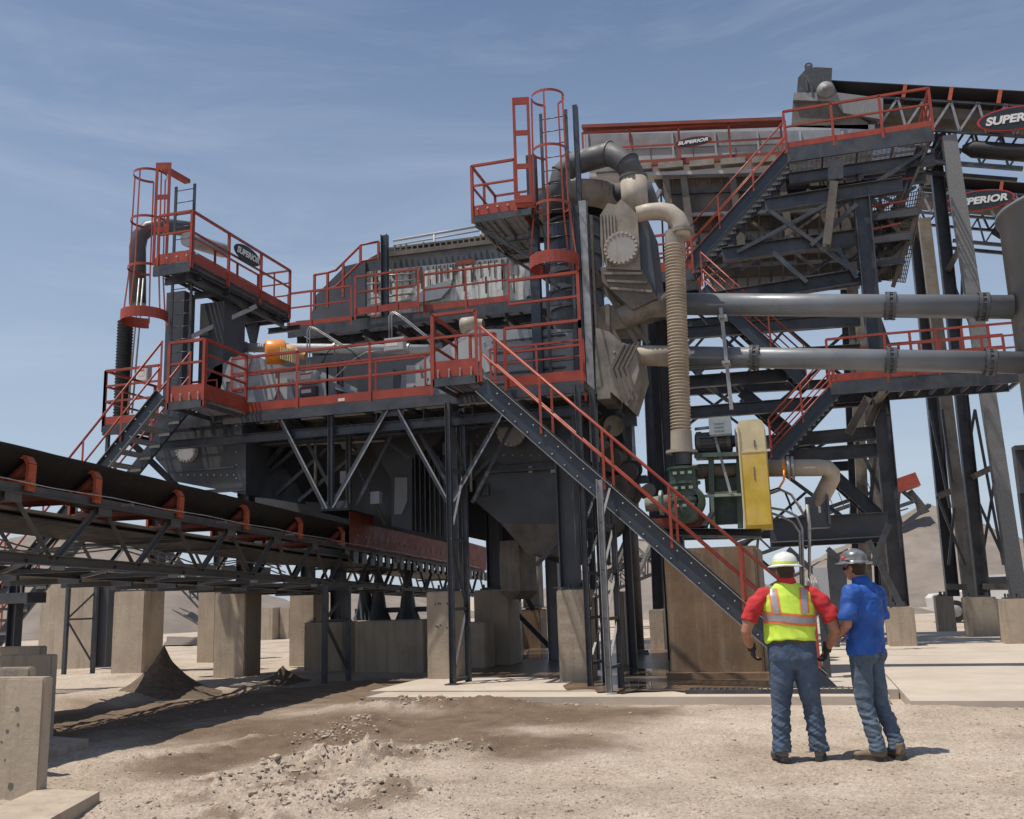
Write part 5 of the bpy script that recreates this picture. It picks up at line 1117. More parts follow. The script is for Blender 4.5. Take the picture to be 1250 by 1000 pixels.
def stad(y0, y1, zlo, zhi, top, n=14):
    r = (y1-y0)/2; pts = []
    if top: pts = [(y0, zlo)]+[((y0+y1)/2-r*math.cos(math.pi*i/n), zhi-r*.35+r*.35*math.sin(math.pi*i/n)) for i in range(n+1)]+[(y1, zlo)]
    else: pts = [(y0, zhi), (y0, zlo+.06), (y0+.08, zlo), (y1-.08, zlo), (y1, zlo+.06), (y1, zhi)]
    return pts
rr_ = .11; MB().prism([(x0, Y0, zm), (x0, Y0, zt_-rr_)]+[(x0+rr_-rr_*math.cos(q*.2618), Y0, zt_-rr_+rr_*math.sin(q*.2618)) for q in range(1, 7)]+[(x1-rr_+rr_*math.sin(q*.2618), Y0, zt_-rr_+rr_*math.cos(q*.2618)) for q in range(0, 6)]+[(x1, Y0, zt_-rr_), (x1, Y0, zm)], YY*.85).build('upper_cover', YELP, t)
MB().prism([(x0, y, z) for y, z in stad(Y0-.012, Y0+.86, zb_, zm-.004, False)], XX*(x1-x0)).build('lower_cover', YEL, t)
for u in (905.3,): q = P(u, 590, Y0).x; MB().box(q-.012, q+.018, Y0-.03, Y0+.4, zb_+.02, zt_-.12).build('rim_flange', PANEL if u > 920 else YELP, t)
MB().box(*fb(904, 550, 939, 552, Y0-.02, .02)).build('seam', YELP, t)
b = MB()
for v0, v1 in ((537, 546), (570, 586)): b.box(*fb(920.4, v0, 921.8, v1, Y0-.022, .021))
b.each('slot', TAND, t)
t = T('discharge_pipe', 'tan grey pipe with elbow leaving to the right behind the yellow guard', 'pipe'); Yp = 19.4
MB().tube([P(930, 572, Yp), P(1000, 571, Yp), P(1010, 572, Yp), P(1015, 578, Yp), P(1015, 583, Yp+.1), P(1009, 595, Yp+.2), P(990, 632, Yp+.3)], .165, 20).build('pipe', PIPT, t)
MB().lathe(P(961, 571.5, Yp), XX, [(0, .16), (0, .23), (.05, .23), (.05, .18), (.08, .18), (.08, .23), (.13, .23), (.13, .16)], 24, False).build('flange', GALV, t)
MB().lathe(P(955, 571.5, Yp), XX, [(0, .166), (0, .175), (.06, .175), (.06, .166)], 20, False).build('orange_band', ORG, t)
t = T('inlet_chute', 'dark square chute under the tan pipe elbow behind the workers', 'chute'); MB().box(*fb(984, 606, 1012, 644, 19.5, .5)).build('body', PANEL, t); MB().box(*fb(1010, 604, 1013, 640, 19.4, .09)).build('edge_angle', STEEL, t); MB().box(*fb(999, 618, 1002, 626, 19.49, .01)).build('sticker', STICK, t)
for i, (pts, r, m_) in enumerate((([(938, 600), (950, 596), (958, 600), (963, 612), (966, 622)], .02, BLK), ([(939, 603), (953, 598), (966, 604), (974, 616), (981, 628)], .025, TAN), ([(940, 620), (958, 623), (972, 630), (979, 645), (981, 720)], .024, GALV), ([(940, 626), (955, 631), (968, 638), (976, 650), (978, 720)], .024, GALV), ([(985, 616), (988, 640), (988, 720)], .03, GALV), ([(957, 574), (957, 586), (951, 596)], .02, ORG))):
    conduit(('thin black hose curling from the yellow guard', 'tan wrapped hose arching from the yellow guard', 'upper grey cable bending down to the cabinet', 'lower grey cable bending down to the cabinet', 'straight grey conduit beside the dark square chute', 'short orange lead hanging from the tan pipe flange')[i], pts, 18.7, r, m_)
t = T('control_cabinet', 'pale grey control cabinet with loose wires behind the two workers', 'cabinet'); b = fb(994, 693, 1012, 742, 17.6, .35); MB().box(*b).build('case', WHTC, t); p = P(1003, 742, 17.8); MB().beam((p.x, 17.8, 0), (p.x, 17.8, p.z), .12, .12).build('stand', STEEL, t)
b = MB()
for k in range(7): b.tube([P(982+k*2.2+random.uniform(-2, 2), 700+random.uniform(0, 8), 17.5), P(985+k*2.5, 715+random.uniform(-4, 8), 17.4), P(984+k*2+random.uniform(-3, 3), 735, 17.5)], .011, 5)
b.build('wires', GALV, t)
# dark gear behind the stair
t = T('valve_cluster', 'dusty valves, flanges and pipe stubs in the shade left of the pump', 'valves')
for u, v, r, l, m_ in ((745, 520, .22, .6, TAN), (752, 560, .26, .5, TAND), (760, 600, .3, .6, TAND), (735, 545, .2, .5, TAN), (770, 575, .2, .5, PANEL), (748, 640, .25, .5, TAND), (790, 600, .14, .5, TAN)):
    c = P(u, v, 20.0); ax = V((random.uniform(-.4, .8), -1, random.uniform(-.3, .3))); MB().lathe(c, ax, [(-l/2, r*.7), (-l/2, r), (-l/2+.07, r), (-l/2+.07, r*.7), (l/2-.07, r*.7), (l/2-.07, r), (l/2, r), (l/2, .01)], 20, False).build('valve', m_, t)
for l in ((730, 495, 780, 495), (728, 590, 790, 585), (740, 500, 740, 690), (765, 500, 768, 600), (712, 640, 760, 636)): brace(t, *l, 20.2, .16, 'I', PANEL)
MB().box(*fb(727, 492, 770, 640, 20.9, .8)).build('housing', PANEL, t); MB().box(*fb(762, 488, 776, 520, 19.6, .12)).build('lifting_plate', PANEL, t)
MB().lathe(P(770, 498, 19.58), -YY, [(0, .05), (.01, .05), (.01, .001)], 12).build('hole', GREY, t)
# ================================================================== RIGHT STRUCTURE
YR = 27.5
def hbeam(par, u0, v0, u1, v1, Y, h=.3, w_=.18, m_=STEEL, k='I', nm='beam'): return MB().beam(P(u0, v0, Y), P(u1, v1, Y), w_, h, None, k, .02).build(nm, m_, par)
t = T('screen_tower_frame', 'tall dark steel frame of beams and braces carrying the right hand screen', 'steel frame'); FRM = t
def vcol(par, u, v, Y, wdt, m_=STEEL, vb=None, kind='H', v2=None):
    p = P(u, v, Y); z0 = 0 if v2 is None else P(u, v2, Y).z; return MB().beam((p.x, Y, z0), (p.x, Y, p.z), wdt, wdt, YY, kind, .025).build('column', m_, par)
def lcol(u0, v0, u1, v1, Y, wdt, m_, kind='H'): MB().beam(P(u0, v0, Y), P(u1, v1, Y), wdt, wdt, YY, kind, .025).build('column', m_, t)
lcol(1051, 240, 1099, 742, 27.2, .42, STEEL); lcol(1038, 300, 1059, 742, 30.5, .32, TAN, 'box'); lcol(1030, 300, 1050, 742, 32.5, .34, STEEL); lcol(1056, 250, 1082, 745, 30.5, .3, STEEL)
lcol(788, 330, 806, 770, 27.2, .32, STEEL); lcol(808, 370, 818, 770, 31, .3, STEEL)
for l in ((934, 252, 1102, 226), (882, 312, 1044, 290), (927, 357, 1052, 337), (848, 370, 1050, 338), (800, 446, 1050, 430)): hbeam(t, *l, 27.2, .42, .25)
for l in ((795, 508, 1075, 486), (935, 540, 1075, 528), (930, 560, 1075, 549), (795, 410, 1050, 390), (795, 470, 960, 458)): hbeam(t, *l, 27.4 if l[0] > 900 else 28, .36, .2)
for l in ((940, 258, 1048, 334), (900, 308, 1015, 247), (1046, 340, 1020, 300), (990, 300, 1046, 250), (944, 308, 985, 345)): brace(t, *l, 27.0, .16)
for l in ((838, 440, 888, 490), (860, 470, 905, 500), (880, 455, 930, 500), (845, 395, 815, 440), (900, 400, 940, 360), (820, 440, 860, 400), (980, 540, 1040, 600), (945, 570, 1040, 640), (1000, 570, 1080, 640), (940, 500, 1000, 560), (1046, 540, 1090, 630), (1070, 540, 1060, 640)): brace(t, *l, 29, .15)
for l in ((905, 470, 1010, 560), (960, 400, 1040, 470), (1040, 400, 960, 470), (1060, 350, 1095, 450), (850, 380, 930, 460), (930, 380, 850, 460), (1050, 430, 1100, 640), (1090, 430, 1062, 530)): brace(t, *l, 31.5, .15)
hbeam(t, 940, 648, 1085, 640, 26.8, .62, .4, PANEL); hbeam(t, 940, 662, 1085, 655, 28.5, .3, .3, PANEL); hbeam(t, 930, 640, 1000, 642, 29.5, .3, .3, PANEL)
hbeam(t, 1018, 223, 1009, 300, 26.8, .25, .22, TAND); hbeam(t, 1030, 250, 1036, 300, 28.4, .25, .25, TAND); hbeam(t, 1020, 196, 1020, 220, 26.9, .2, .4, STEEL)
lcol(1064, 520, 1074, 742, 31, .22, STEEL)
# screen B: hopper underside and white side panels
YS2 = 29.5
t = T('vibrating_screen', 'long grey white vibrating screen on top of the right structure with oval sign', 'vibrating screen', 'vibrating screens')
def qd(u0, v0, u1, v1, u2, v2, u3, v3, Y, th, m_, nm, par): return MB().prism([P(u0, v0, Y), P(u1, v1, Y), P(u2, v2, Y), P(u3, v3, Y)], YY*th).build(nm, m_, par)
qd(712, 158, 1068, 152, 1068, 172, 716, 204, YS2+.6, 1.8, WHTC, 'side_panel', t)
qd(714, 164, 1040, 158, 1040, 172, 714, 184, YS2+.55, .05, GREY, 'upper_band', t)
b = MB()
for i in range(7): u = 716+i*52; b.box(*fb(u, 160, u+2.5, 203-i*4, YS2+.5, .04))
b.each('rib', WHTC, t); b = MB()
for i in range(6): u = 742+i*52; b.box(*fb(u, 180, u+1.2, 202-i*4, YS2+.5, .02))
b.each('seam', PANEL, t)
hbeam(t, 712, 158, 955, 149, YS2, .11, .5, REDD, 'box', 'top_beam'); hbeam(t, 716, 204, 960, 189, YS2, .2, .1, REDD, 'box', 'walkway_toe_beam')
for i in range(9): u = 728+i*38; hbeam(t, u, 209-(u-728)*.06, u+30, 208-(u-698)*.06, YS2-.15, .2, .3, TAN, 'box', 'deck_pocket')
hbeam(t, 720, 216, 1050, 208, YS2, .12, .3, WHTC, 'box', 'deck_edge')
b = MB(); 
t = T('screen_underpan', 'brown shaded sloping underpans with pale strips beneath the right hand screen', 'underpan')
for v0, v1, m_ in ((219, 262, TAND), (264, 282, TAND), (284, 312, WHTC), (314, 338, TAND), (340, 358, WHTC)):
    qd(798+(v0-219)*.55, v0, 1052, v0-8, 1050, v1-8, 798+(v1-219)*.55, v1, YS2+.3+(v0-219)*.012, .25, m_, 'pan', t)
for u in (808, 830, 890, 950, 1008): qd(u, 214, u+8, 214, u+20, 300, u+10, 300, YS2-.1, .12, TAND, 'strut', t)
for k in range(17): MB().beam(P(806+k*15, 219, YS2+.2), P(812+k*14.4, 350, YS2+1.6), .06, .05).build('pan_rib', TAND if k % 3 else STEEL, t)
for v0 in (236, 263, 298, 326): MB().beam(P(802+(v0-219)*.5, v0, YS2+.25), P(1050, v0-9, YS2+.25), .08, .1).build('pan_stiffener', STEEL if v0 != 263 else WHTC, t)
for u, v0, v1 in ((912, 282, 310), (949, 282, 300), (934, 282, 310)): MB().box(*fb(u, v0, u+1.5, v1, YS2+.9, .03)).build('seam', PANEL, t)
brace(t, 790, 262, 806, 232, YS2-.4, .2, 'box', GREY)
t = T('screen_railing', 'red guard rails along the front of the right hand screen', 'railing')
us = [713, 776, 842, 912, 955]; zz = [P(u, 203-(u-716)*.058, YS2-.1).z for u in us]
a = P(713, 203, YS2-.1); b_ = P(956, 190, YS2-.1); rail(t, a, b_, 1.18, 1, 0, posts=4, t=.07)
# upper platform and stairs
t = T('top_platform', 'high grated platform with red rails at the upper right under the conveyor head', 'platform')
a = P(960, 181, YR); b_ = P(1139, 156, YR); zT = a.z; deck(t, a.x, b_.x, YR, YR+2.4, zT, .42, STEEL, .09, .9, .14)
rail(t, (a.x, YR, zT), (b_.x, YR, zT), 1.15, 1, .17, posts=3, t=.07); rail(t, (b_.x, YR, zT), (b_.x, YR+2.4, zT), 1.15, 2, .17, posts=2, t=.06); rail(t, (a.x+.8, YR+2.4, zT), (b_.x, YR+2.4, zT), 1.15, 2, .0, posts=4, t=.05)
b = MB(); b.beam((a.x, YR+.3, zT-.85), (b_.x, YR+.3, zT-.85), .2, .34, None, 'I'); b.beam((a.x, YR+2.2, zT-.6), (b_.x, YR+2.2, zT-.6), .2, .3, None, 'I'); b.beam((b_.x-.3, YR+.2, zT-.5), (b_.x-1.9, YR+1.5, zT-3.6), .12, .3, None, 'I'); b.beam((b_.x-2, YR, zT-1.2), (b_.x-2.2, YR+2, zT-.4), .12, .12); b.beam((b_.x-2.7, YR, zT-2.0), (b_.x-.2, YR+.2, zT-.6), .1, .1); b.build('beams', STEEL, t)
t = T('tail_catwalks', 'stacked small gratings and bracing beneath the right end of the high platform', 'catwalk')
for k, (v, u0, u1) in enumerate(((262, 1062, 1120), (290, 1064, 1112), (318, 1066, 1104))):
    a_ = P(u0, v, YR+.2); b2 = P(u1, v-8, YR+.2); deck(t, a_.x, b2.x, YR+.2, YR+1.6, a_.z, .16, STEEL, .09, .7, .14); MB().beam(a_+UP*.9, b2+UP*.9, .05, .05).build('rail', REDD, t)
for l in ((1064, 262, 1118, 228), (1062, 232, 1120, 262), (1066, 290, 1112, 262), (1066, 318, 1106, 290), (1062, 262, 1108, 290), (1006, 345, 1060, 300), (880, 262, 930, 300), (960, 350, 1040, 300), (1090, 262, 1090, 330), (1074, 232, 1074, 345)): brace(t, *l, YR+.8, .12, 'L', STEEL)
for l in ((905, 262, 1000, 330), (1000, 262, 905, 330), (860, 340, 940, 300), (985, 232, 1040, 262)): brace(t, *l, YR+1.2, .12, 'L', TAND)
t = T('screen_tail', 'sloping lattice framed tail grating hanging under the right end of the high platform', 'grating panel')
def quad_grate(par, c4, n, m_, t_=.03):
    A_, B_, C_, D_ = [V(c) for c in c4]; b = MB()
    for i in range(n+1): b.beam(lerp(A_, B_, i/n), lerp(D_, C_, i/n), t_, t_)
    for i in range(n+1): b.beam(lerp(A_, D_, i/n), lerp(B_, C_, i/n), t_, t_)
    b.build('mesh', m_, par)
g1 = [P(1062, 245, YR+.6), P(1128, 232, YR+.6), P(1105, 345, YR+1.6), P(1062, 340, YR+1.6)]
quad_grate(t, g1, 22, TAND, .02); 
for l in ((1128, 236, 1090, 350), (1062, 236, 1066, 350), (1062, 264, 1122, 254), (1066, 292, 1112, 284), (1068, 320, 1103, 314), (1062, 240, 1110, 300), (1108, 300, 1066, 340)): brace(t, *l, YR+.5, .17, 'I', TAND)
def rstair(label, u0, v0, u1, v1, Y, w_=1.0, n=18, rails=(1, 1), name='upper_stair'):
    t = T(name, label, 'stair', 'steel stairs'); a = P(u0, v0, Y); b_ = P(u1, v1, Y); stairs(t, (a.x, a.z), (b_.x, b_.z), Y, Y+w_, n, 1.1, STRG, .34, rails, sp=1.6, bolts=False, light=False, third=True); return a, b_
rstair('steel stair climbing right to the high platform under the conveyor head', 962, 190, 838, 328, YR, 1.0, 20)
rstair('dark stair with red rails descending right behind the upper long pipe', 858, 352, 985, 468, YR-.3, 1.0, 17)
rstair('steel stair with red rails rising right to the curved walkway behind the yellow guard', 1020, 476, 942, 562, YR-1.4, 1.0, 14)
rstair('dark stair without red rails descending right under the curved walkway', 905, 478, 1084, 640, YR+1.2, .9, 16, (0, 0), name='rear_stair')
t = T('mid_landing', 'red railed landing left end half hidden behind the ribbed hose', 'landing', 'red railed stair landings'); a = P(796, 334, YR); b_ = P(846, 328, YR); deck(t, a.x, b_.x, YR, YR+2, a.z, .3, STEEL, .09, .7); rail(t, (a.x, YR, a.z), (b_.x, YR, a.z), 1.15, 2, .3, posts=1, t=.07); rail(t, (a.x, YR+2, a.z), (b_.x, YR+2, a.z), 1.15, 2, .3, posts=1, t=.07)
t = T('curved_walkway', 'low red railed walkway running right behind the lower long pipe to the tank', 'walkway'); Y_ = YR-1.4; zz = P(1020, 466, Y_).z; a = P(1013, 466, Y_); b_ = P(1084, 458, Y_)
deck(t, a.x, b_.x, Y_, Y_+1.3, zz, .32, STEEL, .09, .9); rail(t, (a.x, Y_, zz), (b_.x, Y_, zz), 1.15, 1, .2, posts=1, t=.065); rail(t, (a.x, Y_+1.3, zz), (b_.x, Y_+1.3, zz), 1.15, 1, .2, posts=2, t=.06)
q = V((b_.x, Y_, zz)); q2 = V(tuple(Q(1245, 448, zz))); e_ = (q2-q); nn = V((-e_.y, e_.x, 0)).normalized()*1.2
if nn.y < 0: nn = -nn
rail(t, q, q2, 1.15, 2, .2, posts=5, t=.06); rail(t, q+nn, q2+nn, 1.15, 2, .2, posts=6, t=.06)
b = MB(); b.beam(q-UP*.22, q2-UP*.22, .08, .34, None, 'C2'); b.beam(q+nn-UP*.22, q2+nn-UP*.22, .08, .34, None, 'C')
for k in range(9): c = lerp(q, q2, k/8)-UP*.3; b.beam(c, c+nn, .06, .1)
b.build('deck_frame', STEEL, t); g = MB(); en = e_.normalized(); grating(g, q-UP*.03, en, nn.normalized(), e_.length, 1.2, .09, csp=.3); g.build('grating', GRAT, t)
b = MB(); b.beam(P(1060, 485, Y_), P(1035, 530, Y_), .16, .2, None, 'I'); b.beam(P(1073, 490, Y_+.8), P(1060, 520, Y_+.8), .16, .2, None, 'I'); b.beam(P(1088, 468, Y_+.3), P(1070, 490, Y_+.8), .14, .18); b.build('knee_brace', TAND, t)
# conveyors coming in from the right
def top_conv(label, u0, v0, u1, v1, Y, H, sign_u, pip, lower=True, seg_=12, lead=0):
    t = T('overhead_conveyor', label, 'conveyor', 'overhead conveyors feeding the screens'); a = P(u0, v0, Y); b_ = P(u1, v1, Y); d = b_-a; dn = d.normalized(); up = V((-dn.z, 0, dn.x)); wdt = 1.25
    for y in (0, wdt):
        for hh in (0, -H): MB().beam(a+YY*y+up*hh, b_+YY*y+up*hh, .12, .12, None, 'L', .02).build('truss_chord', STEEL, t)
        b = MB()
        for i in range(seg_): b.beam(lerp(a, b_, i/seg_)+YY*y+up*(-H if i % 2 else 0), lerp(a, b_, (i+1)/seg_)+YY*y+up*(0 if i % 2 else -H), .07, .07, YY, 'L', .012)
        b.build('truss_diagonals', GALV if y == 0 else STEEL, t)
    vs = []
    for p in (a-dn*lead, b_):
        for yy, hh in ((-.05, .42), (.35, .18), (wdt-.35, .18), (wdt+.05, .42), (wdt+.05, .45), (wdt-.35, .21), (.35, .21), (-.05, .45)): vs.append(p+YY*yy+up*hh)
    MB().add(vs, [(j, (j+1) % 8, 8+(j+1) % 8, 8+j) for j in range(8)]+[tuple(range(8))[::-1], tuple(range(8, 16))]).build('belt', BLK, t)
    MB().beam(a+YY*(wdt/2)-up*.32, b_+YY*(wdt/2)-up*.32, wdt-.3, .35).build('pan', TAND, t)
    for u in pip:
        f = (P(u, v0, Y).x-a.x)/d.x; p = a+d*f
        fr = MB(); fr.beam(p-YY*.04, p-YY*.04+up*.44, .11, .06, YY); fr.beam(p-YY*.04+up*.44, p+YY*.25+up*.36, .10, .06); fr.beam(p+YY*.05+up*.08, p+YY*wdt+up*.08, .08, .1); fr.build('idler', IDL, t)
    if lower:
        for y in (0.2, wdt-.2): MB().beam(lerp(a, b_, .33)+YY*y-up*(H+.95), b_+YY*y-up*(H+.95), .12, .12).build('lower_chord', STEEL, t)
        b = MB()
        for i in range(8): b.beam(lerp(a, b_, .33+.67*i/8)+YY*.2-up*(H+(.95 if i % 2 else 0)), lerp(a, b_, .33+.67*(i+1)/8)+YY*.2-up*(H+(0 if i % 2 else .95)), .06, .06)
        b.build('lower_truss', STEEL, t); MB().lathe(lerp(a, b_, .62)+YY*.2-up*(H+.45), dn, [(0, .1), (.3, .26), (2.6, .26), (2.9, .2)], 16).build('lower_drum', BLK, t)
    return a, b_, up, dn
a, b_, up, dn = top_conv('upper overhead conveyor entering from the right to the discharge head', 1064, 118, 1262, 130, 30.2, .95, 1235, (1102, 1158, 1217), True, 12, 1.3)
t = T('discharge_hopper', 'speckled grey discharge head box with lifting eye at the conveyor end', 'discharge box'); Yh = 30.0; SPK = mat('spattered_grey_plate', (.22, .22, .225), .6, 0, .1, 20, .0, DT, .2, spot=.6, spcol=(.40, .38, .34))
MB().prism([P(u, v, Yh) for u, v in ((973, 110), (974, 95), (984, 84), (996, 82), (1016, 83), (1015, 98), (1022, 113), (1018, 116), (973, 113))], YY*1.5).build('hood', mat('spattered_dark_plate', (.05, .054, .06), .5, 0, .25, 14, 0, DT, .0, spot=.3, spcol=(.25, .24, .22)), t)
MB().prism([P(u, v, Yh-.02) for u, v in ((969, 113), (1022, 113), (1078, 120), (1078, 146), (1030, 138), (1020, 124), (968, 122))], YY*1.6).build('lower_plate', SPK, t)
MB().prism([P(u, v, Yh+.1) for u, v in ((968, 122), (1015, 124), (1060, 150), (1060, 158), (966, 155))], YY*1.4).build('chute', TAND, t)
MB().lathe(P(987, 82, Yh+.3), -YY, [(0, .1), (0, .13), (.06, .13), (.06, .06)], 16, False).build('lifting_eye', PANEL, t); MB().box(*fb(983, 80, 991, 86, Yh+.2, .08)).build('eye_plate', PANEL, t)
h = MB().lathe(P(1008, 110, Yh-.05), -YY, [(0, .28), (.12, .24), (.12, .1), (.2, .1), (.2, .001)], 18).build('bearing', SPK, t); b = MB()
for k in range(5): q = P(984+k*7, 98+(k % 3)*6, Yh-.01); b.beam(q, q-UP*.4, .06, .06)
b.build('brackets', PANEL, t)
oval_sign('large oval name sign with red rim on the upper overhead conveyor', P(1241, 144, 30.05), 2.05, .68)
a, b_, up, dn = top_conv('lower overhead conveyor crossing behind the galvanised tower leg', 1122, 228, 1280, 240, 38, 1.0, 1200, (1172, 1220), True, 8)
oval_sign('oval name sign with red rim on the lower overhead conveyor', P(1196, 244.5, 37.85), 2.25, .72)
oval_sign('small oval name sign with red rim on the right hand screen railing', P(846, 173, YS2-.25), 1.15, .30)
# tower legs
t = T('conveyor_tower', 'four tall legs and braces holding the overhead conveyors at right', 'tower')
GT = mat('weathered_galvanised', (.20, .205, .205), .6, .1, .35, 30, .2, DT)
def leg(pts, Y, w_, m_, kind='H'):
    (u0, v0), (u1, v1) = pts; MB().beam(P(u0, v0, Y), P(u1, v1, Y), w_, w_, YY, kind, .03).build('leg', m_, t)
leg([(1142, 195), (1200, 728)], 31.5, .36, STEEL); leg([(1158, 168), (1244, 735)], 30.4, .40, GT, 'box'); leg([(1116, 268), (1163, 728)], 34, .38, STEEL); leg([(1128, 268), (1184, 730)], 33.2, .36, TAN, 'box')
for l in ((1145, 200, 1160, 172), (1150, 172, 1135, 205)): brace(t, *l, 31, .25, 'box', STEEL)
for l in ((1157, 330, 1172, 303), (1186, 583, 1213, 570), (1145, 606, 1160, 600)): brace(t, *l, 31.2, .25, 'box', TAND)
for l in ((1157, 330, 1190, 410), (1176, 300, 1172, 420), (1190, 500, 1225, 690), (1184, 590, 1232, 696), (1215, 580, 1196, 700), (1144, 606, 1178, 690), (1162, 590, 1150, 500), (1135, 500, 1160, 620), (1165, 620, 1158, 690), (1190, 500, 1178, 580)): brace(t, *l, 31.6, .11, 'box', STEEL)
for l in ((1155, 716, 1180, 717), (1200, 716, 1240, 717)): brace(t, *l, 31.2, .25, 'box', TAND)
b = MB(); b.beam(P(1148, 168, 30.5), P(1148, 168, 30.5)+YY*3.4, .25, .3, None, 'I'); b.build('cap_beam', STEEL, t)
# sign at the high left platform
oval_sign('dark oval name plate without rim on the rail of the high left platform', (xR+.08, 17.2+2.1, P(300, 316, 19.5).z), 1.15, .42, YY, rim=None)
# mid distance steel behind the pump (left of structure)
t = T('rear_steelwork', 'dark beams and braces glimpsed behind the ribbed hose and long pipes', 'steel frame')
for l in ((798, 330, 806, 650), (812, 320, 818, 640)): pass
for l in ((795, 398, 1070, 380), (795, 440, 1070, 425), (820, 582, 1080, 566), (800, 655, 1090, 648), (795, 480, 1070, 466)): hbeam(t, *l, 33, .3, .2)
for l in ((800, 400, 870, 480), (870, 400, 800, 480), (838, 520, 905, 470), (905, 520, 838, 470), (880, 400, 960, 470), (960, 400, 900, 470), (940, 500, 1000, 450), (975, 560, 1060, 510), (905, 600, 985, 670), (985, 600, 905, 670), (925, 680, 1000, 745), (1020, 690, 1080, 640)): brace(t, *l, 33, .13)
t = T('tan_post', 'pale tan post standing behind the middle of the curved walkway', 'steel column', 'steel columns of the plant'); p = P(1049, 365, 30); MB().beam((p.x, 30, 0), (p.x, 30, p.z), .38, .3, YY, 'box').build('post', TAN, t)
p = P(1052, 740, 30)
t = T('cross_braced_panel', 'dark cross braced frame behind the heads of the workers', 'bracing')
for l in ((940, 690, 1000, 750), (962, 670, 1040, 740), (1010, 670, 1090, 740), (1085, 640, 1065, 690), (1060, 660, 1100, 740)): brace(t, *l, 25, .14)
MB().prism([P(u, v, 25.4) for u, v in ((1010, 668), (1034, 690), (1034, 775), (1008, 775))], YY*.1).build('dark_plate', PANEL, t)
# ================================================================== PEOPLE
from mathutils.bvhtree import BVHTree
SKIN = mat('sunburnt_skin', (.36, .17, .11), .5, 0, .10, 18, 0, DT, bump=.1, bscale=90)
DENIM = mat('blue_denim', (.042, .072, .125), .85, 0, .35, 7, .5, (.14, .18, .23), bump=.5, bscale=55, spot=.3, spcol=(.17, .16, .14))
DENIM2 = mat('slate_blue_denim', (.075, .11, .155), .85, 0, .28, 11, .4, (.19, .24, .29), bump=.35, bscale=70)
HIVIS = mat('hi_vis_yellow_cloth', (.58, .80, .07), .7, 0, .12, 7, .3, (.50, .62, .16), bump=.12, bscale=40)
HIVIS.node_tree.nodes['Principled BSDF'].inputs['Emission Strength'].default_value = 0
SILV = mat('silver_tape', (.36, .34, .36), .35, .2, .08, 30); ORT = mat('orange_tape', (.80, .20, .05), .6, 0, .05, 30)
REDC = mat('red_cotton', (.48, .025, .03), .85, 0, .2, 9, bump=.15, bscale=60)
BLUC = mat('royal_blue_shirt', (.014, .080, .34), .7, 0, .22, 6, bump=.12, bscale=50)
GLOVE = mat('black_work_glove', (.02, .022, .022), .75, 0, .3, 30, .2, (.1, .09, .08)); BOOT = mat('tan_work_boot', (.16, .115, .075), .8, 0, .2, 20, .6, (.30, .25, .19)); BOOTG = mat('dusty_grey_boot', (.10, .095, .09), .8, 0, .2, 20, .6, (.28, .24, .2)); SOLE = mat('boot_sole', (.05, .045, .04), .8, 0, .2, 20)
HAIR = mat('short_dark_hair', (.045, .028, .018), .8, 0, .3, 60, bump=.5, bscale=150); HATW = mat('white_hard_hat', (.74, .74, .70), .3, 0, .04, 10, .2, (.55, .5, .42)); HATG = mat('grey_hard_hat', (.13, .14, .15), .28, .1, .35, 22, .3, (.30, .29, .28)); LIME = mat('lime_band', (.55, .70, .08), .6); BELT = mat('brown_belt', (.07, .045, .03), .6)
PAPER = mat('pink_white_label', (.65, .40, .40), .5, 0, .3, 30)
def etube(pts, rad, n=16, side=XX):
    m = MB(); pts = [V(p) for p in pts]; vs = []
    for i, p in enumerate(pts):
        a = pts[max(0, i-1)]; b = pts[min(len(pts)-1, i+1)]; d = (b-a).normalized(); sd = (side-d*side.dot(d)).normalized(); u = sd.cross(d); rx, ry = rad[i] if isinstance(rad[i], (tuple, list)) else (rad[i], rad[i])
        vs += [p+sd*(rx*math.cos(6.28319*k/n))+u*(ry*math.sin(6.28319*k/n)) for k in range(n)]
    k = len(pts); c = [tuple(range(n)), tuple((k-1)*n+j for j in range(n))]
    m.add(vs, [(i*n+j, i*n+(j+1) % n, (i+1)*n+(j+1) % n, (i+1)*n+j) for i in range(k-1) for j in range(n)]+c, True); return m
def ball(c, r, rot=None):
    m = MB(); bm = bmesh.new(); bmesh.ops.create_uvsphere(bm, u_segments=20, v_segments=12, radius=1); r = r if isinstance(r, tuple) else (r, r, r)
    q = Matrix.Identity(3) if rot is None else rot
    bm.verts.ensure_lookup_table(); m.add([V(c)+q@V((v.co.x*r[0], v.co.y*r[1], v.co.z*r[2])) for v in bm.verts], [tuple(v.index for v in f.verts) for f in bm.faces], True); bm.free(); return m
def union(parts, vox, name, m_, par, M, smooth=2, wr=None):
    q = MB()
    for p in parts: q.add(p.v, p.f, True)
    me = bpy.data.meshes.new(name); me.from_pydata(q.v, [], q.f); bm = bmesh.new(); bm.from_mesh(me); bmesh.ops.recalc_face_normals(bm, faces=bm.faces); bm.to_mesh(me); bm.free()
    o = bpy.data.objects.new(name, me); COL.objects.link(o); r = o.modifiers.new('r', 'REMESH'); r.mode = 'VOXEL'; r.voxel_size = vox
    s = o.modifiers.new('s', 'SMOOTH'); s.iterations = smooth; s.factor = .6
    dg = bpy.context.evaluated_depsgraph_get(); e = bpy.data.meshes.new_from_object(o.evaluated_get(dg)); bpy.data.objects.remove(o)
    if wr:
        nn = [v.normal.copy() for v in e.vertices]
        for v, n_ in zip(e.vertices, nn): v.co += n_*wr(v.co)
    e.polygons.foreach_set('use_smooth', [True]*len(e.polygons)); e.materials.clear(); e.materials.append(m_); e.name = name
    loc = e.copy(); e.transform(M); o = bpy.data.objects.new(name, e); COL.objects.link(o); o.parent = par; return o, loc
def lb(mb, name, m_, par, M):
    o = mb.build(name, m_, par); o.data.transform(M); return o
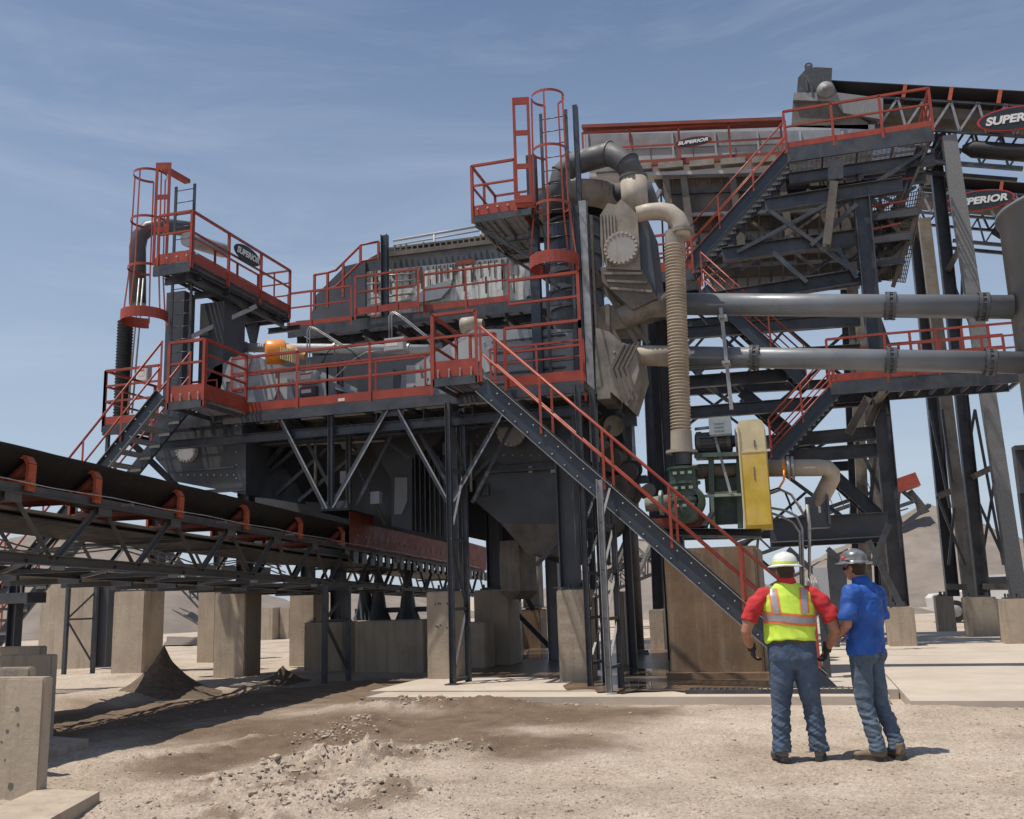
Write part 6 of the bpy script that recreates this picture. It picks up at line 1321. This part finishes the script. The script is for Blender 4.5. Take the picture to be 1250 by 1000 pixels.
def fold(amp, sx=5, sz=22, z0=-9, z1=99, seed=0):
    def f(c):
        k = 1 if z0 <= c.z <= z1 else 0
        return amp*(noise.noise(V((c.x*sx+seed, c.y*sx, c.z*sz)))*1.2+.6*noise.noise(V((c.x*sx*2.5, c.y*sx*2.5+seed, c.z*sz*1.6))))*(k*.8+.2)
    return f
def hand(w, d, up, s, curl=.6, sc=1.0):
    """w wrist, d towards the fingers, up = back of the hand, s = which side the thumb leaves (+1/-1)"""
    w = V(w); d = V(d).normalized(); up = (V(up)-d*V(up).dot(d)).normalized(); sd = d.cross(up)*s; L_ = []
    L_.append(etube([w-d*.03, w+d*.02, w+d*.055, w+d*.09], [(.026*sc, .02*sc), (.034*sc, .017*sc), (.042*sc, .016*sc), (.040*sc, .013*sc)], 14, sd))
    for i, (o, ln) in enumerate(((.030, .068), (.010, .076), (-.011, .070), (-.031, .055))):
        p = w+d*.088+sd*o*sc; c = curl*(1+.12*i); pts = [p-d*.015, p]; a = 0
        for k, f in enumerate((.42, .32, .26)):
            a += c*(.55 if k == 0 else .8); p = p+(d*math.cos(a)-up*math.sin(a))*ln*f*sc+sd*o*.06; pts.append(p)
        L_.append(etube(pts, [.0095*sc, .010*sc, .0092*sc, .0085*sc, .007*sc], 10, sd))
    p = w+d*.03+sd*.026*sc; pts = [w+d*.015+sd*.01, p, p+d*.028*sc+sd*.024*sc-up*.012, p+d*.056*sc+sd*.030*sc-up*.03, p+d*.078*sc+sd*.022*sc-up*.042]
    L_.append(etube(pts, [.013*sc, .014*sc, .0115*sc, .010*sc, .0075*sc], 10, up)); return L_
def head_parts(c, f, tilt=0):
    """c = centre of the skull, f = facing unit vector (horizontal)"""
    c = V(c); f = V(f).normalized(); s = f.cross(UP); R3 = Matrix((s, f, UP)).transposed()
    P_ = lambda x, y, z: c+s*x+f*y+UP*z
    L_ = [ball(P_(0, -.012, .03), (.076, .096, .088), R3), ball(P_(0, .018, -.045), (.062, .076, .072), R3), ball(P_(0, .05, -.088), (.036, .036, .024), R3), ball(P_(0, .078, .012), (.052, .022, .014), R3),
          etube([P_(0, .086, .008), P_(0, .103, -.018), P_(0, .112, -.034), P_(0, .09, -.043)], [.009, .011, .014, .008], 10, s), ball(P_(0, .087, -.062), (.024, .012, .006), R3), ball(P_(0, .084, -.074), (.021, .012, .007), R3),
          ball(P_(.05, .055, -.03), (.02, .025, .022), R3), ball(P_(-.05, .055, -.03), (.02, .025, .022), R3)]
    for k in (-1, 1): L_.append(ball(P_(.078*k, -.012, -.012), (.012, .022, .034), R3))
    return L_, P_, R3
def hardhat(par, M, c, f, m_, band=None, band_m=None, scale=1.0):
    c = V(c); f = V(f).normalized(); s = f.cross(UP); R4 = Matrix((s, f, UP)).transposed().to_4x4(); R4.translation = c
    prof = [(.0, .160), (.004, .166), (.010, .160), (.014, .128), (.030, .122), (.062, .117), (.09, .104), (.112, .080), (.126, .048), (.131, .001)]
    n = 40; vs = []
    for z, r in prof:
        for k in range(n):
            a = 6.28319*k/n; q = 1+.10*abs(math.sin(a))**2; br = 1+(.05*max(0, math.sin(a)) if r > .14 else 0); rr = r*scale
            ridge = .006*max(0, 1-abs(math.cos(a)*r)/.018) if z > .05 else 0
            vs.append(V((rr*math.cos(a)*.97*br, rr*math.sin(a)*q*br, z*scale+ridge-(.010*abs(math.cos(a)) if r > .14 else 0))))
    mb = MB().add(vs, [(i*n+j, i*n+(j+1) % n, (i+1)*n+(j+1) % n, (i+1)*n+j) for i in range(len(prof)-1) for j in range(n)]+[tuple(range(n))[::-1]], True)
    o = mb.build('hard_hat', m_, par); o.data.transform(M@R4)
    if band_m:
        vs = []
        for z, r in ((.02, .128), (.042, .1235)):
            for k in range(n): a = 6.28319*k/n; vs.append(V((r*scale*math.cos(a)*.97, r*scale*math.sin(a)*(1+.10*math.sin(a)**2), z*scale)))
        b = MB().add(vs, [(j, (j+1) % n, n+(j+1) % n, n+j) for j in range(n)], True).build('hat_band', band_m, o); b.data.transform(M@R4)
    return o, M@R4
def boot(par, M, c, yaw, m_, L_=.30):
    d = V((-math.sin(yaw), math.cos(yaw), 0)); s = V((math.cos(yaw), math.sin(yaw), 0)); c = V(c); q = lambda a, b, z: c+d*a+s*b+UP*z
    parts = [etube([q(-.085, 0, .055), q(-.03, 0, .065), q(.05, 0, .055), q(.12, .0, .045), q(.185, 0, .038), q(.205, 0, .035)], [(.034, .045), (.042, .052), (.044, .042), (.050, .032), (.044, .026), (.02, .015)], 16, s), etube([q(-.045, 0, .05), q(-.045, 0, .10), q(-.045, 0, .14)], [.042, .044, .040], 14, s)]
    o, _ = union(parts, .008, 'boot', m_, par, M, 2)
    ol = [q(a, b, 0) for a, b in ((-.10, -.02), (-.09, -.036), (-.02, -.038), (.06, -.045), (.13, -.052), (.185, -.04), (.215, 0), (.185, .04), (.13, .052), (.06, .045), (-.02, .038), (-.09, .036), (-.10, .02))]
    lb(MB().prism(ol, UP*.03), 'sole', SOLE, o, M); return o
def decal(loc_mesh, pts_rays, name, m_, par, M, off=.005):
    """grid of rays -> strip lying on the cloth; pts_rays[i][j] = (origin, direction)"""
    bm = bmesh.new(); bm.from_mesh(loc_mesh); T_ = BVHTree.FromBMesh(bm); bm.free(); vs = []; fs = []; ni = len(pts_rays); nj = len(pts_rays[0]); ok = {}
    for i in range(ni):
        for j in range(nj):
            o, d = pts_rays[i][j]; h, n_, _, _ = T_.ray_cast(V(o), V(d).normalized())
            if h is None: ok[i, j] = None
            else: ok[i, j] = len(vs); vs.append(h-V(d).normalized()*off)
    for i in range(ni-1):
        for j in range(nj-1):
            k = (ok[i, j], ok[i+1, j], ok[i+1, j+1], ok[i, j+1])
            if None not in k: fs.append(k)
    o = MB().add(vs, fs, True).build(name, m_, par); o.data.transform(M); return o

# ---- man in the hi-vis vest, seen from behind
c0 = Q(978, 928, -.045); M1 = Matrix.Translation((c0.x, c0.y, -.04))@Matrix.Rotation(R(8), 4, 'Z')@Matrix.Scale(1.035, 4)
t = T('person', 'person in yellow hi-vis vest, red shirt, jeans and white hard hat standing with back turned', 'person', 'two workers talking on the dirt')
hc = V((.0, .01, 1.69)); fd = V((.12, 1, 0)); hp, P_, R3 = head_parts(hc, fd)
sh = .215; armL = [(-sh, .0, 1.46), (-.30, -.02, 1.38), (-.37, -.04, 1.24), (-.405, -.04, 1.15), (-.39, .04, 1.07), (-.355, .10, .995)]; armR = [(sh, .0, 1.46), (.31, -.02, 1.38), (.375, -.03, 1.24), (.40, -.03, 1.14), (.38, .05, 1.05), (.335, .12, .97)]
ar = [.066, .064, .055, .049, .046, .034]
body = hp+[etube([(0, -.005, 1.40), (0, 0, 1.54), (0, .005, 1.62), (0, .0, 1.68)], [.085, .068, .064, .06], 16), etube(armL, ar), etube(armR, ar),
      etube([(0, 0, .82), (0, .01, .95), (0, .015, 1.08), (0, .01, 1.25), (0, 0, 1.40), (0, 0, 1.48)], [(.15, .11), (.17, .13), (.175, .135), (.185, .135), (.19, .11), (.10, .07)], 20)]
for k in (-1, 1): body.append(etube([(.09*k, 0, .90), (.115*k, 0, .70), (.135*k, .01, .47), (.155*k, -.01, .28), (.165*k, -.015, .06)], [.085, .078, .055, .05, .036]))
hL = hand((-.355, .10, .995), (.10, .18, -.6), (-.9, -.2, 0), 1, .75, 1.12); hR = hand((.335, .12, .97), (-.14, .2, -.6), (.9, -.2, 0), -1, .75, 1.12)
union(body+hL+hR, .0075, 'body', SKIN, t, M1, 2)
gl = []
for W_, dd, uu, s_ in (((-.355, .10, .995), V((.10, .18, -.6)), (-.9, -.2, 0), 1), ((.335, .12, .97), V((-.14, .2, -.6)), (.9, -.2, 0), -1)):
    dd = dd.normalized(); g = hand(W_, dd, uu, s_, .75, 1.32)+[etube([V(W_)-dd*.05, V(W_)-dd*.01, V(W_)+dd*.03], [.046, .042, .042], 14)]; union(g, .006, 'glove', GLOVE, t, M1, 1, fold(.002, 20, 60))
# dark folded tool held by both hands in front, ends showing at the hips
jl = [etube([(0, .0, .80), (0, .0, .88), (0, .005, .96), (0, .01, 1.06)], [(.16, .12), (.222, .155), (.225, .158), (.214, .148)], 26)]
for k in (-1, 1): jl.append(etube([(.095*k, 0, .92), (.105*k, 0, .80), (.118*k, .0, .66), (.135*k, .012, .49), (.150*k, .0, .34), (.160*k, -.012, .18), (.165*k, -.012, .075)], [(.120, .136), (.118, .13), (.106, .116), (.088, .094), (.084, .090), (.080, .088), (.086, .096)], 20))
jl += [ball((-.095, -.075, .90), (.10, .075, .10)), ball((.095, -.075, .90), (.10, .075, .10))]
def wj(c):
    k = .35+1.0*sm(.62, .35, c.z) if False else (.35+1.0*(1-sm(.35, .62, c.z)))
    return .010*k*noise.noise(V((c.x*5, c.y*5+3, c.z*30+c.x*16)))+.006*k*noise.noise(V((c.x*9, c.y*9, c.z*60-c.x*34)))+.006*noise.noise(V((c.x*9, c.y*5, c.z*8)))
jo, jloc = union(jl, .009, 'jeans', DENIM, t, M1, 2, wj)
for k in (-1, 1): decal(jloc, [[((.105*k+.062*(i/5-.5)*2*.9, -1, .955-.13*j/6-(.012 if j == 6 and 1 < i < 4 else 0)), (0, 1, 0)) for j in range(7)] for i in range(6)], 'back_pocket', DENIM, jo, M1, .004)
lb(etube([(0, .008, 1.035), (0, .008, 1.07)], [(.212, .152), (.212, .152)], 30), 'belt', BELT, t, M1)
sl = [etube([(-.14, 0, 1.49), (-.215, .0, 1.465), (-.29, -.02, 1.40), (-.35, -.035, 1.30), (-.375, -.04, 1.235)], [(.068, .07), (.078, .082), (.080, .08), (.076, .073), (.079, .074)], 18), etube([(.14, 0, 1.49), (.215, .0, 1.465), (.295, -.02, 1.40), (.36, -.03, 1.29), (.385, -.035, 1.225)], [(.068, .07), (.078, .082), (.080, .08), (.076, .073), (.079, .074)], 18), etube([(0, -.002, 1.50), (0, .0, 1.585), (0, .004, 1.635)], [(.12, .10), (.085, .085), (.078, .078)], 20), etube([(0, .01, 1.06), (0, .01, 1.25), (0, 0, 1.42), (0, 0, 1.51)], [(.20, .14), (.205, .148), (.215, .125), (.12, .08)], 20)]
union(sl, .009, 'red_shirt', REDC, t, M1, 2, fold(.010, 7, 16))
vs_ = [etube([(0, .0, 1.035), (0, .012, 1.10), (0, .012, 1.25), (0, .003, 1.38), (0, -.002, 1.47), (0, -.002, 1.535), (0, 0, 1.585)], [(.236, .168), (.234, .172), (.238, .17), (.240, .152), (.222, .126), (.155, .10), (.09, .08)], 30), ball((-.18, -.0, 1.46), (.07, .085, .075)), ball((.18, 0, 1.46), (.07, .085, .075))]
vo_, vloc = union(vs_, .009, 'hi_vis_vest', HIVIS, t, M1, 3, lambda c: .014*noise.noise(V((c.x*5, c.y*5, c.z*9)))+.011*noise.noise(V((c.x*14+c.z*7, c.y*6, c.z*5)))*(1.5 if c.z < 1.2 else .8))
def hb(z0, z1, nm, m_, off):
    decal(vloc, [[((math.cos(a)*1, math.sin(a)*1, z0+(z1-z0)*j/3-.02*math.cos(a)), (-math.cos(a), -math.sin(a), 0)) for j in range(4)] for a in [6.28319*i/60 for i in range(61)]], nm, m_, vo_, M1, off)
hb(1.195, 1.30, 'orange_trim', ORT, .004); hb(1.218, 1.277, 'silver_band', SILV, .007)
for k in (-1, 1):
    for (w0, w1, nm, m_, off) in ((-.042, .042, 'orange_trim', ORT, .0045), (-.026, .026, 'silver_band', SILV, .0075)):
        decal(vloc, [[((.128*k+w0+(w1-w0)*i/4+.012*k*j/12, -1, 1.298+.235*j/12), (0, 1, 0)) for j in range(13)] for i in range(5)], nm, m_, vo_, M1, off)
union([ball(hc+V((0, -.02, .02)), (.082, .094, .085)), ball(hc+V((0, -.045, -.045)), (.066, .055, .05))], .008, 'hair', HAIR, t, M1, 2)
hardhat(t, M1, hc+V((.0, .004, .045)), fd, HATW, True, LIME)
for k, yw in ((-1, R(14)), (1, R(-12))): boot(t, M1, (.165*k, -.01, 0), yw, BOOTG)

# ---- man in the blue shirt, half turned to the left
c0 = Q(1086, 927, -.045); M2 = Matrix.Translation((c0.x-.01, c0.y, -.04))@Matrix.Rotation(R(52), 4, 'Z')@Matrix.Scale(1.045, 4)
t = T('person', 'person in royal blue shirt, jeans and grey hard hat facing the man in the vest', 'person', 'two workers talking on the dirt')
hc = V((-.01, .15, 1.68)); fd = V((.10, 1, 0)); hp, P_, R3 = head_parts(hc, fd)
armL = [(-.18, .09, 1.47), (-.235, .09, 1.38), (-.265, .09, 1.27), (-.275, .10, 1.17), (-.225, .20, 1.12), (-.16, .30, 1.08)]; armR = [(.18, .10, 1.47), (.24, .10, 1.38), (.27, .11, 1.27), (.275, .13, 1.17), (.20, .24, 1.12), (.11, .34, 1.08)]
ar = [.058, .055, .048, .042, .040, .029]
body = hp+[etube([(0, .08, 1.40), (-.003, .10, 1.52), (-.006, .12, 1.60), (-.01, .13, 1.66)], [.075, .060, .058, .055], 16), etube(armL, ar), etube(armR, ar), etube([(0, .12, .84), (0, .12, .95), (0, .12, 1.08), (0, .10, 1.25), (0, .09, 1.40), (0, .09, 1.48)], [(.13, .10), (.15, .11), (.15, .11), (.165, .12), (.17, .10), (.09, .06)], 20)]
legL = [(-.085, .12, .92), (-.10, .12, .78), (-.115, .11, .62), (-.125, .10, .47), (-.13, .05, .30), (-.135, .01, .15), (-.137, .0, .07)]; legR = [(.085, .12, .92), (.085, .12, .78), (.080, .10, .62), (.075, .08, .47), (.065, .0, .30), (.055, -.05, .15), (.05, -.06, .07)]
for l in (legL, legR): body.append(etube(l, [.07, .07, .062, .05, .045, .038, .034]))
hL = hand((-.16, .30, 1.08), (.5, .75, -.15), (-.6, .3, .6), -1, .7); hR = hand((.11, .34, 1.08), (-.65, .55, -.1), (.3, .5, .7), 1, .7)
union(body+hL+hR, .0068, 'body', SKIN, t, M2, 2)
jl = [etube([(0, .12, .82), (0, .12, .90), (0, .12, .98), (0, .115, 1.05)], [(.13, .10), (.172, .125), (.170, .125), (.165, .12)], 26)]
for l in (legL, legR): jl.append(etube(l, [(.098, .11), (.092, .10), (.084, .092), (.072, .078), (.067, .074), (.062, .07), (.068, .08)], 20))
jl += [ball((-.08, .05, .90), (.085, .07, .09)), ball((.08, .05, .90), (.085, .07, .09))]
jo, jloc = union(jl, .009, 'jeans', DENIM2, t, M2, 2, wj)
decal(jloc, [[((.085+.055*(i/5-.5)*2, -1, .93-.12*j/6), (0, 1, 0)) for j in range(7)] for i in range(6)], 'back_pocket', DENIM2, jo, M2, .004)
sl = [etube([(-.12, .09, 1.49), (-.19, .09, 1.465), (-.235, .09, 1.39), (-.262, .09, 1.30), (-.275, .095, 1.21)], [(.06, .065), (.075, .08), (.078, .082), (.074, .078), (.078, .082)], 18), etube([(.12, .09, 1.49), (.19, .09, 1.465), (.24, .10, 1.39), (.268, .11, 1.30), (.28, .12, 1.21)], [(.06, .065), (.075, .08), (.078, .082), (.074, .078), (.078, .082)], 18),
      etube([(0, .09, 1.49), (0, .10, 1.565), (-.002, .108, 1.60)], [(.11, .09), (.078, .08), (.070, .072)], 20), etube([(0, .11, .90), (0, .115, 1.0), (0, .115, 1.10), (0, .10, 1.25), (0, .085, 1.38), (0, .085, 1.47), (0, .088, 1.52)], [(.196, .152), (.192, .15), (.186, .144), (.196, .148), (.205, .132), (.19, .105), (.10, .08)], 28)]
so_, sloc = union(sl, .0085, 'blue_shirt', BLUC, t, M2, 2, lambda c: .020*noise.noise(V((c.x*6+c.z*4, c.y*6, c.z*8)))+.014*noise.noise(V((c.x*13-c.z*8, c.y*12, c.z*10)))+.003*noise.noise(V((c.x*30, c.y*30, c.z*30))))
decal(sloc, [[((.19*(i/20-.5)*2, -1, 1.405-.01*abs(i-10)/10+.006*j), (0, 1, 0)) for j in range(3)] for i in range(21)], 'yoke_seam', BLUC, so_, M2, .004)
union([ball(hc+V((0, -.018, .02)), (.080, .092, .085)), ball(hc+V((0, -.045, -.04)), (.064, .05, .042))], .008, 'hair', HAIR, t, M2, 2)
s3 = V(fd).normalized().cross(UP); g = MB()
for k in (-1, 1): g.add(ball(P_(.033*k, .092, .0), (.026, .010, .018), R3).v, ball(P_(0, 0, 0), .01).f, True); g.beam(P_(.058*k, .085, .004), P_(.08*k, -.005, .006), .004, .008)
lb(g, 'sunglasses', GLS, t, M2)
o, MH = hardhat(t, M2, hc+V((.0, .002, .045)), fd, HATG)
b = MB(); c_ = [V((-.1235, .018+.022*math.cos(a)*(1-.25*math.sin(a)), .058+.024*math.sin(a)-.006*abs(math.cos(a)))) for a in [6.283*i/18 for i in range(18)]]; b.prism(c_, V((.012, 0, 0)))
q_ = b.build('sticker', LRED, o); q_.data.transform(MH)
b = MB(); b.box(-.131, -.118, -.055, -.008, .036, .041); b.box(-.1245, -.118, .008, .028, .056, .064); q_ = b.build('sticker', STICK, o); q_.data.transform(MH)
b = MB(); b.box(-.03, .03, .0, .028, .122, .139); q_ = b.build('sticker', STICK, o); q_.data.transform(MH)
boot(t, M2, (-.137, .02, 0), R(14), BOOT); boot(t, M2, (.05, -.055, 0), R(-20), BOOT)
# crumpled drink bottle in his hands
t = T('water_bottle', 'small clear and pink labelled bottle held in front of the man in blue', 'bottle'); pp = M2@V((-.045, .40, 1.055))
MB().lathe(pp-UP*.10, UP, [(0, .001), (0, .03), (.07, .032), (.15, .03), (.18, .013), (.2, .012)], 16).build('bottle_body', WHTC, t); MB().lathe(pp-UP*.05, UP, [(0, .0335), (.06, .0335)], 16).build('label_wrap', PAPER, t)
for o in list(THINGS): fin(o)
for o in bpy.data.objects:
    if '_f' in o: del o['_f']
    if '_d' in o: del o['_d']
